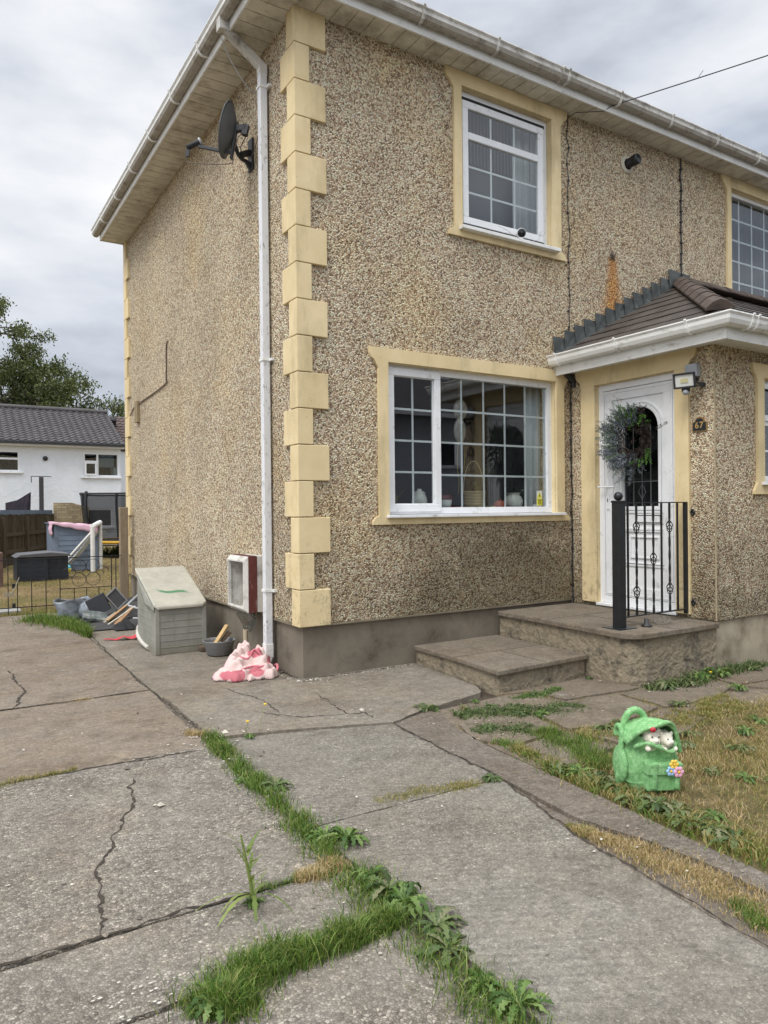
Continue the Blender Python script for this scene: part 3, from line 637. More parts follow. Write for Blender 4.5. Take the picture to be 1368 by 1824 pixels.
# doorstep platform and lower step
def slabtop(poly, z, t, name, parent, mat):
    g = MB(); g.prism(poly, 'z', z-t, z); return g.build(name, mat, parent, bevel=.008)
arc = lambda cx, cy, r, a0, a1, n=8: [(cx+r*cos(radians(a0+(a1-a0)*i/n)), cy+r*sin(radians(a0+(a1-a0)*i/n))) for i in range(n+1)]
pl_ = thing('doorstep_platform', 'raised concrete doorstep with paving slab top and rounded corner in front of the door', 'doorstep', (2.5, -.8, 0))
pp = [(2.0, -.025), (1.99, -.6), (1.965, -1.1)]+arc(2.13, -1.44, .18, 185, 262, 6)+[(2.45, -1.622), (3.01, -1.618), (3.01, -.025)]
bp_ = [(2.03, -.024), (2.02, -.6), (2.0, -1.1)]+arc(2.15, -1.42, .165, 185, 262, 6)+[(2.45, -1.588), (3.013, -1.585), (3.013, -.024)]
slabtop(pp, .393, .045, 'slab_top', pl_, SLABC)
g = MB(); g.prism(bp_, 'z', -.1, .347); g.build('base', STEPB, pl_)
g = MB(); g.box(2.0, 3.0, -.668, -.660, .3925, .3945); g.box(2.45, 2.458, -1.6, -.668, .3925, .3945); g.build('slab_joint', simple('joint', sr(70, 64, 56), .9), pl_)
st_ = thing('concrete_step', 'low concrete step of four slabs in front of the doorstep platform', 'step', (1.5, -.6, 0))
slabtop([(1.055, -.026), (1.045, -.6), (1.0, -1.19), (1.985, -1.14), (1.985, -.026)], .172, .04, 'slab_top', st_, SLABC)
g = MB(); g.prism([(1.08, -.025), (1.07, -.6), (1.035, -1.155), (1.975, -1.11), (1.975, -.025)], 'z', -.1, .131); g.build('base', STEPB, st_)
g = MB(); g.box(1.05, 1.98, -.625, -.619, .1715, .1735); g.box(1.5, 1.506, -1.165, -.625, .1715, .1735); g.build('slab_joint', simple('joint2', sr(64, 58, 50), .9), st_)
# ------------------------------------------------------------------ GROUND
SOIL = simple('soil', sr(74, 64, 52), .95, var=.35, sc=20, bump=.8, bsc=60, bd=.02)
def drygrass_ground():
    m = M('dry_grass_ground', .95, 0, .1); m.co = m.world()
    v = m.ramp(m.noise(1.2, 8, .75), [(.3, sr(92, 82, 56)), (.5, sr(126, 108, 76)), (.68, sr(150, 130, 96))])
    g = m.noise(.7, 7, .7, co=m.scale((1, 1, 1), loc=(5, 3, 0))); v = m.mix(m.mr(g, .48, .66, 0, .75), v, sr(92, 96, 48)); 
    f = m.noise(60, 4, .8); v = m.mix(1., v, m.ramp(f, [(.3, .6), (.7, 1.3)]), 'MULTIPLY'); m.col(v); m.bump(f, .8, .03); return m.m
g = MB()
g.add([(-250, -250, -.03), (250, -250, -.03), (250, 5.45, -.03), (-250, 5.45, -.03)], [(0, 1, 2, 3)])
tag(g.build('ground', SOIL, None, origin=(0, 0, 0)), kind='structure')
g = MB(); g.add([(-250, 5.46, -.012), (250, 5.46, -.012), (250, 400, -.012), (-250, 400, -.012)], [(0, 1, 2, 3)])
tag(g.build('back_garden_lawn', drygrass_ground(), None, origin=(0, 0, 0)), kind='structure')
g = MB(); g.add([(-200, -14, -.022), (200, -14, -.022), (200, -8.5, -.022), (-200, -8.5, -.022)], [(0, 1, 2, 3)]); tag(g.build('road', simple('asphalt', (.06, .06, .06), .9, var=.2), None, origin=(0, 0, 0)), kind='structure')
C_COARSE = concrete('coarse_concrete', sr(137, 131, 121), .95, 88, pamt=.25, white=.5, seed=1, stain=.25)
C_RIGHT = concrete('ribbed_concrete', sr(136, 131, 121), .7, 120, pamt=.2, rake=radians(-62), white=.45, seed=5, stain=.35, brown=.15)
C_BEIGE = concrete('beige_concrete', sr(136, 126, 113), .4, 110, pamt=.4, white=.45, seed=9, stain=.75, brown=.3)
C_APRON = concrete('apron_concrete', sr(138, 131, 119), .4, 130, pamt=.4, white=.55, seed=12, stain=.55)
C_PATH = concrete('path_concrete', sr(124, 116, 106), .6, 120, pamt=.3, rake=radians(-75), white=.35, seed=15, stain=.5)
def jag(a, b, amp, rs):
    a = np.array(a, float); b = np.array(b, float); n = max(2, int(np.linalg.norm(b-a)/.03)); d = (b-a)/np.linalg.norm(b-a); nn = np.array([-d[1], d[0]])
    ph = rs.rand(4)*6.28; o = []
    for i in range(n):
        t = i/n; L = t*np.linalg.norm(b-a)
        k = amp*(.5*sin(L*3+ph[0])+.35*sin(L*9+ph[1])+.3*sin(L*27+ph[2])+.25*(rs.rand()*2-1))*min(1, 6*t, 6*(1-t))
        o.append(tuple(a+(b-a)*t+nn*k))
    return o
def slab(poly, mat, z=0., amp=.008, seed=0, name='concrete_slab', chip=0):
    rs = np.random.RandomState(seed); P = []
    for i in range(len(poly)): P += jag(poly[i], poly[(i+1) % len(poly)], amp, rs)
    g = MB(); g.prism(P, 'z', z-.06, z)
    return tag(g.build(name, mat, None, origin=(0, 0, 0)), kind='structure')
JX = -1.135
slab([(-6, -9), (JX-.06, -9), (JX-.06, -3.235), (-6, -3.235)], C_COARSE, .000, seed=1)
slab([(-6, -3.215), (JX-.055, -3.215), (JX-.05, -2.805), (-6, -2.80)], C_COARSE, .002, .007, seed=2)
slab([(-6, -2.785), (JX-.045, -2.788), (JX-.02, -1.15), (-6, -1.15)], C_COARSE, .004, .007, seed=3)
slab([(-6, -1.14), (JX+.0, -1.165), (JX+.045, .37), (-6, .385)], C_BEIGE, .0, .008, seed=4)
slab([(-6, .40), (JX+.05, .385), (-1.03, 5.42), (-6, 5.42)], C_BEIGE, .003, .007, seed=5)
slab([(JX+.065, .1), (-.0, .1), (-.0, 5.42), (-1.015, 5.42)], C_APRON, -.002, .006, seed=6)
slab([(JX+.06, -1.02), (-.55, -1.17), (-.02, -1.36), (.28, -1.24), (.9, -1.10), (1.0, -.95), (1.1, .02), (-.02, .03), (-.02, .095), (JX+.07, .095)], C_APRON, .010, .012, seed=7)
slab([(JX+.03, -2.425), (-.075, -2.435), (-.02, -1.375), (-.55, -1.19), (JX+.04, -1.05)], C_RIGHT, .000, .008, seed=8)
slab([(JX-.05, -9), (-.40, -9), (-.33, -3.9), (-.245, -3.1), (-.08, -2.45), (JX+.02, -2.44)], C_RIGHT, .002, .008, seed=9)
slab([(-.385, -9), (.05, -9), (.1, -3.8), (.165, -2.6), (.19, -2.0), (.27, -1.62), (.38, -1.27), (.29, -1.26), (-.015, -1.385), (-.068, -2.43), (-.11, -2.95), (-.04, -3.25), (.0, -3.6), (-.02, -3.95)], C_PATH, .003, .008, seed=10)
# crazy paving by the door
cz = [[(.6, -1.27), (1.0, -1.22), (1.25, -1.30), (1.2, -1.6), (.85, -1.7), (.55, -1.5)], [(1.0, -1.19), (2.0, -1.16), (2.0, -1.62), (1.3, -1.55), (1.25, -1.25)], [(.3, -1.62), (.52, -1.5), (.83, -1.74), (.75, -2.05), (.35, -2.1), (.2, -1.9)],
      [(.87, -1.74), (1.22, -1.63), (1.7, -1.66), (1.65, -2.05), (1.2, -2.15), (.8, -2.06)], [(1.75, -1.66), (2.7, -1.62), (2.65, -1.95), (2.2, -2.1), (1.72, -2.06)], [(2.75, -1.6), (4.2, -1.62), (4.2, -2.0), (3.3, -2.05), (2.7, -1.97)],
      [(.2, -2.0), (.34, -2.13), (.7, -2.1), (.75, -2.4), (.45, -2.55), (.18, -2.45)], [(.8, -2.12), (1.18, -2.2), (1.6, -2.12), (1.75, -2.35), (1.3, -2.5), (.85, -2.42)], [(1.7, -2.12), (2.2, -2.15), (2.6, -2.05), (2.8, -2.3), (2.3, -2.4), (1.85, -2.35)], [(4.25, -1.62), (6, -1.62), (6, -2.1), (4.25, -2.1)], [(2.7, -2.05), (3.3, -2.1), (4.2, -2.05), (4.0, -2.35), (2.9, -2.35)]]
C_CRAZY = concrete('crazy_paving_stone', sr(126, 116, 102), .4, 120, pamt=.3, white=.9, seed=21, stain=.45)
slab([(.2, -1.24), (1.0, -1.2), (6, -1.2), (6, -2.3), (2.6, -2.4), (.2, -2.4)], C_CRAZY, -.013, seed=60, name='concrete_underlay'); slab([(-5, -8), (.1, -8), (.1, -1.3), (-.3, -1.0), (-1.0, 5), (-5, 5)], C_PATH, -.016, seed=61, name='concrete_underlay')
for i, p in enumerate(cz): slab(p, C_CRAZY, .002*(i % 4)-.001, .012, seed=30+i, name='crazy_paving')
# dead-grass soil under the front lawn
def lawn_soil():
    m = M('lawn_soil', .95, 0, .1); m.co = m.world()
    v = m.ramp(m.noise(7, 8, .75), [(.3, sr(78, 72, 50)), (.5, sr(112, 102, 72)), (.7, sr(146, 130, 98))]); m.col(v); m.bump(m.noise(80, 4, .8), .9, .02); return m.m
g = MB(); g.grid(lambda u, v: (.10+7*u, -9+6.55*v, -.012+.02*sin(u*19)*sin(v*17)), 40, 40); tag(g.build('front_lawn_soil', lawn_soil(), None, origin=(0, 0, 0)), kind='structure')
# cracks: thin irregular fills of dark dirt lying in the concrete
CRK = simple('crack_dirt', sr(56, 49, 41), 1, var=.4, sc=30)
def crack(paths, w0, name, seed=0, wob=.02):
    rs = np.random.RandomState(seed); g = MB()
    for P in paths:
        pts = []
        for i in range(len(P)-1):
            a, b = np.array(P[i]), np.array(P[i+1]); n = max(3, int(np.linalg.norm(b-a)/.018)); d = (b-a)/np.linalg.norm(b-a); nn = np.array([-d[1], d[0]]); k = 0
            for j in range(n):
                k += rs.normal()*.35; k *= .85; pts.append(a+(b-a)*j/n+nn*k*wob*.5*min(1, 5*j/n, 5*(1-j/n)+.1))
        pts.append(np.array(P[-1])); n = len(pts)
        vs = []
        for i, p in enumerate(pts):
            d = pts[min(i+1, n-1)]-pts[max(i-1, 0)]; d = d/np.linalg.norm(d); nn = np.array([-d[1], d[0]])
            w = w0*(.25+1.1*rs.rand()**1.6)*min(1, (i+.3)/6, (n-i-.7)/6+.05)
            vs += [(*(p+nn*w), .0125 if p[1] > -1.2 and p[0] > -1.05 else .0065), (*(p-nn*w), .0125 if p[1] > -1.2 and p[0] > -1.05 else .0065)]
        g.add(vs, [(2*i, 2*i+1, 2*i+3, 2*i+2) for i in range(n-1)])
    return tag(g.build(name, CRK, None, origin=(0, 0, 0)), kind='structure')
crack([[(-2.031, -2.78), (-1.985, -2.5), (-1.971, -2.36), (-1.86, -2.1), (-1.807, -2.01), (-1.72, -1.82), (-1.687, -1.74), (-1.60, -1.38)]], .007, 'concrete_crack', 1, .05)
crack([[(-2.02, .36), (-1.89, .93), (-1.94, 1.77)], [(-1.63, -1.11), (-1.4, -1.14)]], .010, 'concrete_crack', 2, .05)
crack([[(-.09, -.4), (-.17, -1.05), (-.06, -1.08), (-.02, -1.3)], [(-.17, -1.05), (-.45, -.95), (-.7, -.6)], [(-.62, .1), (-.5, -.4), (-.55, -.8)]], .005, 'concrete_crack', 3, .05)
crack([[(-6, -2.79), (-3, -2.793), (-2.3, -2.775), (-2.0, -2.785), (-1.7, -2.79), (-1.2, -2.80)]], .0065, 'slab_joint_dirt', 4, .03)
crack([[(-6, .39), (-2.2, .40), (-1.6, .36), (-1.09, .385)], [(-6, -1.15), (-2.2, -1.15), (-1.2, -1.2)]], .008, 'slab_joint_dirt', 5, .03)
crack([[(-1.09, .38), (-1.06, 1.8), (-1.02, 3.6)], [(-1.08, .38), (-1.10, -.9)]], .007, 'slab_joint_dirt', 6, .03)
crack([[(-.03, -1.37), (-.07, -2.43), (-.245, -3.1), (-.32, -3.9), (-.37, -5.5)]], .006, 'slab_joint_dirt', 7, .03)
crack([[(.0, -.012), (1.05, -.03)], [(-.01, 0), (-.01, 2.)], [(-.015, -1.36), (.27, -1.245), (.6, -1.2)]], .012, 'slab_joint_dirt', 8, .03)
# flaked patch of pale cement and pale spots of lime / bird droppings
def splat(cx, cy, r, seed, z=.008):
    rs = np.random.RandomState(seed); n = 22; return [(cx+r*(.55+.6*rs.rand())*cos(2*pi*i/n), cy+r*.6*(.55+.6*rs.rand())*sin(2*pi*i/n)) for i in range(n)]
LIME = simple('lime_crust', sr(196, 190, 178), .95, var=.3, sc=30)
g = MB(); rs = np.random.RandomState(3)
for cx, cy, sp, n, r in [(-2.02, -3.14, .07, 40, .009), (-1.15, -1.02, .2, 30, .014), (-.1, -1.02, .12, 16, .012), (.05, -.12, .25, 40, .012), (.7, -.15, .3, 60, .009), (1.65, -2.25, .35, 22, .014), (.6, -1.6, .4, 30, .012), (-.2, -3.2, .1, 10, .01), (-1.0, -2.0, .8, 20, .007), (-1.9, -2.2, .6, 26, .007), (-.6, -3.0, .5, 18, .007), (1.3, -.55, .5, 0, .01), (-2.1, -2.0, .4, 12, .01), (-.7, -.5, .5, 34, .009), (2.4, -1.8, .4, 22, .015)]:
    for k in range(n):
        x, y = cx+rs.normal()*sp, cy+rs.normal()*sp*.7
        if x > 1.0 and y > -1.2: continue
        if x > 0 and y > -.02: continue
        q = splat(x, y, r*(.25+.6*rs.rand()), k); zz = .0135 if (y > -1.2 and x > -1.05) else .0095
        g.add([(a, b, zz) for a, b in q], [tuple(range(len(q)))])
tag(g.build('pale_crust_flakes', LIME, None, origin=(0, 0, 0)), kind='stuff')
# loose stones and crumbs
STN = M('stone_chips', .9); STN.col(STN.ramp(STN.island(), [(0., sr(92, 84, 76)), (.4, sr(140, 130, 118)), (.8, sr(186, 178, 164)), (1., sr(214, 208, 196))])); STN = STN.m
g = MB()
def chip(x, y, z, r):
    a = rs.rand(3)*6; vs = []
    for sx in ((1, 0, 0), (-1, 0, 0), (0, 1, 0), (0, -1, 0), (0, 0, .6), (0, 0, -.5)):
        k = r*(.7+.6*rs.rand()); vs.append((x+sx[0]*k*cos(a[0])-sx[1]*k*sin(a[0]), y+sx[0]*k*sin(a[0])+sx[1]*k*cos(a[0]), z+sx[2]*k+r*.3))
    g.add(vs, [(0, 2, 4), (2, 1, 4), (1, 3, 4), (3, 0, 4), (2, 0, 5), (1, 2, 5), (3, 1, 5), (0, 3, 5)])
for k in range(420):
    t = rs.rand()
    if t < .35: x, y = rs.rand()*1.1-.05, -abs(rs.normal())*.05-.03
    elif t < .55: x, y = -.03-abs(rs.normal())*.06, rs.rand()*1.0
    elif t < .75: x, y = -1.1+rs.normal()*.09, -1.+rs.rand()*.9-.5
    else: x, y = rs.uniform(-2.5, .1), rs.uniform(-3.8, .5)
    chip(x, y, .012 if y > -1.2 and x > -1.05 else .004, rs.uniform(.003, .009)*(1.6 if rs.rand() < .08 else 1))
for x, y, r in [(-.02, -.06, .02), (.05, -.05, .016), (.11, -.04, .02), (.16, -.05, .013), (-.05, -.03, .018), (-1.60, -1.86, .02), (-1.62, -1.28, .018), (-2.02, -2.79, .012), (-1.62, -1.84, .01), (-.02, .35, .02), (-1.05, -.93, .02), (-.98, -.98, .025), (-.1, -1.06, .03), (.0, -1.05, .022), (-.05, -1.02, .02)]: chip(x, y, .006, r)
tag(g.build('stone_chips', STN, None, origin=(0, 0, 0)), kind='stuff')

# ------------------------------------------------------------------ GRASS AND WEEDS
def leafmat(name, cols, rough=.6, trans=.25, spec=.3):
    m = M(name, rough, 0, spec); n = len(cols)
    m.col(m.ramp(m.island(), [(i/(n-1), c) for i, c in enumerate(cols)]))
    tr = m.t.nodes.new('ShaderNodeBsdfTranslucent'); m.put(m.mix(1., m.b.inputs['Base Color'].links[0].from_socket, (1.1, 1.15, .6), 'MULTIPLY'), tr.inputs[0])
    mx = m.t.nodes.new('ShaderNodeMixShader'); mx.inputs[0].default_value = trans; m.t.links.new(m.b.outputs[0], mx.inputs[1]); m.t.links.new(tr.outputs[0], mx.inputs[2]); m.t.links.new(mx.outputs[0], m.out.inputs[0])
    return m.m
GR = leafmat('green_grass', [sr(54, 80, 28), sr(76, 106, 38), sr(98, 128, 50), sr(122, 146, 66), sr(146, 146, 88), sr(68, 96, 36), sr(84, 112, 46)])
GRM = leafmat('mixed_grass', [sr(92, 106, 48), sr(120, 124, 62), sr(150, 138, 84), sr(172, 150, 100), sr(98, 112, 52), sr(182, 162, 112)])
GRD = leafmat('dry_grass', [sr(142, 120, 82), sr(168, 144, 102), sr(190, 166, 124), sr(206, 184, 146), sr(152, 138, 92), sr(122, 122, 74)])
DAND = leafmat('weed_leaf', [sr(58, 74, 42), sr(72, 92, 48), sr(90, 110, 60), sr(84, 98, 66), sr(108, 122, 76), sr(130, 126, 98)], .5)
DANG = leafmat('bright_weed_leaf', [sr(60, 86, 40), sr(76, 104, 48), sr(96, 122, 60), sr(124, 142, 84)], .5)
def blades(P, H, Wd, lean, mat, name, label=None, rs=None, kind='stuff', parent=None, curl=.5):
    rs = rs or NR; n = len(P); P = np.array(P, float); h = H*(.45+.75*rs.rand(n))*(.62+.62*(.5+.5*np.sin(P[:, 0]*31+1)*np.sin(P[:, 1]*23+P[:, 0]*9))); az = rs.rand(n)*2*pi; le = lean*(rs.rand(n)**.8)*h; fa = rs.rand(n)*pi
    w = Wd*(.6+.6*rs.rand(n)); d = np.stack([np.cos(az), np.sin(az)], 1); s = np.stack([np.cos(fa), np.sin(fa)], 1)
    V = np.zeros((n, 7, 3)); lv = [(0, 0, 1.), (.4, .22, .9), (.75, .6, .6)]
    for i, (t, k, ww) in enumerate(lv):
        for j, sg in enumerate((-1, 1)):
            V[:, 2*i+j, :2] = P[:, :2]+d*(le*k)[:, None]+s*(sg*w*ww/2)[:, None]; V[:, 2*i+j, 2] = P[:, 2]+h*t*(1 if t < .5 else (1-.12*lean))
    V[:, 6, :2] = P[:, :2]+d*le[:, None]*1.1; V[:, 6, 2] = P[:, 2]+h*(1-.28*lean)
    F = []
    for i in range(n):
        o = 7*i; F += [(o, o+1, o+3, o+2), (o+2, o+3, o+5, o+4), (o+4, o+5, o+6)]
    me = bpy.data.meshes.new(name); me.from_pydata(V.reshape(-1, 3).tolist(), [], F); me.materials.append(mat); me.polygons.foreach_set('use_smooth', [True]*len(F)); me.update()
    o = bpy.data.objects.new(name, me); COL.objects.link(o); tag(o, label, 'grass' if label else None, kind=kind); return o
def along(path, n, w, dens=None, rs=NR, clump=.6):
    path = [np.array(p, float) for p in path]; L = [np.linalg.norm(path[i+1][:2]-path[i][:2]) for i in range(len(path)-1)]; T = sum(L); o = []
    k0 = rs.rand(8)*6
    while len(o) < n:
        t = rs.rand()*T; a = 0
        while t > L[a] and a < len(L)-1: t -= L[a]; a += 1
        p = path[a]+(path[a+1]-path[a])*t/L[a]; ww = p[2] if len(p) > 2 else w
        s = sum(L[:a])+t; c = .5+.5*sin(s*7+k0[0])*sin(s*17+k0[1])
        if rs.rand() < clump*(1-c): continue
        d = (path[a+1]-path[a])[:2]; d = d/np.linalg.norm(d); nn = np.array([-d[1], d[0]]); q = p[:2]+nn*rs.normal()*ww*.5+d*rs.normal()*.01
        o.append((q[0], q[1], -.01+.008*rs.rand()))
    return o
J1 = [(-1.07, -.95, .05), (-1.10, -1.25, .07), (-1.12, -1.6, .07), (-1.14, -2.1, .075), (-1.17, -2.6, .09), (-1.19, -2.9, .11), (-1.19, -3.2, .12), (-1.2, -3.45, .10), (-1.21, -3.8, .11), (-1.21, -4.3, .1)]
blades(along(J1, 8500, .1, clump=.85), .062, .0032, .85, GR, 'joint_grass', 'green grass filling the long concrete joint across the drive')
blades(along([(-1.86, -3.34, .10), (-1.8, -3.27, .12), (-1.68, -3.22, .075), (-1.55, -3.21, .075), (-1.42, -3.235, .05), (-1.2, -3.22, .04)], 6500, .1, clump=.3), .085, .003, .8, GR, 'joint_grass', 'thick green grass clump in the short cross joint near the front of the drive')
blades(along([(-1.36, -2.80, .03), (-1.22, -2.80, .07), (-1.16, -2.78, .05)], 1800, .05), .04, .003, .9, GRD, 'dry_grass', 'small straw-coloured tuft where the two drive joints meet')
blades(along([(-1.5, -2.80, .02), (-1.36, -2.80, .03)], 160, .05), .05, .003, .9, GR, 'grass_wisps', 'few green wisps in the cross crack beside the stalky weed')
blades(along([(-.74, -2.35, .05), (-.5, -2.36, .06), (-.3, -2.42, .06), (-.12, -2.43, .04)], 2600, .05), .022, .003, .9, GRM, 'dry_grass', 'low mossy dry grass in the joint left of the small dark clover plant')
blades(along([(-.19, -3.04, .03), (-.15, -3.2, .07), (-.12, -3.4, .11), (-.11, -3.6, .13), (-.12, -3.85, .14), (-.15, -4.2, .12)], 9500, .1, clump=.3), .024, .003, .9, GRD, 'dry_grass', 'strip of parched straw-coloured grass along the path edge at lower right')
blades(along([(-.19, -3.0, .03), (-.17, -3.12, .05)], 500, .1), .028, .003, .9, GRM, 'dry_grass', 'greenish tip of the parched grass strip nearest the house')
blades([(p[0], p[1], p[2]) for p in along([(-.16, -3.75, .05), (-.22, -3.9, .05)], 700, .05)], .035, .003, .8, GR, 'joint_grass', 'green tuft at the near end of the parched grass strip')
blades(along([(-1.42, 4.9, .25), (-1.2, 4.5, .2), (-1.12, 4.0, .16), (-1.05, 3.6, .08), (-1.05, 3.1, .03)], 3800, .1), .13, .006, .8, GR, 'long_grass', 'longer green grass in front of the grey tub by the rubbish heap')
blades(along([(-2.22, -1.17, .05), (-2.12, -1.14, .05), (-2.0, -1.15, .03), (-1.85, -1.12, .02)], 900, .05), .035, .003, .9, GRM, 'grass_tuft', 'small grass tuft in the slab joint at the left edge of the drive')
blades(along([(-1.62, .36, .03), (-1.5, .37, .03)], 160, .05), .03, .003, .9, GRD, 'grass_tuft', 'tiny dead tuft in the far cross joint of the drive')
blades(along([(-1.18, -.86, .05), (-1.05, -.9, .06)], 500, .05), .05, .002, 1.2, GRD, 'dry_stalks', 'thin dead stalks at the top end of the grassy drive joint')
# front lawn
def scatter(n, f, rs=NR):
    o = []
    while len(o) < n:
        p = f(rs)
        if p is not None: o.append((p[0], p[1], -.012))
    return o
def lawnf(rs):
    x, y = rs.uniform(.18, 2.7), rs.uniform(-4.1, -2.2)
    if y > -2.5 and x < 1.9: return None
    if y > -2.32 and rs.rand() < .7: return None
    k = sin(x*5+1)*sin(y*6+2)+.6*sin(x*13)*sin(y*11)
    if k < -.35 and rs.rand() < .55: return None
    return x, y
blades(scatter(24000, lawnf), .050, .003, 1.1, GRD, 'front_lawn', 'parched straw-coloured grass of the little front lawn right of the backpack planter')
def lawng(rs):
    x, y = rs.uniform(.16, 2.7), rs.uniform(-4.1, -2.25); k = sin(x*4+.3)*sin(y*5+1)+.5*sin(x*11)*sin(y*9)
    if y > -2.5 and x < 1.8: return None
    return (x, y) if (k > .0 or rs.rand() < .2) else None
blades(scatter(15000, lawng), .055, .003, .9, GRM, 'front_lawn', 'greener blades mixed through the parched front lawn')
def pave(rs):
    e = random.choice(EDG); t = rs.rand(); return e[0][0]+(e[1][0]-e[0][0])*t+rs.normal()*.022, e[0][1]+(e[1][1]-e[0][1])*t+rs.normal()*.022
EDG = []
for p in cz[:9]:
    for i in range(len(p)): EDG.append((p[i], p[(i+1) % len(p)]))
random.shuffle(EDG); E0 = EDG; EDG = E0[:18]; blades(scatter(2600, pave), .028, .003, 1, GRM, 'paving_grass', 'sparse tufts between the crazy paving stones beside the steps')
EDG = E0[18:34]; blades(scatter(2400, pave), .022, .003, 1.1, GRD, 'paving_grass', 'dead straw tufts between the crazy paving stones')
blades(along([(.62, -2.0, .08), (.6, -2.25, .14), (.55, -2.5, .13), (.42, -2.62, .08)], 3600, .1), .06, .003, .8, GR, 'green_grass_patch', 'green grass patch just left of the backpack planter')
blades(along([(2.3, -2.12, .05), (2.0, -2.15, .06), (1.85, -2.3, .06)], 1500, .1), .04, .003, .9, GRM, 'paving_grass', 'yellow-green tuft between the paving stones right of the planter')

# weeds: rosettes of lobed leaves
def weed_mesh(name, nleaf, L, seed, mat, lobes=5, width=.22, up=.55, curl=1.0):
    rs_ = np.random.RandomState(seed); g = MB()
    for k in range(nleaf):
        az = 2*pi*k/nleaf*1.618*1.9+rs_.rand()*.6; ll = L*(.55+.55*rs_.rand()); rise = up*(.35+.9*rs_.rand()); n = 14; vs = []; tw = rs_.normal()*.25
        for i in range(n+1):
            t = i/n; r = ll*(t-.1*curl*t*t*rise); z = ll*(rise*t-rise*curl*.95*t*t)+.004
            env = width*ll*(t**.75)*((1-t)**.45)*1.25; lob = 1 if i % 2 == 0 else .38
            if t < .2: lob = .3
            if i == n: env = 0
            w = env*(lob if lobes else 1)+.0015; back = -.03*ll if (i % 2 == 0 and lobes) else 0
            c = np.array([cos(az), sin(az)]); sdir = np.array([-sin(az), cos(az)])
            for sg in (-1, 0, 1):
                p = c*(r+(back if sg else 0))+sdir*(sg*w+tw*r*t); vs.append((p[0], p[1], max(.002, z+(abs(sg)*w*.35)*(1 if rs_.rand() < .8 else -.5)+rs_.normal()*.0008)))
        g.add(vs, [(3*i+j, 3*i+j+1, 3*i+j+4, 3*i+j+3) for i in range(n) for j in (0, 1)], 0, True)
    return g
protos = [(26, .12, 1, DAND, 5, .2, .85), (28, .115, 2, DANG, 5, .18, 1.), (24, .135, 3, DAND, 5, .17, .7), (40, .09, 4, DAND, 0, .2, .8), (28, .125, 5, DANG, 5, .2, .75)]
PM = []
for a in protos:
    g = weed_mesh('w', *a[:4], lobes=a[4], width=a[5], up=a[6]); o = g.build('weed_plant', a[3], None, origin=(0, 0, 0)); PM.append(o)
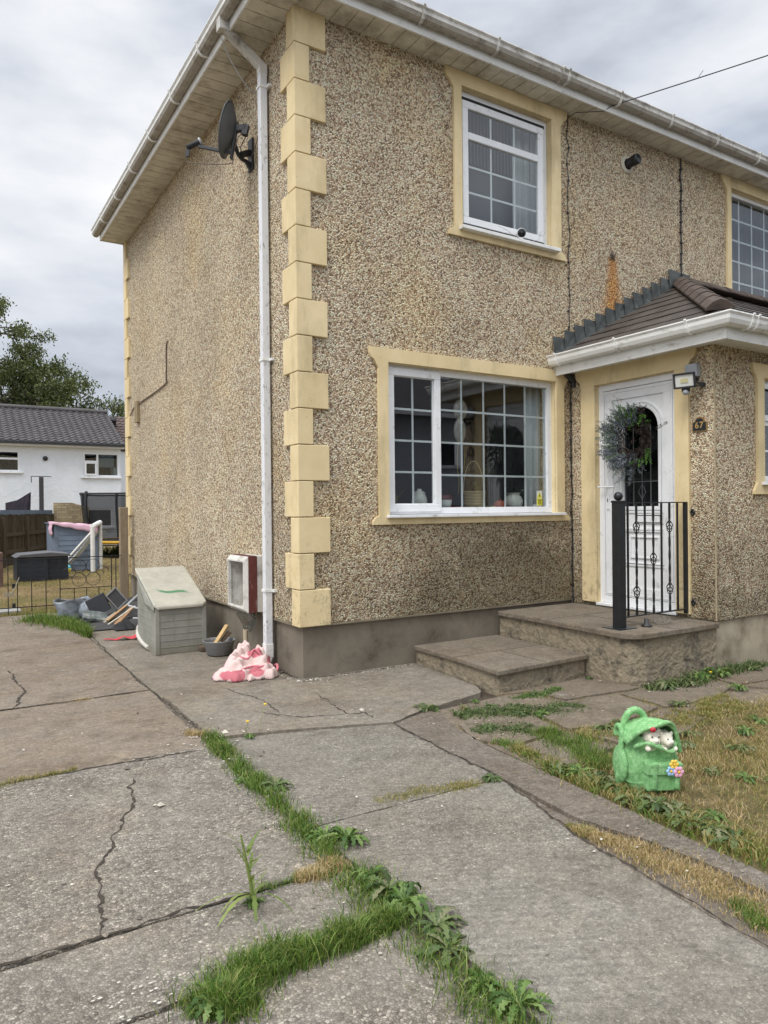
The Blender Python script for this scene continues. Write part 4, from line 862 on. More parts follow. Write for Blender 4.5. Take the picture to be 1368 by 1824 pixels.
WD = [
 # (x, y, size, proto, label)
 (.33, -1.23, 1, 2, 'pale green dandelion in the crack left of the low step'),
 (-1.07, -1.94, 1.05, 0, 'upright dandelion at the middle of the grassy drive joint'),
 (-1.05, -2.63, 1.1, 1, 'big bright dandelion on the drive joint just past the straw-coloured tuft'),
 (-1.11, -2.55, .9, 4, 'smaller dandelion crowding behind the big bright one on the drive joint'),
 (-1.12, -2.93, .8, 1, 'leafy weed on the drive joint beside the straw-coloured tuft'),
 (-1.12, -3.05, 1.05, 2, 'grey-green lobed weed farthest up the big weed cluster in the drive joint'),
 (-1.13, -3.17, 1.15, 1, 'broad bright weed in the big weed cluster where the two grass joints meet'),
 (-1.11, -3.32, 1.15, 0, 'large lobed weed leaning over the right slab below the joint crossing'),
 (-1.15, -3.44, .95, 2, 'flattened grey-green weed at the near end of the big weed cluster'),
 (-1.55, -2.86, .5, 4, 'basal leaves of the tall stalky weed in the cross crack'),
 (-1.82, -3.29, 1.0, 1, 'leafy weed inside the thick grass clump at the bottom of the photo'),
 (-.12, -2.44, .75, 3, 'small round dark clover-like plant beside the mossy joint'),
 (-1.14, -3.74, .95, 1, 'weed in the drive joint nearest the camera'),
 (-1.17, -3.62, .7, 4, 'small weed in the grass second nearest the camera'),
 (.22, -2.53, .9, 0, 'lobed weed at the far end of the weed row along the lawn edge'),
 (.29, -2.63, 1, 4, 'second weed from the far end of the lawn edge row'),
 (.29, -2.73, 1.0, 2, 'weed touching the left foot of the backpack planter'),
 (.30, -2.86, 1.1, 0, 'tall lobed weed overlapping the front left of the backpack planter'),
 (.25, -3.00, 1.1, 0, 'dark weed directly in front of the backpack planter'),
 (.27, -3.10, 1.1, 2, 'spreading weed a hand beyond the planter front towards the camera'),
 (.27, -3.19, 1.05, 0, 'grey-green weed in the densest part of the lawn edge row'),
 (.25, -3.29, 1.1, 2, 'wide ragged weed in the lawn edge row level with the parched strip'),
 (.26, -3.38, 1.0, 0, 'ragged dark weed second from the near end of the lawn edge row'),
 (.24, -3.49, .9, 2, 'weed at the near end of the lawn edge row by the right edge'),
 (.39, -3.30, .7, 4, 'small bright weed inside the lawn behind the edge row'),
 (.28, -2.26, .5, 4, 'small weed at the corner where the path meets the crazy paving'),
 (.73, -1.45, .75, 3, 'low leafy mat nearest the corner of the low step'),
 (.77, -1.66, .75, 3, 'low leafy mat in the middle of the paving left of the doorstep'),
 (.40, -1.79, .75, 3, 'low leafy mat at the left edge of the crazy paving'),
 (.89, -1.74, .65, 4, 'small weed between two paving stones in line with the step front'),
 (1.16, -1.67, .6, 3, 'small dark weed on the paving in line with the middle of the low step'),
 (1.18, -1.33, .6, 3, 'dark weed close against the front of the low step'),
 (.72, -1.27, .45, 1, 'little bright round-leaved plant at the corner of the low step'),
 (2.6, -1.72, 1.2, 4, 'large weed clump under the front of the doorstep platform carrying a yellow flower'),
 (2.16, -1.74, 1.2, 0, 'large dark weed clump at the rounded corner of the doorstep platform'),
 (2.80, -1.73, 1.25, 1, 'tall bright weed clump at the right end of the doorstep platform'),
 (2.36, -1.76, 1.05, 0, 'weed clump between the two largest clumps under the doorstep'),
 (3.25, -1.76, .85, 0, 'dark weed against the porch plinth'),
 (3.6, -1.78, .8, 2, 'weed against the porch plinth at the right edge of the photo'),
 (1.82, -2.10, .85, 0, 'weed on the paving straight above the planter handle'),
 (2.54, -2.07, .85, 1, 'bright spiky weed on the paving nearest the right edge'),
 (.98, -2.19, .9, 0, 'weed behind the planter on its left side'),
 (1.16, -2.16, .8, 2, 'greyish weed directly behind the planter handle'),
 (1.30, -2.85, .9, 0, 'weed in the lawn close to the right edge of the photo'),
 (1.87, -2.62, .9, 1, 'bright weed in the far part of the lawn at the right edge'),
 (1.61, -2.70, .8, 1, 'bright weed in the lawn between two others at the right edge'),
 (1.30, -2.53, .8, 0, 'dark weed behind the planter on its right side'),
 (1.13, -2.64, .75, 0, 'dark weed touching the back right of the planter'),
 (.85, -2.98, .8, 0, 'dark weed just right of the planter pocket'),
 (.92, -3.12, .75, 4, 'small weed in the parched lawn right of the planter'),
 (.97, -3.25, .7, 4, 'small weed in the middle of the parched lawn'),
 (-1.17, -1.78, .6, 4, 'small weed flat on the drive joint behind the upright dandelion'),
 (-.88, -1.13, .5, 1, 'small plant with yellow flowers at the top of the grassy drive joint'),
 (2.12, -1.67, .5, 3, 'grey tufty weed against the platform side between step and corner'),
 (1.9, -1.22, .5, 3, 'tiny weed where the low step meets the platform'),
]
used = set()
for (x, y, s_, p, lab) in WD:
    src = PM[p]
    if p not in used: o = src; used.add(p)
    else: o = src.copy(); COL.objects.link(o)
    o.location = (x, y, .002); o.rotation_euler = (random.uniform(-.06, .06), random.uniform(-.06, .06), random.uniform(0, 6.28)); s_ *= .86; o.scale = (s_, s_, s_*random.uniform(1.0, 1.4)*(1.25 if s_ > 1 else 1))
    tag(o, lab, 'weed', 'weeds growing in the joints and the lawn')
blades(along([(.3, -2.15, .05), (.24, -2.5, .09), (.26, -2.8, .10), (.24, -3.1, .12), (.24, -3.4, .12), (.24, -3.9, .12)], 2200, .1, clump=.9), .06, .005, 1.0, GRM, 'edge_grass', 'mixed green and straw grass among the weeds along the lawn edge')
blades(along([(.3, -2.0, .05), (.24, -2.5, .09), (.26, -2.8, .10), (.24, -3.2, .12), (.24, -3.7, .12)], 1300, .1, clump=.9), .05, .006, 1.2, GR, 'edge_grass', 'green blades among the weeds along the lawn edge')
blades(along([(.42, -1.45, .10), (.75, -1.52, .16), (.95, -1.72, .14), (1.25, -1.7, .10)], 4200, .1, clump=.75), .030, .009, 1.3, DAND, 'ground_cover_weed', 'low leafy weed mat on the paving between planter and low step')
blades(along([(.30, -1.75, .09), (.48, -1.82, .10), (.62, -1.95, .12)], 1800, .1, clump=.6), .028, .009, 1.3, DAND, 'ground_cover_weed', 'small leafy mat at the left edge of the paving')
blades(along([(1.0, -1.32, .05), (1.25, -1.36, .07), (1.5, -1.3, .04)], 900, .1, clump=.5), .026, .008, 1.3, DANG, 'ground_cover_weed', 'thin leafy strip in front of the low step')
blades(along([(2.0, -1.70, .06), (2.4, -1.74, .10), (2.9, -1.68, .10), (3.5, -1.7, .06)], 2200, .1, clump=.4), .07, .009, .9, DAND, 'edge_weed', 'leafy growth along the foot of the doorstep and porch')
blades(along([(.75, -2.2, .12), (1.1, -2.3, .16), (1.6, -2.35, .16), (2.2, -2.3, .14)], 3800, .1, clump=.6), .045, .005, 1.1, GRM, 'paving_grass', 'straggly grass where the paving meets the front lawn')
# tall stalky weed
g = MB(); rs = np.random.RandomState(11)
def leafstrip(g, a, b, w, n=8, bend=(0, 0, 0)):
    a = Vector(a); b = Vector(b); d = b-a; sd = d.cross(Vector((.3, .2, 1))).normalized(); vs = []
    for i in range(n+1):
        t = i/n; c = a+d*t+Vector(bend)*4*t*(1-t); ww = w*(sin(pi*min(1, t*.9+.08))**.7)*(1 if i % 2 else .55)
        vs += [c-sd*ww, c+sd*ww]
    g.add(vs, [(2*i, 2*i+1, 2*i+3, 2*i+2) for i in range(n)], 0, True)
sx, sy = -1.55, -2.86
g.tube([(sx, sy, 0), (sx-.01, sy, .08), (sx-.025, sy+.01, .17), (sx-.035, sy+.02, .24)], [.006, .006, .005, .003], 7)
for k in range(16):
    a = rs.rand()*6.28; z = .02+.2*k/16; l = .05+.03*rs.rand(); leafstrip(g, (sx-.12*z, sy, z), (sx-.12*z+l*cos(a), sy+l*sin(a), z+.045), .008)
for a, l in ((3.6, .17), (4.4, .13), (5.3, .16), (2.9, .2), (.4, .1), (3.2, .12)): leafstrip(g, (sx, sy, .03), (sx+l*cos(a), sy+l*sin(a), .006), .011, bend=(0, 0, .03))
one(g, 'weed_plant', leafmat('stalk_leaf', [sr(110, 128, 66), sr(136, 148, 84), sr(96, 116, 56)]), 'tall stalky pale green weed standing in the cross crack', 'weed', (sx, sy, 0), 'weeds growing in the joints and the lawn')
# yellow flowers
YF = simple('yellow_petals', sr(236, 200, 20), .6)
def flower(x, y, h, dx, dy, lab):
    t = thing('dandelion_flower', lab, 'flower', (x, y, 0), 'yellow dandelion flowers')
    g = MB(); g.tube(smoothpath([(x, y, 0), (x+dx*.3, y+dy*.3, h*.5), (x+dx, y+dy, h)], 4), .0014, 5); g.build('stem', GR, t)
    g = MB()
    for k in range(14):
        a = 2*pi*k/14; g.add([(x+dx, y+dy, h), (x+dx+.011*cos(a-.15), y+dy+.011*sin(a-.15), h+.006), (x+dx+.013*cos(a), y+dy+.013*sin(a), h+.007), (x+dx+.011*cos(a+.15), y+dy+.011*sin(a+.15), h+.006)], [(0, 1, 2, 3)])
    g.ball((x+dx, y+dy, h+.003), (.007, .007, .005), 8); g.build('flower_head', YF, t)
flower(-.90, -1.12, .10, .0, -.02, 'yellow flower nearer the camera at the top of the grassy drive joint')
flower(-.80, -1.08, .16, .05, .03, 'taller yellow flower at the top of the grassy drive joint')
flower(2.52, -1.84, .09, .0, -.02, 'yellow flower in the weed clump under the doorstep platform')
# ------------------------------------------------------------------ THINGS ON AND AROUND THE HOUSE
O0 = (0, 0, 0)
# satellite dish
dish = thing('satellite_dish', 'dark grey satellite dish on a bracket high on the side wall', 'satellite dish', (0, .93, 4.72))
dc = Vector((-.25, .80, 4.64)); dn = Vector((-.80, .55, .22)).normalized(); side = dn.cross(Vector((0, 0, 1))).normalized(); upd = side.cross(dn).normalized()
if upd.z < 0: upd = -upd
g = MB()
def dishp(r, a, off=0): return dc+side*(.19*r*cos(a))+upd*(.235*r*sin(a))+dn*(.075*r*r-.045+off)
g.grid(lambda u, v: dishp(v, 2*pi*u), 36, 8); g.build('reflector', DISHM, dish, solid=.006)
g = MB(); g.tube([dishp(1, 2*pi*k/36) for k in range(37)], .006, 6, cap=False); g.build('rim', DISHM, dish)
low = dishp(.8, -pi/2, -.03); lnb = Vector((-.40, 1.255, 4.585)); lnb = low+dn*.27+Vector((0, 0, .0))
g = MB(); g.bar(low-dn*.03, lnb, .022, .028); g.build('feed_arm', BLACKP, dish, bevel=.003)
g = MB(); ld = (dc-lnb).normalized(); g.lathe([(0, -.11), (.024, -.11), (.024, .0), (.03, .01)], lnb+Vector((0, 0, .035)), 14, ax=ld); g.bar(lnb+Vector((0, 0, .03))-ld*.1, lnb-ld*.11+Vector((0, 0, -.04)), .025, .03); g.build('receiver', BLACKP, dish)
g = MB(); g.lathe([(.031, .01), (.034, .025), (0, .032)], lnb+Vector((0, 0, .035)), 14, ax=ld); g.build('receiver_cap', GREYM, dish)
bk = dc-dn*.05
g = MB(); g.bar(bk+upd*.08, bk-upd*.24-dn*.01, .035, .02, up=dn); g.bar(bk+upd*.02, bk-dn*.09+upd*.05, .05, .05); g.bar(bk-dn*.08+upd*.07, bk-dn*.08-upd*.02, .05, .05); g.tube(smoothpath([bk-dn*.10+upd*.05, (-.21, .84, 4.66), (-.14, .9, 4.50), (-.05, .93, 4.47)], 4), .018, 8); g.bar((-.12, .9, 4.50), (-.02, .93, 4.56), .04, .05); g.box(-.02, -.001, .88, .98, 4.40, 4.68); g.bar((-.05, .93, 4.47), (-.01, .93, 4.42), .03, .04); g.build('bracket', BLACKP, dish, bevel=.003)
g = MB(); a = lnb-ld*.11+Vector((0, 0, -.04)); CAB = simple('grey_cable', sr(110, 100, 90), .6)
g.tube(smoothpath([a, a+Vector((.02, -.01, -.05)), low-Vector((-.0, 0, .10)), low-dn*.04+Vector((0, 0, -.02)), bk-dn*.03-upd*.05, bk-dn*.11+upd*.03, (-.13, .87, 4.54), (-.03, .88, 4.50), (-.01, .72, 4.66), (-.008, .60, 4.70)], 6), .004, 6); g.build('cable', CAB, dish)
# cables
def cable(pts, r, lab, mat=None, sm=6, name='cable', clips=0):
    g = MB(); P = smoothpath(pts, sm); g.tube(P, r, 6)
    if clips:
        for i in range(clips, len(P)-1, clips): p = P[i]; g.box(p.x-r*1.8, p.x+r*1.8, p.y-r*1.6, p.y+r*2, p.z-.006, p.z+.006)
    return one(g, name, mat or BLACKP, lab, 'cable', P[0][:])
rs = np.random.RandomState(2)
cable([(2.995+.008*rs.normal(), -.012, z) for z in np.linspace(5.30, 3.0, 22)]+[(2.97, -.012, 2.9), (2.93, -.02, 2.72), (2.985, -.015, 2.6)], .0045, 'thin black cable down the front wall between the casement window and the porch', clips=9)
cable([(3.003+.006*rs.normal(), -.013, z) for z in np.linspace(2.58, .52, 18)]+[(3.0, -.02, .45), (2.975, -.03, .40)], .006, 'black cable in the corner between wall and front door down to the doorstep', clips=9)
cable([(4.79+.006*rs.normal(), -.014, z) for z in np.linspace(5.30, 3.97, 14)], .009, 'thick black cable from the eaves to the peak of the porch roof', clips=7)
g = MB(); g.tube([(2.90, -.045, 2.70), (2.96, -.045, 2.655), (3.0, -.05, 2.62)], .032, 10); g.tube([(3.0, -.05, 2.635), (3.0, -.05, 2.56)], .024, 10); one(g, 'overflow_pipe', BLACKP, 'short black pipe stub under the left end of the porch gutter', 'pipe', (2.95, -.04, 2.65))
g = MB(); g.tube(catenary((3.35, -.27, 5.37), (11.7, -8.0, 8.3), .12, 30), .006, 5); g.tube([(3.35, -.27, 5.37), (3.25, -.24, 5.30), (3.02, -.1, 5.29), (2.99, -.012, 5.27)], .004, 5); g.tube([(3.95, -.825, 5.56), (4.0, -.84, 5.63)], .003, 4); one(g, 'overhead_wire', BLACKP, 'telephone wire from the eaves across the sky to the right', 'wire', (3.35, -.27, 5.37))
cable([(-.01, 3.68, 3.43), (-.012, 3.74, 3.36), (-.012, 3.76, 3.0), (-.012, 3.85, 2.92), (-.012, 5.0, 2.86), (-.012, 5.45, 2.83), (-.02, 5.62, 2.74)], .008, 'dark cable with an angled run on the side wall', simple('old_cable', sr(96, 78, 66), .7), 4)
cable([(-.39, .62, 5.30), (-.30, .64, 5.15), (-.15, .66, 4.98), (-.02, .66, 4.92)], .004, 'loose pale cable hanging from the gutter corner', GREYM)
g = MB(); g.box(-.045, -.001, 5.14, 5.27, 2.60, 2.90); g.box(-.052, -.0445, 5.19, 5.235, 2.64, 2.86); one(g, 'junction_box', simple('beige_box', sr(150, 134, 104), .7), 'small beige cable box near the far end of the side wall', 'junction box', (0, 5.2, 2.6), bevel=.004)
# boiler flue
fl = thing('boiler_flue', 'black boiler flue sticking out of the front wall below the eaves', 'flue', (3.89, 0, 5.02))
g = MB(); g.lathe([(0, 0), (.095, 0), (.095, .01), (.06, .02)], (3.89, 0, 5.02), 24, ax=(0, -1, 0)); g.build('wall_collar', simple('flue_collar', sr(196, 190, 172), .6), fl)
g = MB(); g.lathe([(.05, 0), (.05, .07), (.046, .075), (.046, .08), (.056, .08), (.056, .14), (.045, .15), (.04, .13), (0, .13)], (3.89, -.0, 5.02), 20, ax=(.1, -1, .12)); g.build('flue_tube', BLACKM, fl)
# window-sill camera
sc_ = thing('security_camera', 'small round white camera with black face on the upstairs sill', 'camera', (2.31, -.06, 3.905))
g = MB(); g.lathe([(0, -.005), (.03, -.005), (.03, .004), (.008, .008), (.008, .03), (0, .03)], (2.31, -.05, 3.91), 16); g.build('stand', UPVC, sc_)
cd = Vector((-.45, -1, -.25)).normalized()
g = MB(); g.lathe([(0, -.035), (.025, -.033), (.04, -.02), (.045, 0), (.045, .02), (.041, .024)], (2.31, -.055, 3.965), 20, ax=cd); g.build('housing', UPVC, sc_)
g = MB(); g.lathe([(.041, .022), (.038, .026), (0, .026)], (2.31, -.055, 3.965), 20, ax=cd); g.ball(Vector((2.31, -.055, 3.965))+cd*.026, .012, 10); g.build('lens_face', simple('glossy_black', (.01, .01, .012), .1), sc_)
g = MB(); g.tube(smoothpath([(2.27, -.05, 3.93), (2.2, -.06, 3.93), (2.12, -.06, 3.96), (2.05, -.03, 3.99)], 5), .002, 5); g.tube(smoothpath([(2.45, -.06, 3.91), (2.55, -.05, 3.96), (2.62, -.02, 4.06)], 5), .002, 5); g.build('wire', GREYM, sc_)
# flood light (on porch side wall)
fd = thing('security_light', 'black floodlight with motion sensor above and right of the front door', 'floodlight', (PX, -1.40, 2.43))
g = MB(); g.box(PX-.06, PX-.001, -1.455, -1.345, 2.44, 2.55); g.build('junction_box', simple('grey_box', sr(168, 172, 178), .5), fd, bevel=.006)
lc = Vector((PX-.16, -1.42, 2.40)); ln = Vector((-.93, -.28, -.2)).normalized(); ls = Vector((0, 0, 1)).cross(ln).normalized(); lu = ln.cross(ls)
g = MB(); g.obox(lc, (ls, lu, ln), (.08, .056, .014)); 
for a, b, c, d in ((-.082, 0, .008, .062), (.082, 0, .008, .062), (0, -.056, .088, .008), (0, .056, .088, .008)): g.obox(lc+ls*a+lu*b+ln*.02, (ls, lu, ln), (c, d, .012))
g.obox(lc-lu*.075+ln*.0, (ls, lu, ln), (.03, .02, .018)); g.build('lamp_body', BLACKP, fd, bevel=.004)
g = MB(); g.obox(lc+ln*.017, (ls, lu, ln), (.076, .05, .003)); lf = g.build('lamp_glass', simple('lamp_face', sr(206, 206, 200), .3), fd)
g = MB(); g.obox(lc+ln*.022, (ls, lu, ln), (.03, .018, .003)); g.build('led_plate', simple('led_plate', sr(190, 184, 140), .5), lf)
g = MB(); g.ball(lc-lu*.098, (.03, .03, .026), 12); g.build('motion_sensor', simple('sensor', sr(150, 152, 158), .4), fd)
g = MB(); g.bar(lc+lu*.03-ln*.01, (PX-.03, -1.50, 2.36), .018, .01); g.bar(lc-lu*.06-ln*.01, (PX-.03, -1.50, 2.36), .018, .01); g.bar((PX-.03, -1.50, 2.36), (PX-.001, -1.46, 2.38), .03, .03); g.bar(lc-ln*.01, (PX-.001, -1.42, 2.42), .03, .02); g.build('mounting_bracket', BLACKP, fd)
# number plate 67
npt = thing('house_number_plate', 'black arched plate with gold number 67 beside the door', 'number plate', (PX, -1.447, 2.03))
def plate(s, d0, d1):
    w, h = .07*s, .05*s
    pts = [(-w, -h), (w, -h), (w, h*.55), (w*.72, h*.62)]+[(w*.62*cos(a), h*.75+h*.7*sin(a)) for a in [pi*i/10 for i in range(11)]]+[(-w*.72, h*.62), (-w, h*.55)]
    g = MB(); g.prism([(-1.447-a, 2.03+b) for a, b in pts], 'x', PX-d1, PX-d0); return g
plate(1., .001, .010).build('gold_rim', simple('gold_paint', sr(150, 120, 76), .45, .4), npt)
plate(.84, .0102, .014).build('black_plate', simple('slate_black', sr(28, 34, 38), .4), npt)
tx = bpy.data.curves.new('num', 'FONT'); tx.body = '67'; tx.size = .074; tx.extrude = .0015; tx.offset = .0012; tx.align_x = 'CENTER'; tx.align_y = 'CENTER'; tx.space_character = 1.15
to = bpy.data.objects.new('num', tx); COL.objects.link(to); dg = bpy.context.evaluated_depsgraph_get(); tm = bpy.data.meshes.new_from_object(to.evaluated_get(dg)); COL.objects.unlink(to); bpy.data.objects.remove(to)
no = bpy.data.objects.new('digits', tm); COL.objects.link(no); no.parent = npt; no.rotation_euler = (pi/2, 0, -pi/2); no.location = (-.0165, 0, .0); tm.materials.clear(); tm.materials.append(simple('gold_digits', sr(196, 164, 110), .4, .5))
# wreath
wr_ = thing('wreath', 'round wreath of twigs with blue-grey and green foliage on the front door', 'wreath', (PX-.02, -.71, 1.965))
wc = Vector((PX-.03, -.79, 1.97)); rs = np.random.RandomState(9)
g = MB()
for k in range(70):
    a0 = rs.rand()*6.28; ln_ = 1.2+rs.rand()*1.8; r0 = .155+rs.normal()*.035; d = rs.normal()*.018
    g.tube([wc+Vector((-.02+d*sin(t*5)-.02*rs.rand(), (r0+.02*sin(t*7+k))*cos(a0+t), (r0+.02*sin(t*7+k))*1.05*sin(a0+t))) for t in np.linspace(0, ln_, 9)], .003, 4, cap=False)
g.build('twig_ring', simple('dark_twigs', sr(52, 38, 32), .9, var=.4), wr_)
def sprays(n, cond, cols, name, L0, wl, rmean=.175):
    g = MB(); c = 0
    while c < n:
        a = rs.rand()*2*pi; 
        if not cond(a): continue
        c += 1; r = rmean+rs.normal()*.035; base = wc+Vector((-.04-rs.rand()*.03, r*cos(a), r*1.05*sin(a))); da = a+rs.normal()*.6+.5; L = L0*(.5+rs.rand()); dv = Vector((-.35+rs.normal()*.25, cos(da), sin(da))).normalized(); tip = base+dv*L
        g.tube([base, tip], .0012, 3, cap=False); nl = 9
        for j in range(nl):
            p = base.lerp(tip, (j+1)/nl); 
            for sg in (-1, 1):
                ax = (dv*.7+dv.cross(Vector((1, 0, 0))).normalized()*sg*.8+Vector((rs.normal()*.35, 0, 0))).normalized(); q = p+ax*wl*(1-.4*j/nl); w_ = ax.cross(Vector((rs.normal(), rs.normal(), rs.normal()))).normalized()*wl*.17
                g.add([p, p.lerp(q, .5)+w_, q, p.lerp(q, .5)-w_], [(0, 1, 2, 3)])
    g.build(name, leafmat('wreath_'+name, cols, .7, .1), wr_)
# u = -y: cos(a) > 0 is the left of the door as seen by the camera
sprays(150, lambda a: cos(a) > -.35 or abs(sin(a)) > .85, [sr(84, 92, 98), sr(110, 118, 124), sr(64, 72, 78), sr(134, 138, 142)], 'blue_grey_foliage', .115, .03)
sprays(60, lambda a: cos(a) > .35, [sr(70, 92, 84), sr(104, 124, 104), sr(120, 134, 96)], 'green_foliage', .12, .022, .19)
sprays(30, lambda a: (sin(a) > .8) or (-.9 < sin(a) < -.3 and cos(a) < .0), [sr(66, 104, 44), sr(90, 130, 56), sr(50, 80, 36)], 'bright_green_foliage', .11, .028, .18)
sprays(46, lambda a: cos(a) < -.2, [sr(42, 34, 32), sr(34, 28, 28), sr(62, 48, 42)], 'brown_foliage', .10, .03, .17)
# railing on the doorstep
RY = -1.325; Rz = .393; rb0, rb1 = Vector((2.14, -1.33, 0)), Vector((2.985, RY, 0))
rail = thing('iron_railing', 'black wrought iron railing with ball-topped post and basket bars on the doorstep', 'railing', (2.55, RY, Rz))
g = MB(); g.box(2.10, 2.175, -1.365, -1.29, Rz, 1.395); g.box(2.095, 2.18, -1.37, -1.285, 1.385, 1.402); g.build('post', BLACKM, rail, bevel=.003)
g = MB(); g.box(2.04, 2.235, -1.42, -1.235, Rz, Rz+.006); g.build('base_plate', BLACKM, rail)
g = MB(); g.ball((2.137, -1.328, 1.435), .036, 18); g.build('ball_finial', BLACKM, rail)
def RP(t, z): p = rb0.lerp(rb1, t); return Vector((p.x, p.y, z))
g = MB(); g.bar(RP(.03, 1.385), RP(1, 1.385), .03, .009); g.build('top_rail', BLACKM, rail); g = MB(); g.bar(RP(.03, .475), RP(1, .475), .03, .009); g.build('bottom_rail', BLACKM, rail)
from itertools import chain
nb = 7
for i in range(nb):
    t = .12+.745*i/(nb-1)+.0; p = RP(t, 0)
    if i % 2 == 0:
        g = MB(); g.bar(RP(t, .48), RP(t, 1.38), .013, .013, up=(0, 1, 0)); g.build('bar', BLACKM, rail)
    else:
        zs = (1.185, .665) if i in (1, 5) else (.925,)
        g = MB(); n = 70; vs = []
        for j in range(n+1):
            z = .48+.9*j/n
            gap = any(abs(z-c) < .058 for c in zs)
            tw = 14*z if z < 1.26 else 14*1.26; r = .0078*(0.45 if gap else 1)
            vs += [(p.x+r*1.3*cos(tw+q*pi/2), p.y+r*1.3*sin(tw+q*pi/2), z) for q in range(4)]
        g.add(vs, [(4*j+q, 4*j+(q+1) % 4, 4*j+4+(q+1) % 4, 4*j+4+q) for j in range(n) for q in range(4)]); b = g.build('twisted_bar', BLACKM, rail)
        for c in zs:
            g = MB()
            for q in range(4): g.tube([(p.x+.026*sin(pi*s_/12)*cos(q*pi/2+2.6*s_/12*1.3), p.y+.026*sin(pi*s_/12)*sin(q*pi/2+2.6*s_/12*1.3), c-.058+.116*s_/12) for s_ in range(13)], .0042, 5, cap=False)
            g.ball((p.x, p.y, c+.06), (.01, .01, .007), 8); g.ball((p.x, p.y, c-.06), (.01, .01, .007), 8); g.build('basket', BLACKM, b)
g = MB(); g.bar(RP(1, .44), RP(1, 1.39), .036, .03, up=(0, 1, 0)); g.build('wall_bar', BLACKM, rail)
def fleur(z, sgn):
    g = MB(); c = RP(1, z)
    for dy, r in ((sgn*.045, .016), (sgn*.068, .014), (sgn*.05, .013)): pass
    g.box(PX-.012, PX-.002, *sorted((c.y+sgn*-.0, c.y+sgn*-.055)), z-.01, z+.01)
    for a, b in ((-.06, 0), (-.045, .018), (-.045, -.018)): g.ball((PX-.008, c.y+sgn*a, z+b), (.009, .014, .014), 8)
    return g
for z in (1.30, .535):
    for sg in (1, -1): fleur(z, sg).build('fleur_bracket', BLACKM, rail)
g = MB(); g.lathe([(0, 0), (.045, 0), (.04, .014), (.018, .022), (.018, .06), (0, .06)], (2.37, -1.40, Rz), 16); one(g, 'door_stop', BLACKP, 'small round black stop on the doorstep under the railing', 'door stop', (2.37, -1.40, Rz))
g = MB(); rs = np.random.RandomState(4)
for k in range(9):
    a0 = rs.rand()*6; cx, cy = 2.6+rs.normal()*.03, -1.40+rs.normal()*.02; r = .03+.05*rs.rand()
    g.tube([(cx+r*cos(a0+t), cy+r*.7*sin(a0+t), Rz+.01+.05*rs.rand()*abs(sin(t))) for t in np.linspace(0, 4+2*rs.rand(), 14)], .0012, 4)
one(g, 'tangled_wire', simple('pale_wire', sr(150, 146, 136), .5), 'tangle of thin pale wire on the doorstep at the foot of the railing', 'wire', (2.6, -1.4, Rz))
# meter box
mb_ = thing('meter_box', 'open white meter box with brown painted stripe on the side wall', 'meter box', (0, .92, .48))
def meter():
    x0, x1, y0, y1, z0, z1 = -.205, -.0, .70, 1.13, .47, .955
    g = MB(); w = .016
    ch = .035
    # shell: near side, far side, top, bottom, back; chamfered face frame
    g.box(x0+ch, x1-.001, y0, y0+w, z0+.0, z1); g.box(x0+ch, x1-.001, y1-w, y1, z0, z1); g.box(x0+ch, x1-.001, y0+w, y1-w, z1-w, z1); g.box(x0+ch, x1-.001, y0+w, y1-w, z0, z0+w); g.box(-.02, -.002, y0+w, y1-w, z0+w, z1-w)
    fr = [(y0, z0), (y1, z0), (y1, z1), (y0, z1)]; fi = [(y0+.018, z0+.03), (y1-.018, z0+.03), (y1-.018, z1-.035), (y0+.018, z1-.035)]; fj = [(y0+.032, z0+.045), (y1-.032, z0+.045), (y1-.032, z1-.05), (y0+.032, z1-.05)]
    vs = [(x0+ch, a, b) for a, b in fr]+[(x0, a, b) for a, b in fi]+[(x0, a, b) for a, b in fj]+[(x0+.03, a, b) for a, b in fj]
    g.add(vs, [(4*k+i, 4*k+(i+1) % 4, 4*k+4+(i+1) % 4, 4*k+4+i) for k in range(3) for i in range(4)]); return g
METW = simple('meter_box_plastic', sr(206, 204, 196), .6, var=.08, dirt=sr(120, 112, 98), damt=.7, dsc=6)
meter().build('casing', METW, mb_, bevel=.003)
g = MB(); g.box(-.166, -.088, .6965, .6995, .4695, .9555); g.box(-.166, -.088, .6995, 1.1325, .9555, .9585); g.build('painted_stripe', simple('brown_red_paint', sr(92, 44, 38), .7, var=.2, sc=20, dirt=sr(190, 180, 172), damt=.15, dsc=12, dstretch=(3, 3, .5)), mb_)
g = MB(); g.box(-.12, -.04, .84, .96, .60, .79); mt = g.build('meter', simple('meter_white', (.8, .8, .8), .3), mb_, bevel=.01)
g = MB(); g.box(-.123, -.1205, .875, .92, .725, .75); g.build('display', DARK, mt)
g = MB(); g.lathe([(0, 0), (.02, 0), (.02, .03), (0, .03)], (-.1, .90, .87), 12, ax=(-1, 0, 0)); g.tube(smoothpath([(-.08, .9, .87), (-.08, .95, .90), (-.06, 1.0, .88), (-.05, 1.03, .8)], 4), .008, 6); g.build('gas_valve', simple('brass_black', sr(60, 54, 48), .5), mb_)
for z in (.86, .57):
    g = MB(); g.box(-.20, -.175, .727, .742, z, z+.03); g.build('hinge', DARK, mb_)
g = MB(); g.grid(lambda u, v: (-.10+(.09*(1-v*.75)*cos(u*6.28))+.012*sin(u*25+v*5), .90+(.12*(1-v*.82))*sin(u*6.28)+.014*sin(u*19+v*9), .465-.18*v+.014*sin(u*13)), 30, 8)
gm = glassmat('clear_polythene', (.82, .82, .80), 1.55, .25); g.build('plastic_wrap', gm, mb_, solid=.001)
g = MB(); g.tube([(-.12, .90, .30), (-.12, .90, .0)], .022, 12); one(g, 'gas_pipe', simple('beige_pipe', sr(176, 164, 138), .6), 'short beige pipe rising from the ground below the meter box', 'pipe', (-.12, .9, 0))
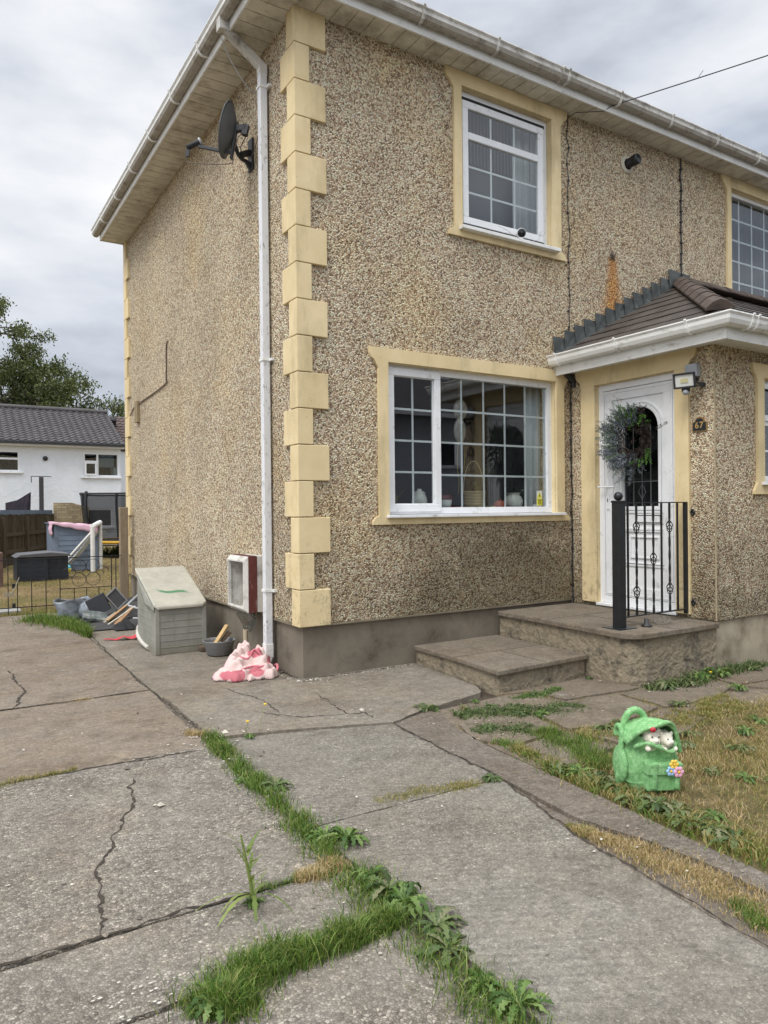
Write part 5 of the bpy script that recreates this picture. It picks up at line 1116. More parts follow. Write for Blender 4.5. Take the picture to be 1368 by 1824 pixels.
# towel on the ground
def towel_mat():
    m = M('towel_cloth', .95, 0, .1)
    v = m.vor(5.0, 'F1', 'Distance', co=m.mix(.03, m.co, m.noise(5, 2))); c = m.ramp(v, [(.30, sr(186, 110, 118)), (.34, sr(208, 184, 178))]); X, Y, Z = m.xyz()
    c = m.mix(m.mr(m.ma('ADD', Y, m.ma('MULTIPLY', X, -1.2)), .22, .26), c, sr(210, 170, 176)); m.col(c); m.bump(m.noise(240, 2), .4, .002); return m.m
tw = thing('towel', 'pink and white spotted fleece blanket crumpled at the foot of the downpipe', 'blanket', (-.3, .5, 0))
ROLLS = [((-.50, .42), (-.16, .80), .075, .06, .21), ((-.46, .33), (-.12, .40), .075, .07, .10), ((-.38, .44), (-.10, .60), .09, .13, .19), ((-.30, .26), (-.13, .27), .05, .05, .07), ((-.40, .55), (-.28, .72), .07, .07, .12), ((-.22, .48), (-.11, .44), .06, .13, .15), ((-.52, .38), (-.40, .33), .05, .03, .05)]
def cloth_h(x, y):
    x2 = x+.018*sin(y*31+1)+.008*sin(y*70); y2 = y+.02*sin(x*27)+.008*sin(x*66); z = 0
    for (a, b, w, h0, h1) in ROLLS:
        dx, dy = b[0]-a[0], b[1]-a[1]; t = max(0, min(1, ((x2-a[0])*dx+(y2-a[1])*dy)/(dx*dx+dy*dy))); d = math.hypot(x2-a[0]-dx*t, y2-a[1]-dy*t)/w
        if d < 1: z += ((h0+(h1-h0)*t)*max(0, 1-d**2.4)**.75)**4
    z = z**.25
    return z*(1+.05*sin(x*80+y*60)+.05*sin(y*95-x*50)) if z > 0 else 0
nx_, ny_ = 110, 130; Hh = [[cloth_h(-.62+.6*i/nx_, .16+.76*j/ny_) for i in range(nx_+1)] for j in range(ny_+1)]
g = MB(); idx = {}; vs = []; fs = []
def vid(i, j):
    if (i, j) not in idx: idx[(i, j)] = len(vs); vs.append((-.62+.6*i/nx_, .16+.76*j/ny_, Hh[j][i]+.004))
    return idx[(i, j)]
for j in range(ny_):
    for i in range(nx_):
        if max(Hh[j][i], Hh[j][i+1], Hh[j+1][i], Hh[j+1][i+1]) > .012 and -.62+.6*i/nx_ < -.095: fs.append((vid(i, j), vid(i+1, j), vid(i+1, j+1), vid(i, j+1)))
g.add(vs, fs, 0, True); g.build('blanket_folds', towel_mat(), tw, solid=.006)
PIP = simple('pink_piping', sr(200, 116, 126), .9)
def onc(pts, r=.008): return [(x, y, cloth_h(x, y)+r*.6+.004) for x, y in pts]
g = MB(); g.tube(smoothpath(onc([(-.40, .30), (-.34, .34), (-.27, .35), (-.20, .33), (-.14, .36)]), 4), .008, 7); g.build('edging', PIP, tw)
g = MB(); g.tube(smoothpath(onc([(-.33, .50), (-.27, .46), (-.20, .50), (-.15, .46), (-.12, .50)]), 4), .008, 7); g.build('edging', PIP, tw)
g = MB(); g.tube(smoothpath([(-.10, .30, .02), (-.06, .34, .05), (-.035, .42, .06), (-.03, .49, .03)], 5), .012, 7); g.build('edging', PIP, tw)
# basin with rubble and stick
bs = thing('washing_up_bowl', 'round grey plastic bowl holding rubble by the side wall', 'bowl', (-.19, 1.42, 0))
g = MB(); g.lathe([(0, .0), (.10, .0), (.115, .01), (.142, .12), (.152, .132), (.152, .138), (.14, .134), (.134, .115), (.108, .015), (0, .012)], (-.19, 1.40, .004), 30); g.build('bowl', simple('grey_bowl_plastic', sr(128, 128, 128), .5, var=.15, dirt=sr(84, 80, 74), damt=.6), bs)
g = MB(); rs = np.random.RandomState(8)
for k in range(12): a = rs.rand()*6.28; r = .09*rs.rand()**.5; g.ball((-.19+r*cos(a), 1.40+r*sin(a), .08+.03*rs.rand()), (.03, .025, .02), 6)
g.obox((-.12, 1.42, .16), ((.6, .1, .5), (0, 1, 0), (-.5, 0, .6)), (.06, .03, .012)); one(g, 'rubble', simple('rubble', sr(104, 88, 70), .95, var=.3, sc=20), 'broken rubble heaped inside the grey bowl', 'rubble', (-.19, 1.4, .05))
g = MB(); g.bar((-.265, 1.37, .07), (-.10, 1.43, .265), .045, .02); one(g, 'wood_offcut', simple('pale_wood', sr(190, 160, 112), .8, var=.15, sc=20), 'pale wooden offcut sticking out of the grey bowl', 'wood', (-.2, 1.4, .07))
g = MB(); g.box(-.30, -.09, 1.62, 1.82, .0, .05); one(g, 'flat_stone', simple('flat_stone', sr(96, 84, 70), .95, var=.3, sc=14, bump=.6), 'flat brown stone between the storage box and the bowl', 'stone', (-.2, 1.7, 0), bevel=.01)
# storage box with sloping lid
sb = thing('garden_storage_box', 'weathered grey plastic storage box with sloping lid against the side wall', 'storage box', (-.46, 2.05, 0))
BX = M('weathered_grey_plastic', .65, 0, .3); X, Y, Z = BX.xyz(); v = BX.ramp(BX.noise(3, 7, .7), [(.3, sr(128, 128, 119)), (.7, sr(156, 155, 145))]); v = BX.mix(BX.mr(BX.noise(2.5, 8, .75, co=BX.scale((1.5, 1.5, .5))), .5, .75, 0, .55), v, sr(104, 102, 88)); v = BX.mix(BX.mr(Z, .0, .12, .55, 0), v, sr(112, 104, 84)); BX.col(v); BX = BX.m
x0, x1, y0, y1, zf, zb = -.695, -.225, 1.70, 2.42, .44, .735
g = MB(); bx = .015
vs = [(x0, y0, 0), (x1, y0, 0), (x1, y1, 0), (x0-.0, y1, 0), (x0-.0, y0, zf), (x1+.0, y0, zf), (x1, y1, zb), (x0-.0, y1, zb)]
g.add(vs, [(0, 1, 5, 4), (1, 2, 6, 5), (2, 3, 7, 6), (3, 0, 4, 7), (0, 3, 2, 1)]); 
for i in range(1, 7): z = zf*i/7; g.box(x0+.03, x1-.03, y0-.004, y0+.001, z-.003, z+.003)       # board lines stand proud as ribs
for i in range(1, 3): x = x0+.03+(x1-x0-.06)*i/3; g.box(x-.002, x+.002, y0-.003, y0+.001, .02, zf-.03)
for i in range(1, 7): z = zf*i/7; g.box(x0-.004, x0+.001, y0+.03, y1-.03, z-.003, z+.003)
g.box(x0-.008, x0+.03, y0-.008, y0+.03, 0, zf-.01); g.box(x1-.03, x1+.008, y0-.008, y0+.03, 0, zf-.01)
g.build('box_body', BX, sb, bevel=.004)
def lidmat():
    m = M('lid_plastic', .6, 0, .3); v = m.ramp(m.noise(4, 8, .75), [(.3, sr(160, 157, 143)), (.7, sr(188, 184, 170))]); v = m.mix(m.mr(m.noise(6, 8, .8), .52, .7, 0, .5), v, sr(134, 130, 112))
    X, Y, Z = m.xyz(); w = m.ma('ADD', m.ma('MULTIPLY', m.ma('SINE', m.ma('MULTIPLY', X, 22.)), .018), -.13)
    w = m.ma('ABSOLUTE', m.ma('SUBTRACT', m.ma('ADD', Y, m.ma('MULTIPLY', X, .25)), w)); v = m.mix(m.ma('MULTIPLY', m.mr(w, .012, .03, .9, 0), m.ma('MULTIPLY', m.mr(X, -.17, -.12), m.mr(X, .09, .15, 1, 0))), v, sr(52, 122, 78)); m.col(v); m.bump(m.noise(20, 4), .15, .003); return m.m
g = MB(); o_ = .02
def lidp(x, y, dz=0): return (x, y, zf+(zb-zf)*(y-y0)/(y1-y0)+dz)
A_ = [(x0-o_+.03, y0-.035), (x1+o_-.05, y0-.035), (x1+o_, y0+.015), (x1+o_, y1+.02), (x0-o_, y1+.02), (x0-o_, y0+.02)]
vs = [lidp(x, y, .0) for x, y in A_]+[lidp(x, y, .035) for x, y in A_]; n = 6
g.add(vs, [tuple(range(n)), tuple(range(2*n-1, n-1, -1))]+[(i, (i+1) % n, (i+1) % n+n, i+n) for i in range(n)])
g.build('lid', lidmat(), sb, bevel=.012, seg=3)
g = MB()
for a, b in ((y0+.03, .055), (y0+.25, .10), (y1-.12, .05)):
    pass
g.grid(lambda u, v: (x0-.022-.012*sin(u*3.1)*v, y0+.0+.66*u, zf+(zb-zf)*.66*u/(y1-y0)+.0-(.02+.10*(1-abs(2*u-.9))**1 if True else 0)*v*(.9+.1*sin(u*20))), 24, 4); g.build('split_rim', BX, sb, solid=.006)
g = MB(); g.bar((-.62, 1.74, .012), (-.22, 1.73, .02), .05, .03); one(g, 'wood_batten', simple('wet_batten', sr(84, 72, 56), .95, var=.3), 'dark batten lying along the foot of the storage box', 'wood', (-.5, 1.7, 0))

# ------------------------------------------------------------------ RUBBISH HEAP
g = MB()
def sheet(u, v):
    x = -.95+1.0*u; y = 3.5+1.7*v; e = sin(pi*min(1, max(0, u)))**.5*sin(pi*v)**.5
    return (x+.02*sin(v*30), y, .012+e*(.03+.75*max(0, u-.35)*v)*(1+.22*sin(u*13+v*9)+.16*sin(v*26-u*15)))
g.grid(sheet, 60, 60); one(g, 'tarpaulin', simple('black_fabric_sheet', sr(62, 62, 62), .9, var=.25, sc=8), 'crumpled charcoal ground sheet under the rubbish heap', 'tarpaulin', (-.5, 4.4, 0))
g = MB()
def bag(u, v):
    a = 2*pi*u; r = .165+.04*v+.02*sin(a*5+v*4)*v; return (-.975+r*cos(a)*1.05, 4.6+r*.8*sin(a), .01+.25*v+.02*sin(a*3)*v)
g.grid(bag, 40, 10); g.add([(-.975+.16*cos(2*pi*k/20), 4.6+.13*sin(2*pi*k/20), .015) for k in range(20)], [tuple(range(20))])
tub = thing('rubbish_sack', 'grey plastic lined tub with black inside at the left of the heap', 'tub', (-.97, 4.6, 0))
SACK = simple('grey_polythene', sr(128, 134, 142), .35, var=.25, sc=9, dirt=sr(60, 62, 66), damt=.8, dsc=7, bump=.6, bsc=14, bd=.02); g.build('tub_wall', SACK, tub, solid=.005)
g = MB(); g.grid(lambda u, v: (-.975+.155*v*cos(2*pi*u), 4.6+.125*v*sin(2*pi*u), .235+.02*sin(u*20)*v), 24, 4); g.build('black_liner', DARK, tub)
g = MB()
def sack2(u, v): a = 2*pi*u; return (-.81+.12*sin(pi*v)*cos(a)*(1+.15*sin(3*a)), 4.42+.12*sin(pi*v)*sin(a), .13-.11*cos(pi*v)+.015*sin(a*5+v*9))
g.grid(sack2, 28, 14); one(g, 'rubbish_bag', SACK, 'crumpled shiny grey bag slumped beside the lined tub', 'bag', (-.81, 4.42, 0))
g = MB(); g.obox((-.725, 4.33, .20), ((1, 0, .45), (.3, 1, 0), (-.45, .1, 1)), (.115, .05, .11)); one(g, 'cardboard_box', simple('black_card', sr(58, 60, 66), .7), 'tilted black box on the rubbish heap', 'box', (-.72, 4.3, .1), bevel=.004)
g = MB(); c = Vector((-.80, 4.12, .09)); g.obox(c, ((1, .1, -.22), (.15, 1, .4), (.1, -.4, 1)), (.15, .10, .018)); one(g, 'broken_slab', simple('mossy_slab', sr(96, 104, 104), .9, var=.35, sc=8, dirt=sr(170, 172, 164), damt=.8, dsc=10, bump=.5), 'mottled grey-green broken slab leaning in front of the heap', 'slab', (-.8, 4.1, 0), bevel=.006)
g = MB(); g.obox((-.655, 4.02, .06), ((.8, 0, .5), (.2, 1, .2), (-.5, -.1, .8)), (.09, .07, .012)); one(g, 'broken_tile', simple('buff_tile', sr(150, 140, 122), .9, var=.2, sc=9), 'buff broken tile next to the mottled slab', 'tile', (-.65, 4.0, 0), bevel=.004)
fr_ = thing('picture_frame', 'silver edged black frame lying on the rubbish heap', 'frame', (-.48, 4.45, .15))
fc = Vector((-.49, 4.42, .25)); fx = Vector((.62, -.1, -.78)).normalized(); fy = Vector((.55, .5, .45)); fy = (fy-fx*fy.dot(fx)).normalized(); fn = fx.cross(fy)
g = MB()
for a, b, c, d in ((-.11, 0, .009, .10), (.11, 0, .009, .10), (0, -.10, .119, .009), (0, .10, .119, .009)): g.obox(fc+fx*a+fy*b, (fx, fy, fn), (c, d, .012))
g.build('frame_edge', simple('silver_edge', sr(150, 154, 156), .4, .3), fr_, bevel=.002)
g = MB(); g.obox(fc-fn*.004, (fx, fy, fn), (.10, .09, .004)); g.build('frame_backing', simple('grey_backing', sr(72, 74, 78), .6), fr_)
g = MB(); g.tube(smoothpath([(-.66, 4.12, .05), (-.52, 4.1, .12), (-.36, 4.15, .24), (-.22, 4.3, .31)], 5), .018, 10); one(g, 'grey_plastic_tube', simple('grey_tube', sr(158, 162, 164), .4), 'light grey curved tube across the heap beside the frame', 'tube', (-.5, 4.1, .05))
for i, (a, b, w, c, lab) in enumerate([((-.72, 3.78, .02), (-.36, 3.98, .19), .022, sr(196, 190, 172), 'long cream wooden strip leaning on the heap'), ((-.64, 3.74, .02), (-.38, 4.0, .185), .06, sr(150, 116, 82), 'broad brown plank leaning beside the cream strip'), ((-.7, 3.92, .05), (-.45, 4.05, .20), .04, sr(166, 132, 96), 'short tan plank behind the brown plank'), ((-.47, 3.62, .10), (-.34, 3.60, .085), .02, sr(206, 206, 204), 'short white rod poking out beside the storage box'), ((-.46, 3.9, .22), (-.36, 3.85, .18), .018, sr(206, 210, 214), 'pale stub at the top of the heap beside the storage box')]):
    g = MB(); g.bar(a, b, w, .016); one(g, 'wood_plank' if i < 3 else 'plastic_rod', simple('plank%d' % i, c, .8, var=.15, sc=14), lab, 'plank' if i < 3 else 'rod', a, bevel=.002)
g = MB(); g.grid(lambda u, v: (-.72+.26*u, 3.35+.3*v, .012+.07*sin(pi*u)*sin(pi*v)*(1+.5*sin(u*17+v*8))), 24, 24); one(g, 'black_rag', simple('black_rag', sr(34, 34, 36), .9), 'black rag bunched behind the storage box', 'rag', (-.6, 3.5, 0))
g = MB(); g.grid(lambda u, v: (-.645+.13*u+.05*v, 2.83-.15*v+.1*u, .015+.15*sin(pi*min(1, u*.85+.1))*v+.012*sin(u*12)), 16, 10); one(g, 'yellow_cloth', simple('yellow_cloth', sr(206, 192, 98), .9, var=.1), 'yellow cloth peaked beside the storage box', 'cloth', (-.6, 2.8, 0), solid=.006)
g = MB(); g.grid(lambda u, v: (-.955+.33*u, 2.80-.10*u+(.03+.07*u)*(v-.2), .012+.035*u*sin(pi*v)+.008*sin(u*14)), 24, 8); one(g, 'red_cloth', simple('red_cloth', sr(186, 68, 76), .9, var=.12), 'red fabric strip trailing onto the drive from the storage box', 'cloth', (-.9, 2.8, 0), solid=.004)
g = MB(); g.grid(lambda u, v: (-.80+.16*u, 2.71-.02*u+.03*v, .014+.012*sin(u*7)), 10, 4); one(g, 'green_cloth', simple('green_cloth', sr(44, 110, 86), .9), 'green fabric edge beside the red strip', 'cloth', (-.75, 2.7, 0), solid=.004)
g = MB(); g.tube(smoothpath([(-.60, 2.55, .19), (-.67, 2.5, .16), (-.70, 2.38, .09), (-.70, 2.2, .045), (-.70, 1.98, .03)], 6), .02, 12); one(g, 'white_pipe', simple('dirty_white_pipe', sr(196, 192, 182), .5, var=.1, dirt=sr(130, 110, 90), damt=.5), 'dirty white bent pipe beside the storage box', 'pipe', (-.68, 2.3, .03))

# ------------------------------------------------------------------ BACKPACK PLANTER
bpk = thing('backpack_planter', 'green stoneware backpack garden ornament with two hedgehogs peeking out', 'garden ornament', (.455, -2.895, -.012))
bpk.rotation_euler = (0, radians(2), radians(-24))
def gm_():
    m = M('green_glazed_stone', .7, 0, .3); n = m.noise(45, 7, .75); v = m.ramp(n, [(.3, sr(92, 140, 86)), (.5, sr(120, 170, 112)), (.72, sr(168, 204, 154))]); X, Y, Z = m.xyz()
    v = m.mix(m.mr(m.noise(5, 5), .5, .75, 0, .4), v, sr(92, 152, 84)); m.col(v); m.bump(m.noise(200, 3), .35, .0015); return m.m
BG = gm_()
g = MB()
lev = [(0, .098, .078), (.012, .108, .086), (.05, .122, .094), (.10, .130, .098), (.16, .128, .097), (.21, .120, .092), (.25, .112, .086), (.27, .104, .08)]
def se(a, rx, ry, p=2.7): c, s_ = cos(a), sin(a); return (rx*abs(c)**(2/p)*(1 if c > 0 else -1), ry*abs(s_)**(2/p)*(1 if s_ > 0 else -1))
N_ = 40; vs = []
for z, rx, ry in lev:
    for k in range(N_):
        a = 2*pi*k/N_; x, y = se(a, rx, ry); w = 1+.012*sin(7*a+z*60); vs.append((x*w, y*w, z*(1 if y < 0 else 1+.06)))
fs = [(i*N_+k, i*N_+(k+1) % N_, (i+1)*N_+(k+1) % N_, (i+1)*N_+k) for i in range(len(lev)-1) for k in range(N_)]
g.add(vs, fs+[tuple(range(N_-1, -1, -1)), tuple((len(lev)-1)*N_+k for k in range(N_))])
# front pocket, its flap and straps; side pockets
def rbox(c, h, rz=0, rx=0):
    R = Matrix.Rotation(rz, 3, 'Z') @ Matrix.Rotation(rx, 3, 'X'); g.obox(c, (R @ Vector((1, 0, 0)), R @ Vector((0, 1, 0)), R @ Vector((0, 0, 1))), h)
rbox((.02, -.105, .085), (.082, .028, .052)); rbox((.02, -.112, .135), (.088, .03, .026)); g.ball((.02, -.13, .15), (.086, .014, .012), 16)
for x in (-.035, .078): rbox((x, -.145, .105), (.010, .006, .06), 0, .04); rbox((x, -.14, .16), (.015, .010, .010))
g.ball((-.135, .0, .12), (.022, .07, .09), 18); g.ball((.130, .0, .11), (.02, .06, .08), 16)
for z in (.055, .185): g.tube([(lev[3][1]*1.005*cos(a)*.98, lev[3][2]*1.0*sin(a), z+.006*sin(3*a)) for a in np.linspace(pi*.75, pi*1.35, 12)], .006, 8)
# opened mouth rim
g.tube([(-.02+.098*cos(a)+.02, -.055+.055*sin(a)-.02, .232+.012*sin(2*a)+.01*cos(3*a)) for a in np.linspace(pi*.98, pi*2.05, 20)], [.011+.003*sin(k) for k in range(20)], 10)
# lid flap rising above the opening, wavy
def flap(u, v):
    x = -.135+.265*u; s = 4*u*(1-u); y = .055-.175*v*(.72+.28*s); z = .262+.062*s+.018*sin(v*3.1)*s+.012*sin(u*9+1)*v-.018*v*(1-s)+.045*v*v*(u-.1)*(1.15-u)*2
    if u > .82: z -= (u-.82)*.30*v
    return (x, y, z)
def flap2(u, v): p = flap(u, v); return (p[0], p[1]+.004, p[2]-.018)
nf = 22; top = [flap(i/nf, j/14) for j in range(15) for i in range(nf+1)]; bot = [flap2(i/nf, j/14) for j in range(15) for i in range(nf+1)]; T_ = len(top); W_ = nf+1
F_ = [(j*W_+i, j*W_+i+1, (j+1)*W_+i+1, (j+1)*W_+i) for j in range(14) for i in range(nf)]
bd = [(i, i+1) for i in range(nf)]+[(14*W_+i+1, 14*W_+i) for i in range(nf)]+[((j+1)*W_, j*W_) for j in range(14)]+[(j*W_+nf, (j+1)*W_+nf) for j in range(14)]
g.add(top+bot, F_+[tuple(T_+q for q in reversed(f)) for f in F_]+[(a, b, T_+b, T_+a) for a, b in bd])
g.tube([flap(i/20, 1) for i in range(21)], [.010+.003*sin(i*.7) for i in range(21)], 8)
g.tube([(-.05+.058*cos(a)*1.0, .03, .285+.085*sin(a)) for a in np.linspace(-.15, pi+.15, 18)], [.017]*18, 10)
g.tube([(-.135, .02+.03*cos(a), .262+.035*sin(a)) for a in np.linspace(-.6, pi+.4, 12)]+[(-.142, -.02, .2), (-.146, -.03, .13), (-.15, -.01, .06), (-.14, .0, .02)], .014, 8)
g.tube([(.11, .03, .262), (.135, .02, .2), (.142, .0, .12), (.13, 0, .03)], .012, 8)
g.build('backpack_body', BG, bpk, origin=O0, remesh=.0032)
HG = M('cream_hedgehog', .75); HG.col(HG.mix(HG.mr(HG.noise(30, 6, .7), .45, .7, 0, .55), sr(226, 220, 204), sr(148, 132, 108))); HG = HG.m
def hog(c, s_, lab, yaw):
    c = Vector(c); R = Matrix.Rotation(yaw, 3, 'Z'); g = MB()
    def b(p, r): g.ball(c+R @ (Vector(p)*s_), tuple(q*s_ for q in r), 14, 0, R)
    b((0, .01, .0), (.038, .034, .036)); b((.0, -.020, -.010), (.026, .024, .021)); b((0, -.040, -.004), (.010, .008, .008)); b((-.028, .002, .026), (.010, .006, .012)); b((.028, .002, .026), (.010, .006, .012))
    b((-.03, -.03, -.040), (.012, .014, .011)); b((.03, -.03, -.040), (.012, .014, .011)); b((0, .02, -.04), (.036, .03, .03))
    rs = np.random.RandomState(int(s_*100))
    for k in range(60):
        th, ph = rs.rand()*pi, rs.rand()*pi*.8; d = Vector((cos(th), .35+.6*sin(ph), sin(th)*.9+.1)).normalized(); p = Vector((0, .012, 0))+Vector((d.x*.034, d.y*.03, d.z*.033)); g.lathe([(.0055*s_, 0), (.003*s_, .009*s_), (0, .015*s_)], c+R @ (p*s_), 5, ax=R @ d)
    o = tag(g.build('hedgehog', HG, bpk, origin=O0, remesh=.0022), lab)
    g = MB()
    for sx in (-1, 1): g.ball(c+R @ (Vector((sx*.0145, -.0325, .010))*s_), .0038*s_, 8)
    g.build('eyes', BLACKP, o, origin=O0); g = MB(); g.tube([c+R @ (Vector((t*.012, -.0455+abs(t)*.005, -.016+.004*t*t))*s_) for t in (-1, -.5, 0, .5, 1)], .001*s_, 5); g.build('mouth', BLACKP, o, origin=O0)
hog((-.022, -.088, .272), 1.12, 'larger cream hedgehog face on the left', radians(-4)); hog((.050, -.090, .262), .95, 'smaller smiling cream hedgehog face on the right', radians(6))
g = MB(); g.ball((-.04, -.128, .318), (.014, .012, .013), 14); lb_ = g.build('ladybird', simple('ladybird_red', sr(176, 28, 44), .3), bpk, origin=O0)
g = MB(); g.ball((-.026, -.126, .322), (.007, .008, .008), 10); g.ball((-.044, -.139, .323), .0025, 6); g.ball((-.037, -.140, .314), .0025, 6); g.ball((-.048, -.136, .312), .0025, 6); g.build('ladybird_spots', BLACKP, lb_, origin=O0)
def bloom(c, r, col, lab):
    g = MB(); c = Vector(c)
    for k in range(6):
        a = 2*pi*k/6; g.ball(c+Vector((.62*r*cos(a), 0, .62*r*sin(a))), (.40*r, .004, .40*r), 10)
    o = tag(g.build('flower', simple('glaze_'+lab.split()[0], col, .4), bpk, origin=O0), lab); g = MB(); g.ball(c+Vector((0, -.004, 0)), (.28*r, .003, .28*r), 8); g.build('flower_centre', simple('centre', sr(226, 178, 60), .4), o, origin=O0)
bloom((.055, -.153, .163), .024, sr(232, 196, 84), 'yellow painted flower'); bloom((.040, -.153, .132), .024, sr(150, 186, 218), 'blue painted flower'); bloom((.078, -.155, .128), .027, sr(222, 164, 190), 'pink painted flower')

# ------------------------------------------------------------------ THINGS INSIDE THE GROUND FLOOR WINDOW
SZ = WL[2]+.033
def pot(x, y, r, h, mat, lab, name='plant_pot', cat='pot', group=None):
    g = MB(); g.lathe([(0, 0), (r*.75, 0), (r, h), (r*.9, h), (r*.85, h*.9), (0, h*.88)], (x, y, SZ), 20); return one(g, name, mat, lab, cat, (x, y, SZ), group)
CER = simple('white_ceramic', sr(196, 196, 188), .3); TERR = simple('red_ceramic', sr(104, 40, 30), .4)
g = MB(); g.lathe([(0, 0), (.055, 0), (.07, .03), (.072, .1), (.06, .14), (.052, .15), (.056, .165), (.02, .185), (.02, .2), (0, .2)], (1.27, .18, SZ), 24); one(g, 'storage_jar', CER, 'white lidded jar behind the narrow casement', 'jar', (1.27, .18, SZ))
g = MB(); g.lathe([(0, 0), (.08, 0), (.08, .05), (0, .05)], (1.27, .30, SZ), 20); g.lathe([(0, 0), (.05, 0), (.05, .06), (0, .06)], (1.15, .2, SZ), 16); one(g, 'bowl', CER, 'low pale dish beside the white lidded jar', 'dish', (1.2, .25, SZ))
def plant(x, y, h, n, cols, lab, seed, base=0., w=.008):
    g = MB(); rs = np.random.RandomState(seed)
    for k in range(n):
        a = rs.rand()*6.28; l = h*(.5+.6*rs.rand()); leafstrip(g, (x, y, SZ+base), (x+l*.5*cos(a), y+l*.35*sin(a), SZ+base+l*.8), w, bend=(0, 0, .02))
    return one(g, 'potted_plant', leafmat('houseplant%d' % seed, cols), lab, 'plant', (x, y, SZ+base))
pot(1.03, .2, .07, .07, simple('dark_pot', sr(70, 66, 58), .7), 'dark pot holding the small flowers at the left of the sill')
plant(1.03, .2, .16, 26, [sr(70, 86, 50), sr(110, 118, 60), sr(180, 170, 90)], 'small flowers at the left end of the inner window sill', 3, .06)
pot(1.56, .2, .075, .10, CER, 'white pot left of the wicker basket'); pot(1.70, .22, .06, .035, simple('red_dish', sr(190, 30, 30), .4), 'small red dish at the foot of the wicker basket', 'dish', 'dish')
g = MB(); g.tube([(1.74, .3, SZ), (1.70, .3, SZ+.15), (1.66, .3, SZ+.2)], .004, 5); g.lathe([(0, 0), (.07, 0), (.08, .13), (.06, .15), (0, .15)], (1.66, .33, SZ), 16); one(g, 'red_vase', TERR, 'dark red vase behind the wicker basket', 'vase', (1.66, .33, SZ))
wb = thing('wicker_basket', 'pale wicker basket with tall handle and green plant on the inner sill', 'basket', (1.93, .22, SZ))
def wmat():
    m = M('wicker', .8); w = m.t.nodes.new('ShaderNodeTexWave'); w.bands_direction = 'Z'; w.inputs['Scale'].default_value = 22; m.put(m.co, w.inputs['Vector']); v = m.mix(w.outputs['Fac'], sr(112, 100, 76), sr(190, 178, 146)); m.col(v); m.bump(w.outputs['Fac'], .8, .01); return m.m
WM = wmat(); g = MB(); g.lathe([(0, 0), (.085, 0), (.10, .05), (.112, .17), (.118, .175), (.112, .185), (.104, .17), (0, .15)], (1.93, .22, SZ), 30); g.build('basket_body', WM, wb)
g = MB(); g.tube([(1.93+.125*cos(a), .22, SZ+.17+.30*sin(a)) for a in np.linspace(0, pi, 20)], .006, 7); g.build('basket_handle', WM, wb)
plant(1.95, .2, .17, 60, [sr(48, 66, 38), sr(70, 90, 46), sr(98, 110, 60)], 'fine green plant growing in the wicker basket', 5, .14, .004)
g = MB()
for k in range(9): a = 2*pi*k/9; g.ball((2.24+.025*cos(a), .2+.025*sin(a), SZ+.045), (.04, .04, .048), 12)
g.tube([(2.24, .2, SZ+.085), (2.245, .2, SZ+.11)], .008, 6); one(g, 'pumpkin', simple('orange_pumpkin', sr(170, 84, 58), .5, var=.15), 'orange ornamental pumpkin on the inner sill', 'pumpkin', (2.24, .2, SZ), remesh=.006)
g = MB(); g.ball((2.12, .16, SZ+.02), (.03, .03, .022), 10); one(g, 'yellow_pot', simple('yellow_gl', sr(190, 160, 60), .5), 'little yellow ornament left of the pumpkin', 'ornament', (2.12, .16, SZ))
g = MB(); g.lathe([(0, 0), (.045, 0), (.085, .05), (.09, .09), (.07, .135), (.055, .145), (.062, .165), (.075, .17), (.06, .165), (0, .15)], (2.42, .2, SZ), 26); one(g, 'round_vase', CER, 'round white vase right of the pumpkin', 'vase', (2.42, .2, SZ))
plant(2.60, .28, .22, 22, [sr(44, 66, 40), sr(62, 88, 52)], 'dark spiky plant at the right end of the inner sill', 7, .05, .012); pot(2.60, .28, .05, .06, simple('dk2', sr(50, 50, 50), .7), 'dark pot under the spiky plant')
for i, (x, r) in enumerate(((2.66, .03), (2.70, .024))):
    g = MB(); g.ball((x, .15, SZ+r), (r*1.2, r, r), 10); one(g, 'ornament', CER, ('larger' if i == 0 else 'smaller')+' white pebble ornament by the yellow warning sticker', 'ornament', (x, .15, SZ))
bl = thing('foil_balloon', 'deflated foil balloon with yellow ribbons hanging inside the window', 'balloon', (1.84, .3, 2.2))
g = MB(); g.ball((1.84, .3, 2.30), (.085, .03, .10), 18); g.ball((1.83, .3, 2.10), (.075, .028, .12), 18); g.build('balloon_skin', simple('pale_foil', sr(176, 168, 160), .3, .2, var=.2, sc=12), bl, remesh=.008)
g = MB(); g.tube(smoothpath([(1.80, .28, 2.0), (1.78, .28, 1.8), (1.80, .28, 1.6), (1.79, .28, 1.5)], 4), .003, 4); g.tube(smoothpath([(1.86, .28, 2.0), (1.87, .28, 1.85), (1.86, .28, 1.7)], 4), .003, 4); g.tube([(1.82, .3, 2.4), (1.82, .3, 2.6)], .002, 4); g.build('ribbons', simple('yellow_ribbon', sr(190, 170, 50), .5), bl)
st = thing('warning_sticker', 'yellow warning sticker with triangle in the corner of the big window', 'sticker', (2.64, FY+.028, 1.46))
def q2(x0, x1, z0, z1, y, name, mat, parent=st): g = MB(); g.box(x0, x1, y, y+.001, z0, z1); return g.build(name, mat, parent)
q2(2.605, 2.68, 1.372, 1.52, FY+.0275, 'backing', simple('st_white', (.6, .62, .6), .5)); YS = simple('st_yellow', sr(214, 208, 40), .5)
g = MB(); g.prism([(2.61, 1.452), (2.675, 1.452), (2.6425, 1.512)], 'y', FY+.0255, FY+.0265); g.build('triangle', YS, st); q2(2.608, 2.677, 1.376, 1.444, FY+.0255, 'text_panel', YS)
g = MB(); g.prism([(2.637, 1.462), (2.648, 1.462), (2.6425, 1.495)], 'y', FY+.0235, FY+.0245)
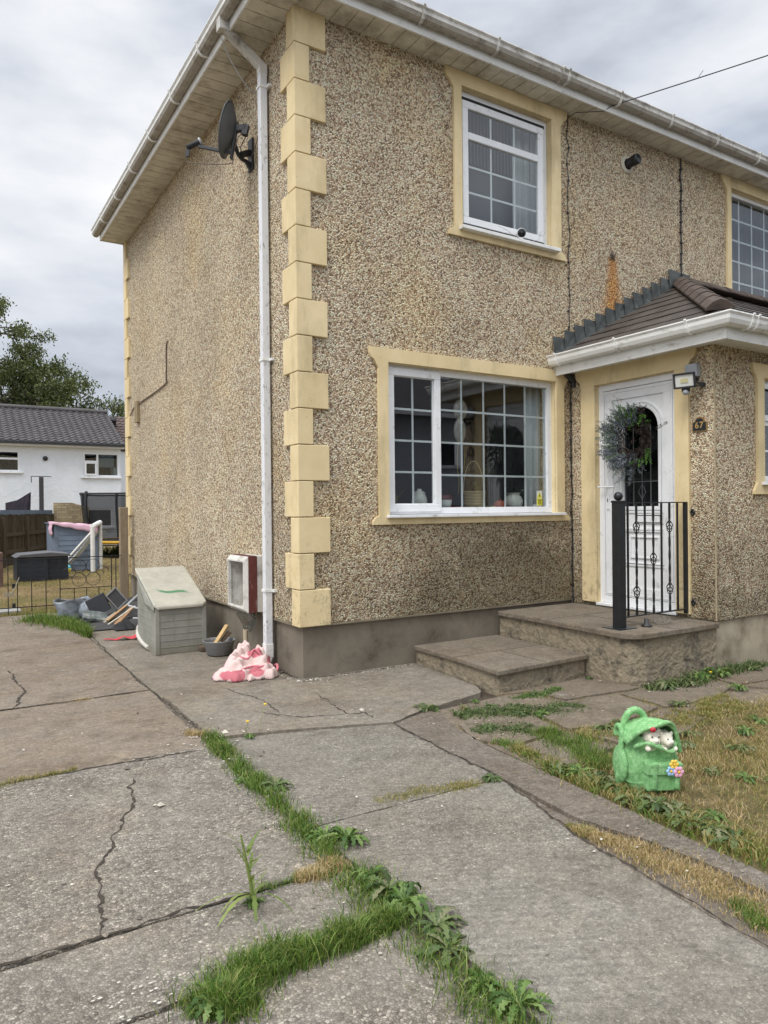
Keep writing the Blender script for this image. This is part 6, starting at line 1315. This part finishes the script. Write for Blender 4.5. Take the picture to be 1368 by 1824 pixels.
for k, w in enumerate((.05, .055, .04, .055, .045)): g.box(2.6425-w/2, 2.6425+w/2, FY+.0235, FY+.0245, 1.43-k*.011, 1.434-k*.011)
g.build('print', simple('st_black', (.03, .03, .03), .5), st)
# ------------------------------------------------------------------ BACK GARDEN
def woodmat(name, c, var=.3):
    m = M(name, .9, 0, .2); n = m.noise(9, 6, .65, co=m.scale((6, 6, .5))); v = m.ramp(n, [(.3, tuple(x*(1-var) for x in c)), (.7, tuple(x*(1+var) for x in c))])
    v = m.mix(m.mr(m.noise(3, 6, .7), .5, .7, 0, .5), v, sr(88, 92, 70)); v = m.mix(1., v, m.ramp(m.island(), [(0., .7), (1., 1.2)]), 'MULTIPLY'); m.col(v); m.bump(n, .5, .004); return m.m
WF = woodmat('weathered_fence_wood', sr(76, 66, 52)); WP = woodmat('weathered_post_wood', sr(150, 134, 112), .22)
g = MB(); g.box(-.20, -.09, 5.52, 5.62, -.03, 1.42); one(g, 'gate_post', WP, 'square weathered timber post against the far corner of the house', 'post', (-.15, 5.55, 0), bevel=.008)
# iron fence
fe = thing('iron_fence', 'low black wire-thin iron fence with scrolls across the end of the drive', 'fence', (-1.5, 5.5, 0))
g = MB(); g.bar((-3.2, 5.5, .735), (-.2, 5.5, .735), .012, .012); g.build('top_rail', BLACKM, fe)
g = MB(); g.bar((-3.2, 5.5, .10), (-.2, 5.5, .10), .012, .012); g.build('bottom_rail', BLACKM, fe)
xs = [-2.95, -2.68, -2.41, -2.14, -1.97, -1.70, -1.43, -1.21, -1.005, -.63-.17, -.42, -.28]
xs = [-3.05, -2.85, -2.65, -2.45, -2.25, -2.05, -1.86, -1.69, -1.60, -1.49, -1.32, -1.15, -.60, -.46, -.31]
xs = [-1.727-.29*0+d for d in (-1.3, -1.05, -.8, -.55, -.28)]+[-1.63, -1.50, -1.395, -1.22, -1.05, -.875, -.18-.60+.42-.03, -.36+.0, -.22]
xs = [-3.0, -2.75, -2.5, -2.25, -2.0, -1.80, -1.63, -1.52, -1.35, -1.175, -1.00, -.33-.0, -.17-.10]
for x in xs: 
    g = MB(); g.bar((x, 5.5, .0), (x, 5.5, .75), .011, .011, up=(0, 1, 0)); g.build('bar', BLACKM, fe)
for x in (-.82, -.66, -.50):
    g = MB(); g.bar((x, 5.5, .0), (x, 5.5, .31), .010, .010, up=(0, 1, 0)); g.build('short_bar', BLACKM, fe)
g = MB(); g.bar((-1.0, 5.5, .31), (-.33, 5.5, .31), .010, .010); g.build('middle_rail', BLACKM, fe)
g = MB(); c0 = (-.665, .52)
for k in range(4):
    a = pi/4+k*pi/2; cx, cz_ = c0[0]+.13*cos(a), c0[1]+.13*sin(a); g.tube([(cx+.09*cos(t), 5.5, cz_+.09*sin(t)) for t in np.linspace(0, 6.28, 20)], .004, 5, cap=False)
g.tube([(c0[0]+.05*cos(t), 5.5, c0[1]+.05*sin(t)) for t in np.linspace(0, 6.28, 16)], .004, 5, cap=False)
for sx in (-1, 1): g.tube([(c0[0]+sx*(.2+.10*(1-t/9)*cos(t)), 5.5, c0[1]+.10*(1-t/9)*sin(t)) for t in np.linspace(0, 7, 24)], .004, 5, cap=False)
g.build('scrollwork', BLACKM, fe)
g = MB(); g.box(-1.585, -1.545, 5.47, 5.51, .10, .16); g.box(-1.585, -1.545, 5.47, 5.51, .36, .42); g.build('latch', BLACKM, fe)
g = MB(); g.tube([(-1.50, 5.47, .5), (-1.545, 5.46, .38), (-1.60, 5.46, .28)], .006, 5); g.tube([(-1.62+.06*cos(t*3), 5.46, .28+.03*sin(t*5)) for t in np.linspace(0, 6, 30)], .004, 4); one(g, 'rope', simple('old_rope', sr(150, 146, 128), .9), 'frayed pale rope tied round the iron fence', 'rope', (-1.55, 5.46, .3))
# brick pier and dark box
BRK = simple('old_brick', sr(92, 72, 62), .9, var=.3, sc=9, bump=.6)
g = MB(); g.box(-2.2, -1.36, 9.9, 10.3, -.02, .62); one(g, 'low_brick_wall', BRK, 'stub of reddish brick wall at the left edge in the garden', 'wall', (-1.7, 10, 0), bevel=.01)
db = thing('plastic_chest', 'dark plastic storage chest with grey lid on the dry grass', 'storage chest', (-.6, 11, 0))
g = MB(); g.box(-1.06, -.50, 10.7, 11.5, 0, .46); g.box(-.50, -.12, 10.74, 11.46, 0, .46)
for i in range(1, 5): g.box(-1.05, -.13, 10.695, 10.702, i*.095-.004, i*.095+.004)
g.build('chest_body', simple('navy_plastic', sr(36, 40, 50), .5, var=.15), db, bevel=.01)
g = MB(); g.prism([(-1.10, .47), (-.08, .47), (-.10, .52), (-.45, .56), (-1.0, .53)], 'y', 10.66, 11.54); g.build('chest_lid', simple('grey_lid', sr(82, 82, 84), .5), db, bevel=.01)
# slatted timber fence
fb = thing('timber_fence', 'dark weathered feather-edge timber fence running back along the garden', 'fence', (-.8, 16, 0))
FA, FB_ = Vector((-3.2, 9.7, 0)), Vector((.70, 19.2, 0)); FA = Vector((-2.6, 11.6, 0)); fdv = (FB_-FA); FLn = fdv.length; fdv.normalize(); fside = Vector((fdv.y, -fdv.x, 0))
g = MB(); t = 0; rs = np.random.RandomState(6)
while t < FLn:
    h = 1.30+.03*rs.rand(); p = FA+fdv*t; g.bar(p+Vector((0, 0, 0)), p+Vector((0, 0, h+.0)), .018+.008*rs.rand(), .075, up=tuple(fside)); 
    t += .082
g.build('boards', WF, fb)
k = 0
for t in np.arange(.4, FLn, 1.75):
    g = MB(); p = FA+fdv*t+fside*.08; g.obox(p+Vector((0, 0, .62)), (fdv, fside, (0, 0, 1)), (.06, .05, .64)); g.build('post', WF, fb)
for z in (.35, .80):
    g = MB(); g.bar(FA+fside*.045+Vector((0, 0, z)), FB_+fside*.045+Vector((0, 0, z)), .05, .09); g.build('rail', WF, fb)
g = MB(); a = FA+fdv*4.0; g.bar(a+Vector((0, 0, 1.37))-fside*.02, FB_+Vector((0, 0, 1.37))-fside*.02, .03, .13); g.build('blue_cap_board', simple('blue_grey_board', sr(92, 104, 116), .8, var=.15), fb)
g = MB(); g.bar(FA+Vector((0, 0, 1.33))-fside*.05, FA+fdv*4.2+Vector((0, 0, 1.33))-fside*.05, .06, .09); g.build('rotten_cap_rail', woodmat('rotten_wood', sr(74, 60, 48)), fb)
# blue playhouse / shed with towel
sh = thing('blue_shed', 'low blue-grey boarded plastic shed beside the toy goal', 'shed', (.3, 13.4, 0)); BLU = simple('blue_grey_cladding', sr(112, 124, 140), .6, var=.08, dirt=sr(90, 96, 104), damt=.4)
g = MB(); sx0, sx1, sy0, sy1 = -.08, .86, 13.0, 14.3
g.prism([(sx0, -.0), (sx1, -.0), (sx1, 1.0), (sx0, 1.09)], 'y', sy0, sy1)
for i in range(1, 9): g.prism([(sx0+.07, i*.118), (sx1-.07, i*.118), (sx1-.07, i*.118+.012), (sx0+.07, i*.118+.012)], 'y', sy0-.010, sy0+.001)
g.box(sx0-.01, sx0+.07, sy0-.012, sy0, 0, 1.07); g.box(sx1-.07, sx1+.01, sy0-.012, sy0, 0, .98); g.build('cladding', BLU, sh)
g = MB(); g.prism([(sx0-.05, 1.095), (sx1+.05, 1.01), (sx1+.05, 1.03), (sx0-.05, 1.12)], 'y', sy0-.05, sy1); g.build('roof', BLU, sh)
g = MB(); g.grid(lambda u, v: (sx0-.06+1.0*u, sy0-.07+(0 if v > .25 else 0)+(.9*(v-.25) if v > .25 else 0), (1.13-.085*u)-(0 if v > .25 else (.25-v)*(.16+.55*u)*1.1)+.008*sin(u*20)), 30, 12); g.grid(lambda u, v: (sx0-.062+.01*sin(v*9), sy0-.06+.5*u, 1.13-.3*v), 8, 6); one(g, 'towel', simple('pink_towel', sr(214, 176, 190), .95, var=.06), 'pink towel spread over the blue shed roof', 'towel', (.3, 13.2, 1.1), solid=.012)
# toy goal
gl = thing('toy_goal', 'small white plastic football goal with torn net on the dry grass', 'goal', (.6, 12.4, 0)); GW = simple('goal_plastic', sr(214, 212, 206), .5)
a = Vector((.63, 12.3, -.02)); b = Vector((.93, 13.05, 0)); H_ = 1.05
bk_ = Vector((-.72, .30, 0))
g = MB(); g.tube([a, a+Vector((0, 0, H_))], .05, 12); g.build('upright', GW, gl); g = MB(); g.tube([b, b+Vector((0, 0, H_+.06))], .05, 12); g.build('upright', GW, gl)
g = MB(); g.tube([a+Vector((0, 0, H_)), b+Vector((0, 0, H_+.06))], .055, 12); g.build('crossbar', GW, gl)
for p in (a, b): g = MB(); g.tube([p+Vector((0, 0, .95)), p+bk_+Vector((0, 0, .06))], .025, 8); g.build('stay', GW, gl)
g = MB(); g.tube([a+bk_+Vector((0, 0, .06)), b+bk_+Vector((0, 0, .06))], .025, 8); g.tube([b+bk_+Vector((0, 0, .06)), b+Vector((0, 0, .06))], .025, 8); g.build('ground_bar', GW, gl)
NETM = simple('net_cord', sr(180, 178, 170), .8); g = MB()
for i in range(13):
    t = i/12; p = (a.lerp(b, t)); g.tube([p+Vector((0, 0, .9)), p+bk_*.5+Vector((0, 0, .38)), p+bk_*.9+Vector((0, 0, .08))], .010, 3, cap=False)
for j in range(1, 8): s = j/8; g.tube([a.lerp(b, k/6)+bk_*s+Vector((0, 0, .9-.85*s-.03*sin(k))) for k in range(7)], .010, 3, cap=False)
g.build('net', NETM, gl)
for x, y, r, c, lab in ((.06, 12.2, .10, (sr(212, 200, 70)), 'yellow and blue toy ball lying behind the toy goal'), (-.11, 12.1, .065, sr(190, 186, 176), 'small pale ball left of the yellow and blue ball'), (-.02, 12.15, .07, sr(40, 38, 44), 'dark deflated ball between the pale ball and the yellow ball')):
    g = MB(); g.ball((x, y, r), r, 14)
    mm = M('toy_ball'); X, Y, Z = mm.xyz(); mm.col(mm.mix(mm.ma('GREATER_THAN', Z, r*1.15), c, sr(96, 186, 200) if 'yellow and' in lab else c)); one(g, 'toy_ball', mm.m, lab, 'ball', (x, y, 0))
# trampoline
tr = thing('trampoline', 'trampoline with tall dark safety net and yellow pad behind the toy goal', 'trampoline', (3.2, 18.4, 0)); tcx, tcy, tr_ = 3.35, 18.3, 1.85
nm = M('safety_net'); t_ = nm.t; tp = t_.nodes.new('ShaderNodeBsdfTransparent'); df = t_.nodes.new('ShaderNodeBsdfDiffuse'); df.inputs[0].default_value = (.03, .03, .032, 1); mx_ = t_.nodes.new('ShaderNodeMixShader'); mx_.inputs[0].default_value = .6; t_.links.new(tp.outputs[0], mx_.inputs[1]); t_.links.new(df.outputs[0], mx_.inputs[2]); t_.links.new(mx_.outputs[0], nm.out.inputs[0])
g = MB(); g.grid(lambda u, v: (tcx+(tr_+.13*v)*cos(2*pi*u), tcy+(tr_+.13*v)*sin(2*pi*u), .5+1.42*v-.03*abs(sin(8*pi*u*.5))*v), 48, 6); g.build('net_wall', nm.m, tr)
g = MB(); g.tube([(tcx+(tr_+.13)*cos(2*pi*k/48), tcy+(tr_+.13)*sin(2*pi*k/48), 1.93-.03*abs(sin(4*pi*k/48))) for k in range(49)], .03, 6, cap=False); g.build('top_band', BLACKP, tr)
for k in range(8):
    a = 2*pi*(k+.35)/8; g = MB(); g.tube(smoothpath([(tcx+(tr_+.06)*cos(a), tcy+(tr_+.06)*sin(a), 0), (tcx+(tr_+.06)*cos(a), tcy+(tr_+.06)*sin(a), .6), (tcx+(tr_+.16)*cos(a), tcy+(tr_+.16)*sin(a), 1.5), (tcx+(tr_+.14)*cos(a), tcy+(tr_+.14)*sin(a), 1.98)], 4), .045, 8); g.build('pole', BLACKP, tr)
g = MB(); g.lathe([(tr_-.25, .50), (tr_, .50), (tr_+.03, .46), (tr_, .42), (tr_-.25, .44)], (tcx, tcy, 0), 48); g.build('spring_pad', simple('yellow_pad', sr(196, 150, 30), .6), tr)
g = MB(); g.lathe([(0, .47), (tr_-.2, .47), (tr_-.2, .46), (0, .46)], (tcx, tcy, 0), 32); g.lathe([(tr_-.02, .40), (tr_+.02, .40), (tr_+.02, .36), (tr_-.02, .36), (tr_-.02, .40)], (tcx, tcy, 0), 40); g.build('mat', BLACKP, tr)
g = MB(); g.bar((1.98, 19.9, .0), (2.02, 19.9, .95), .10, .03); g.bar((2.02, 19.7, .6), (2.35, 19.7, .62), .06, .3); g.bar((2.3, 19.8, 0), (2.12, 19.8, .95), .05, .03); one(g, 'garden_ladder', GREYM, 'pale stepladder seen through the trampoline net', 'ladder', (2.1, 19.9, 0))
# garden wall of blocks behind fence
def blockmat():
    m = M('stone_blocks', .95); b = m.t.nodes.new('ShaderNodeTexBrick'); b.inputs['Scale'].default_value = 3.2; b.inputs['Mortar Size'].default_value = .02; m.put((*sr(170, 154, 124), 1), b.inputs['Color1']); m.put((*sr(126, 112, 90), 1), b.inputs['Color2']); m.put((*sr(96, 86, 70), 1), b.inputs['Mortar'])
    m.put(m.mix(1, m.scale((1, 1, 1), rot=(radians(90), 0, 0)), (0, 0, 0), 'ADD'), b.inputs['Vector']); m.col(m.mix(m.mr(m.noise(3, 6), .4, .7, 0, .6), b.outputs['Color'], sr(176, 158, 124))); return m.m
g = MB(); g.prism([(.74, 0), (1.75, 0), (1.75, 1.52), (1.45, 1.6), (1.25, 1.66), (.74, 1.66)], 'y', 19.2, 19.42); one(g, 'block_wall', blockmat(), 'buff stone block wall beside the trampoline at the end of the fence', 'wall', (1.5, 19.3, 0))
g = MB(); g.ball((4.0, 19.9, .1), (.9, .4, .35), 12); 
pts = [(random.gauss(3.0, .7), random.gauss(19.0, .3), 0) for _ in range(900)]; tag(blades(pts, .35, .02, .7, GR, 'long_grass', 'long dark grass growing under the trampoline'))
GRY = leafmat('yard_grass', [sr(112, 96, 66), sr(134, 114, 80), sr(152, 130, 94), sr(166, 142, 106), sr(124, 112, 72), sr(104, 104, 62)])
pts = [(random.uniform(-1.8, 3.2), random.uniform(5.5, 16.5), -.012) for _ in range(16000)]
blades(pts, .045, .006, 1.1, GRY, 'garden_lawn', 'parched grass of the back garden')
pts = [p for p in [(random.uniform(-1.8, 3.2), random.uniform(5.5, 20), -.012) for _ in range(26000)] if sin(p[0]*3+p[1])+sin(p[1]*1.3) > .3]
blades(pts, .05, .006, 1.1, GRM, 'garden_lawn', 'greener patches of the back garden lawn')
pts = [(random.uniform(-2.4, -.2), 5.44+abs(random.gauss(0, .07)), -.012) for _ in range(1500)]
blades(pts, .08, .005, .9, GRM, 'fence_line_grass', 'straggly grass along the foot of the iron fence')
g = MB(); g.box(-1.95, -1.45, 5.75, 6.1, -.01, .03); one(g, 'paving_stone', simple('grey_flag', sr(140, 138, 132), .9), 'loose grey paving stone just behind the iron fence', 'paving stone', (-1.7, 5.9, 0), bevel=.006)

# ------------------------------------------------------------------ NEIGHBOURING HOUSES
def rendermat(name, c):
    m = M(name, .9, 0, .2); v = m.ramp(m.noise(1.2, 6, .6), [(.3, tuple(x*.9 for x in c)), (.7, c)]); v = m.mix(m.mr(m.noise(3, 6, .7, co=m.scale((1, 1, .2))), .52, .75, 0, .3), v, tuple(x*.72 for x in c)); m.col(v); m.bump(m.noise(9, 6, .7), .6, .05); return m.m
WHT = rendermat('white_roughcast', sr(222, 226, 230)); ROOFP = simple('dark_concrete_pantile', sr(78, 74, 74), .75, var=.2, sc=2)
wh = thing('white_house', 'white roughcast house with grey pantile roof behind the back garden', 'house', (2, 31, 0))
HY = 28.5; WX0, WX1 = -14, 4.72
wwin = [(3.15, 4.65, 2.92, 3.97), (-1.3, .67, 3.08, 3.96), (2.65, 4.35, .70, 1.52)]
g = MB(); 
def hole2(mb, val, thick, u0, u1, z0, z1, hs): holes(mb, 'y', val, thick, u0, u1, z0, z1, hs)
hole2(g, HY, .25, WX0, WX1, -.2, 4.30, wwin); g.box(WX1-.25, WX1-.003, HY+.25, 36, -.2, 4.3); g.build('front_wall', WHT, wh)
def pantiles(mb, x0, x1, y0, z0, y1, z1, nx, rows, amp=.035, cut=None):
    for r in range(rows):
        a, b = r/rows, (r+1)/rows; ya, za, yb, zb = y0+(y1-y0)*a, z0+(z1-z0)*a+.05, y0+(y1-y0)*b, z0+(z1-z0)*b
        xe = cut(a) if cut else x1; xe2 = cut(b) if cut else x1; n = int(nx*(xe-x0)/(x1-x0))*4; vs = []
        for i in range(n+1):
            x = x0+(xe-x0)*i/n; w = amp*sin(i*pi/2*1.0+.4)*1.0; x2 = min(x, xe2) if cut else x
            vs += [(x, ya, za+w), (x2, yb, zb+w*.6), (x, ya, za+w-.05)]
        mb.add(vs, [(3*i, 3*i+3, 3*i+4, 3*i+1) for i in range(n)]+[(3*i+2, 3*i+5, 3*i+3, 3*i) for i in range(n)])
g = MB(); EZ2, RZ2, RY2 = 4.36, 6.15, 31.8
pantiles(g, WX0, WX1+.08, HY-.35, EZ2, RY2, RZ2, 66, 15, .04); wr2 = g.build('roof', ROOFP, wh)
g = MB(); g.add([(WX0, HY-.33, EZ2-.05), (WX1+.08, HY-.33, EZ2-.05), (WX1+.08, RY2, RZ2-.06), (WX0, RY2, RZ2-.06), (WX0, 35.5, EZ2), (WX1+.08, 35.5, EZ2)], [(0, 1, 2, 3), (3, 2, 5, 4)]); g.build('roof_deck', ROOFP, wr2)
g = MB(); g.tube([(WX0, RY2, RZ2+.05), (WX1+.08, RY2, RZ2+.05)], .12, 8); g.build('ridge', ROOFP, wr2)
g = MB(); g.box(WX0, WX1+.1, HY-.33, HY-.30, EZ2-.2, EZ2-.0); g.box(WX0, WX1+.1, HY-.3, HY, EZ2-.2, EZ2-.18); g.build('fascia', UPVC, wh)
g = MB(); g.box(WX0, WX1+.15, HY-.46, HY-.335, EZ2-.13, EZ2-.02); g.build('gutter', BLACKP, wh)
g = MB(); g.lathe([(.10, 0), (.10, .28), (.12, .28), (.12, .34), (0, .34)], (1.75, 29.6, 4.75), 10); g.box(1.55, 1.95, 29.3, 29.8, 4.70, 4.80); g.build('roof_vent', simple('vent_grey', sr(120, 116, 112), .7), wr2)
BROOM = simple('dim_room', sr(60, 66, 74), .9)
for i, (a, b, c, d) in enumerate(wwin):
    g = MB(); frame_rect(g, a, b, c, d, .07, HY+.02, HY+.09, PY_); w = g.build('window', UPVC, wh)
    if i == 0:
        g = MB(); PY_(g, 3.70, 3.78, c+.07, d-.07, HY+.02, HY+.09); PY_(g, a+.07, 3.70, 3.55, 3.62, HY+.02, HY+.09); g.build('mullion', UPVC, w)
        g = MB(); frame_rect(g, a+.05, 3.68, c+.06, 3.54, .06, HY-.10, HY-.05, PY_); g.build('open_casement', UPVC, w)
        g = MB(); g.box(3.80, b-.08, HY+.25, HY+.27, 3.35, d-.07); g.build('blind', simple('far_blind', sr(150, 156, 164), .9), w)
    if i == 1: g = MB(); PY_(g, a+.07, b-.07, 3.58, 3.66, HY-.0, HY+.09); g.build('mullion', UPVC, w)
    if i == 2:
        g = MB(); PY_(g, 3.25, 3.33, c+.07, d-.07, HY+.02, HY+.09); g.build('mullion', UPVC, w)
    g = MB(); PY_(g, a+.07, b-.07, c+.07, d-.07, HY+.06, HY+.065); g.build('pane', GLASS, w)
    g = MB(); g.box(a-.1, b+.1, HY-.10, HY+.02, c-.07, c-.001); g.build('sill', UPVC, w)
    g = MB(); g.box(a-.1, b+.1, HY+.9, HY+.95, c-.3, d+.3); g.build('room_back', BROOM, w)
g = MB(); g.lathe([(0, 0), (.10, 0), (.10, .06), (.08, .08), (0, .08)], (1.64, HY, 3.66), 18, ax=(0, -1, 0)); g.build('flue', BLACKP, wh)
bh = thing('terraced_house', 'house with brown tiled roof partly hidden behind the white house', 'house', (8, 36, 0))
g = MB(); pantiles(g, 4.74, 14, 28.9, 4.15, 33.2, 6.2, 40, 12, .03); rf = g.build('roof', simple('brown_tiles', sr(84, 70, 64), .85, var=.25), bh)
g = MB(); g.box(4.74, 14, 29.0, 37, 0, 4.1); g.build('wall', WHT, bh); g = MB(); g.add([(4.74, 29.0, 4.08), (14, 29.0, 4.08), (14, 33.2, 6.1), (4.74, 33.2, 6.1), (14, 37.5, 4.1), (4.74, 37.5, 4.1)], [(0, 1, 2, 3), (3, 2, 4, 5)]); g.build('roof_deck', ROOFP, rf)
g = MB(); g.lathe([(.13, -.3), (.13, .38), (.17, .38), (.17, .5), (.13, .52), (.13, .62), (0, .62)], (5.05, 31.6, 5.35), 12); g.build('roof_flue', simple('dark_flue', sr(50, 48, 52), .6), rf)
g = MB(); g.box(1.30, 1.46, 27.6, 27.75, 0, 2.83); g.box(1.0, 1.76, 27.62, 27.66, 2.84, 2.87); g.box(.99, 1.02, 27.62, 27.66, 2.6, 2.85); one(g, 'dark_post', simple('dark_post', sr(56, 54, 56), .8), 'tall dark post with thin crosspiece in front of the white house', 'post', (1.38, 27.7, 0))
g = MB(); g.prism([(-.72, 1.3), (-.10, 1.3), (-.08, 1.95), (-.42, 1.72), (-.72, 1.64)], 'y', 17.5, 17.6); g.prism([(-.30, 1.3), (-.20, 1.3), (-.12, 1.9), (-.22, 1.78)], 'y', 17.46, 17.5); one(g, 'hanging_washing', simple('dark_washing', sr(54, 48, 58), .9, var=.4), 'dark washing hanging above the timber fence at the left edge', 'washing', (-.4, 17.5, 1.3))
# house across the road (seen only as a reflection in the windows)
oh = thing('house_opposite', 'pale house across the road reflected in the ground floor window', 'house', (11, -17, 0)); owin = [(9.3, 10.9, 3.0, 4.1), (9.2, 10.9, .9, 2.1), (14, 15.6, 3.0, 4.1), (5.2, 6.8, 3.0, 4.1), (-2, -.4, 3, 4.1)]
g = MB(); holes(g, 'y', -17.5, -.25, -8, 24, -.2, 5.0, owin); g.build('front_wall', simple('grey_render', sr(176, 180, 186), .9), oh)
g = MB(); g.add([(-8, -17.1, 5.0), (24, -17.1, 5.0), (24, -21, 7.2), (-8, -21, 7.2)], [(0, 1, 2, 3)]); g.build('roof', ROOFP, oh)
g = MB(); g.box(-8, 24, -17.2, -17.05, 4.85, 5.02); g.build('gutter', UPVC, oh)
for a, b, c, d in owin:
    g = MB(); frame_rect(g, a, b, c, d, .07, -17.6, -17.54, PY_); w = g.build('window', UPVC, oh); g = MB(); g.box(a, b, -18.2, -18.15, c-.2, d+.2); g.build('room_back', BROOM, w); g = MB(); g.box(a-.1, b+.1, -17.5, -17.4, c-.08, c-.001); g.build('sill', UPVC, w)

# ------------------------------------------------------------------ TREES
BARK = simple('bark', sr(62, 54, 44), .95, var=.3, sc=6)
LEAFT = leafmat('tree_leaves', [sr(56, 66, 36), sr(72, 82, 44), sr(90, 98, 54), sr(104, 112, 64), sr(64, 72, 46)], .55, .22)
def tree(name, base, h, spread, seed, label, nleaf, lsize, top_bias=1., lean=0):
    rs = np.random.RandomState(seed); root = thing(name, label, 'tree', base, 'trees behind the white house')
    g = MB(); tips = []
    def limb(p, d, l, r, lev):
        p = Vector(p); d = Vector(d).normalized(); pts = [p]; n = 6; dd = d.copy()
        for i in range(n): dd = (dd+Vector((rs.normal()*.13, rs.normal()*.13, rs.normal()*.08+(-.06 if lev > 1 else .03)))).normalized(); pts.append(pts[-1]+dd*l/n)
        g.tube(pts, [r*(1-.65*i/n) for i in range(n+1)], 6 if lev < 2 else 4, cap=False)
        if lev >= 3:
            tips.extend([pts[3], pts[4], pts[5], pts[6]]); return
        for k in range([5, 5, 5][lev]):
            i = rs.randint(2, n+1); a = rs.rand()*6.28; sp = .55+.4*rs.rand(); side_ = dd.cross(Vector((cos(a), sin(a), .3))).normalized(); nd = (dd*(1-sp*.6)+side_*sp*spread).normalized(); limb(pts[i], nd, l*(.52+.16*rs.rand()), r*.5, lev+1)
        limb(pts[-1], dd, l*.6, r*.4, lev+1)
    b = Vector(base); limb(b, (lean, 0, 1), h*.5, h*.026, 0); g.build('trunk', BARK, root)
    g = MB(); V = []; F = []; k = 0
    zmax = max(t.z for t in tips)
    for i in range(nleaf):
        t = tips[rs.randint(len(tips))]; c = t+Vector((rs.normal()*.28, rs.normal()*.28, rs.normal()*.2-.18*rs.rand())); dn_ = Vector((rs.normal()*.5, rs.normal()*.5, -.6+rs.normal()*.4)).normalized(); s_ = lsize*(.6+.8*rs.rand()); w_ = dn_.cross(Vector((rs.normal(), rs.normal(), rs.normal()))).normalized()*s_*.28
        V += [c, c+dn_*s_*.5+w_, c+dn_*s_, c+dn_*s_*.5-w_]; F.append((k, k+1, k+2, k+3)); k += 4
    g.add(V, F); g.build('crown', LEAFT, root); return root
tree('tree', (1.6, 43.5, 0), 15.6, 1.05, 21, 'large loose-crowned tree rising above the left end of the white house roof', 46000, .17)
tree('tree', (6.3, 45.5, 0), 10.2, 1.2, 5, 'lower tree behind the right end of the white house roof', 20000, .16)
tree('tree', (-4.5, 44, 0), 14.5, 1.1, 9, 'tree whose branches reach in from the left edge of the photo', 13000, .18)
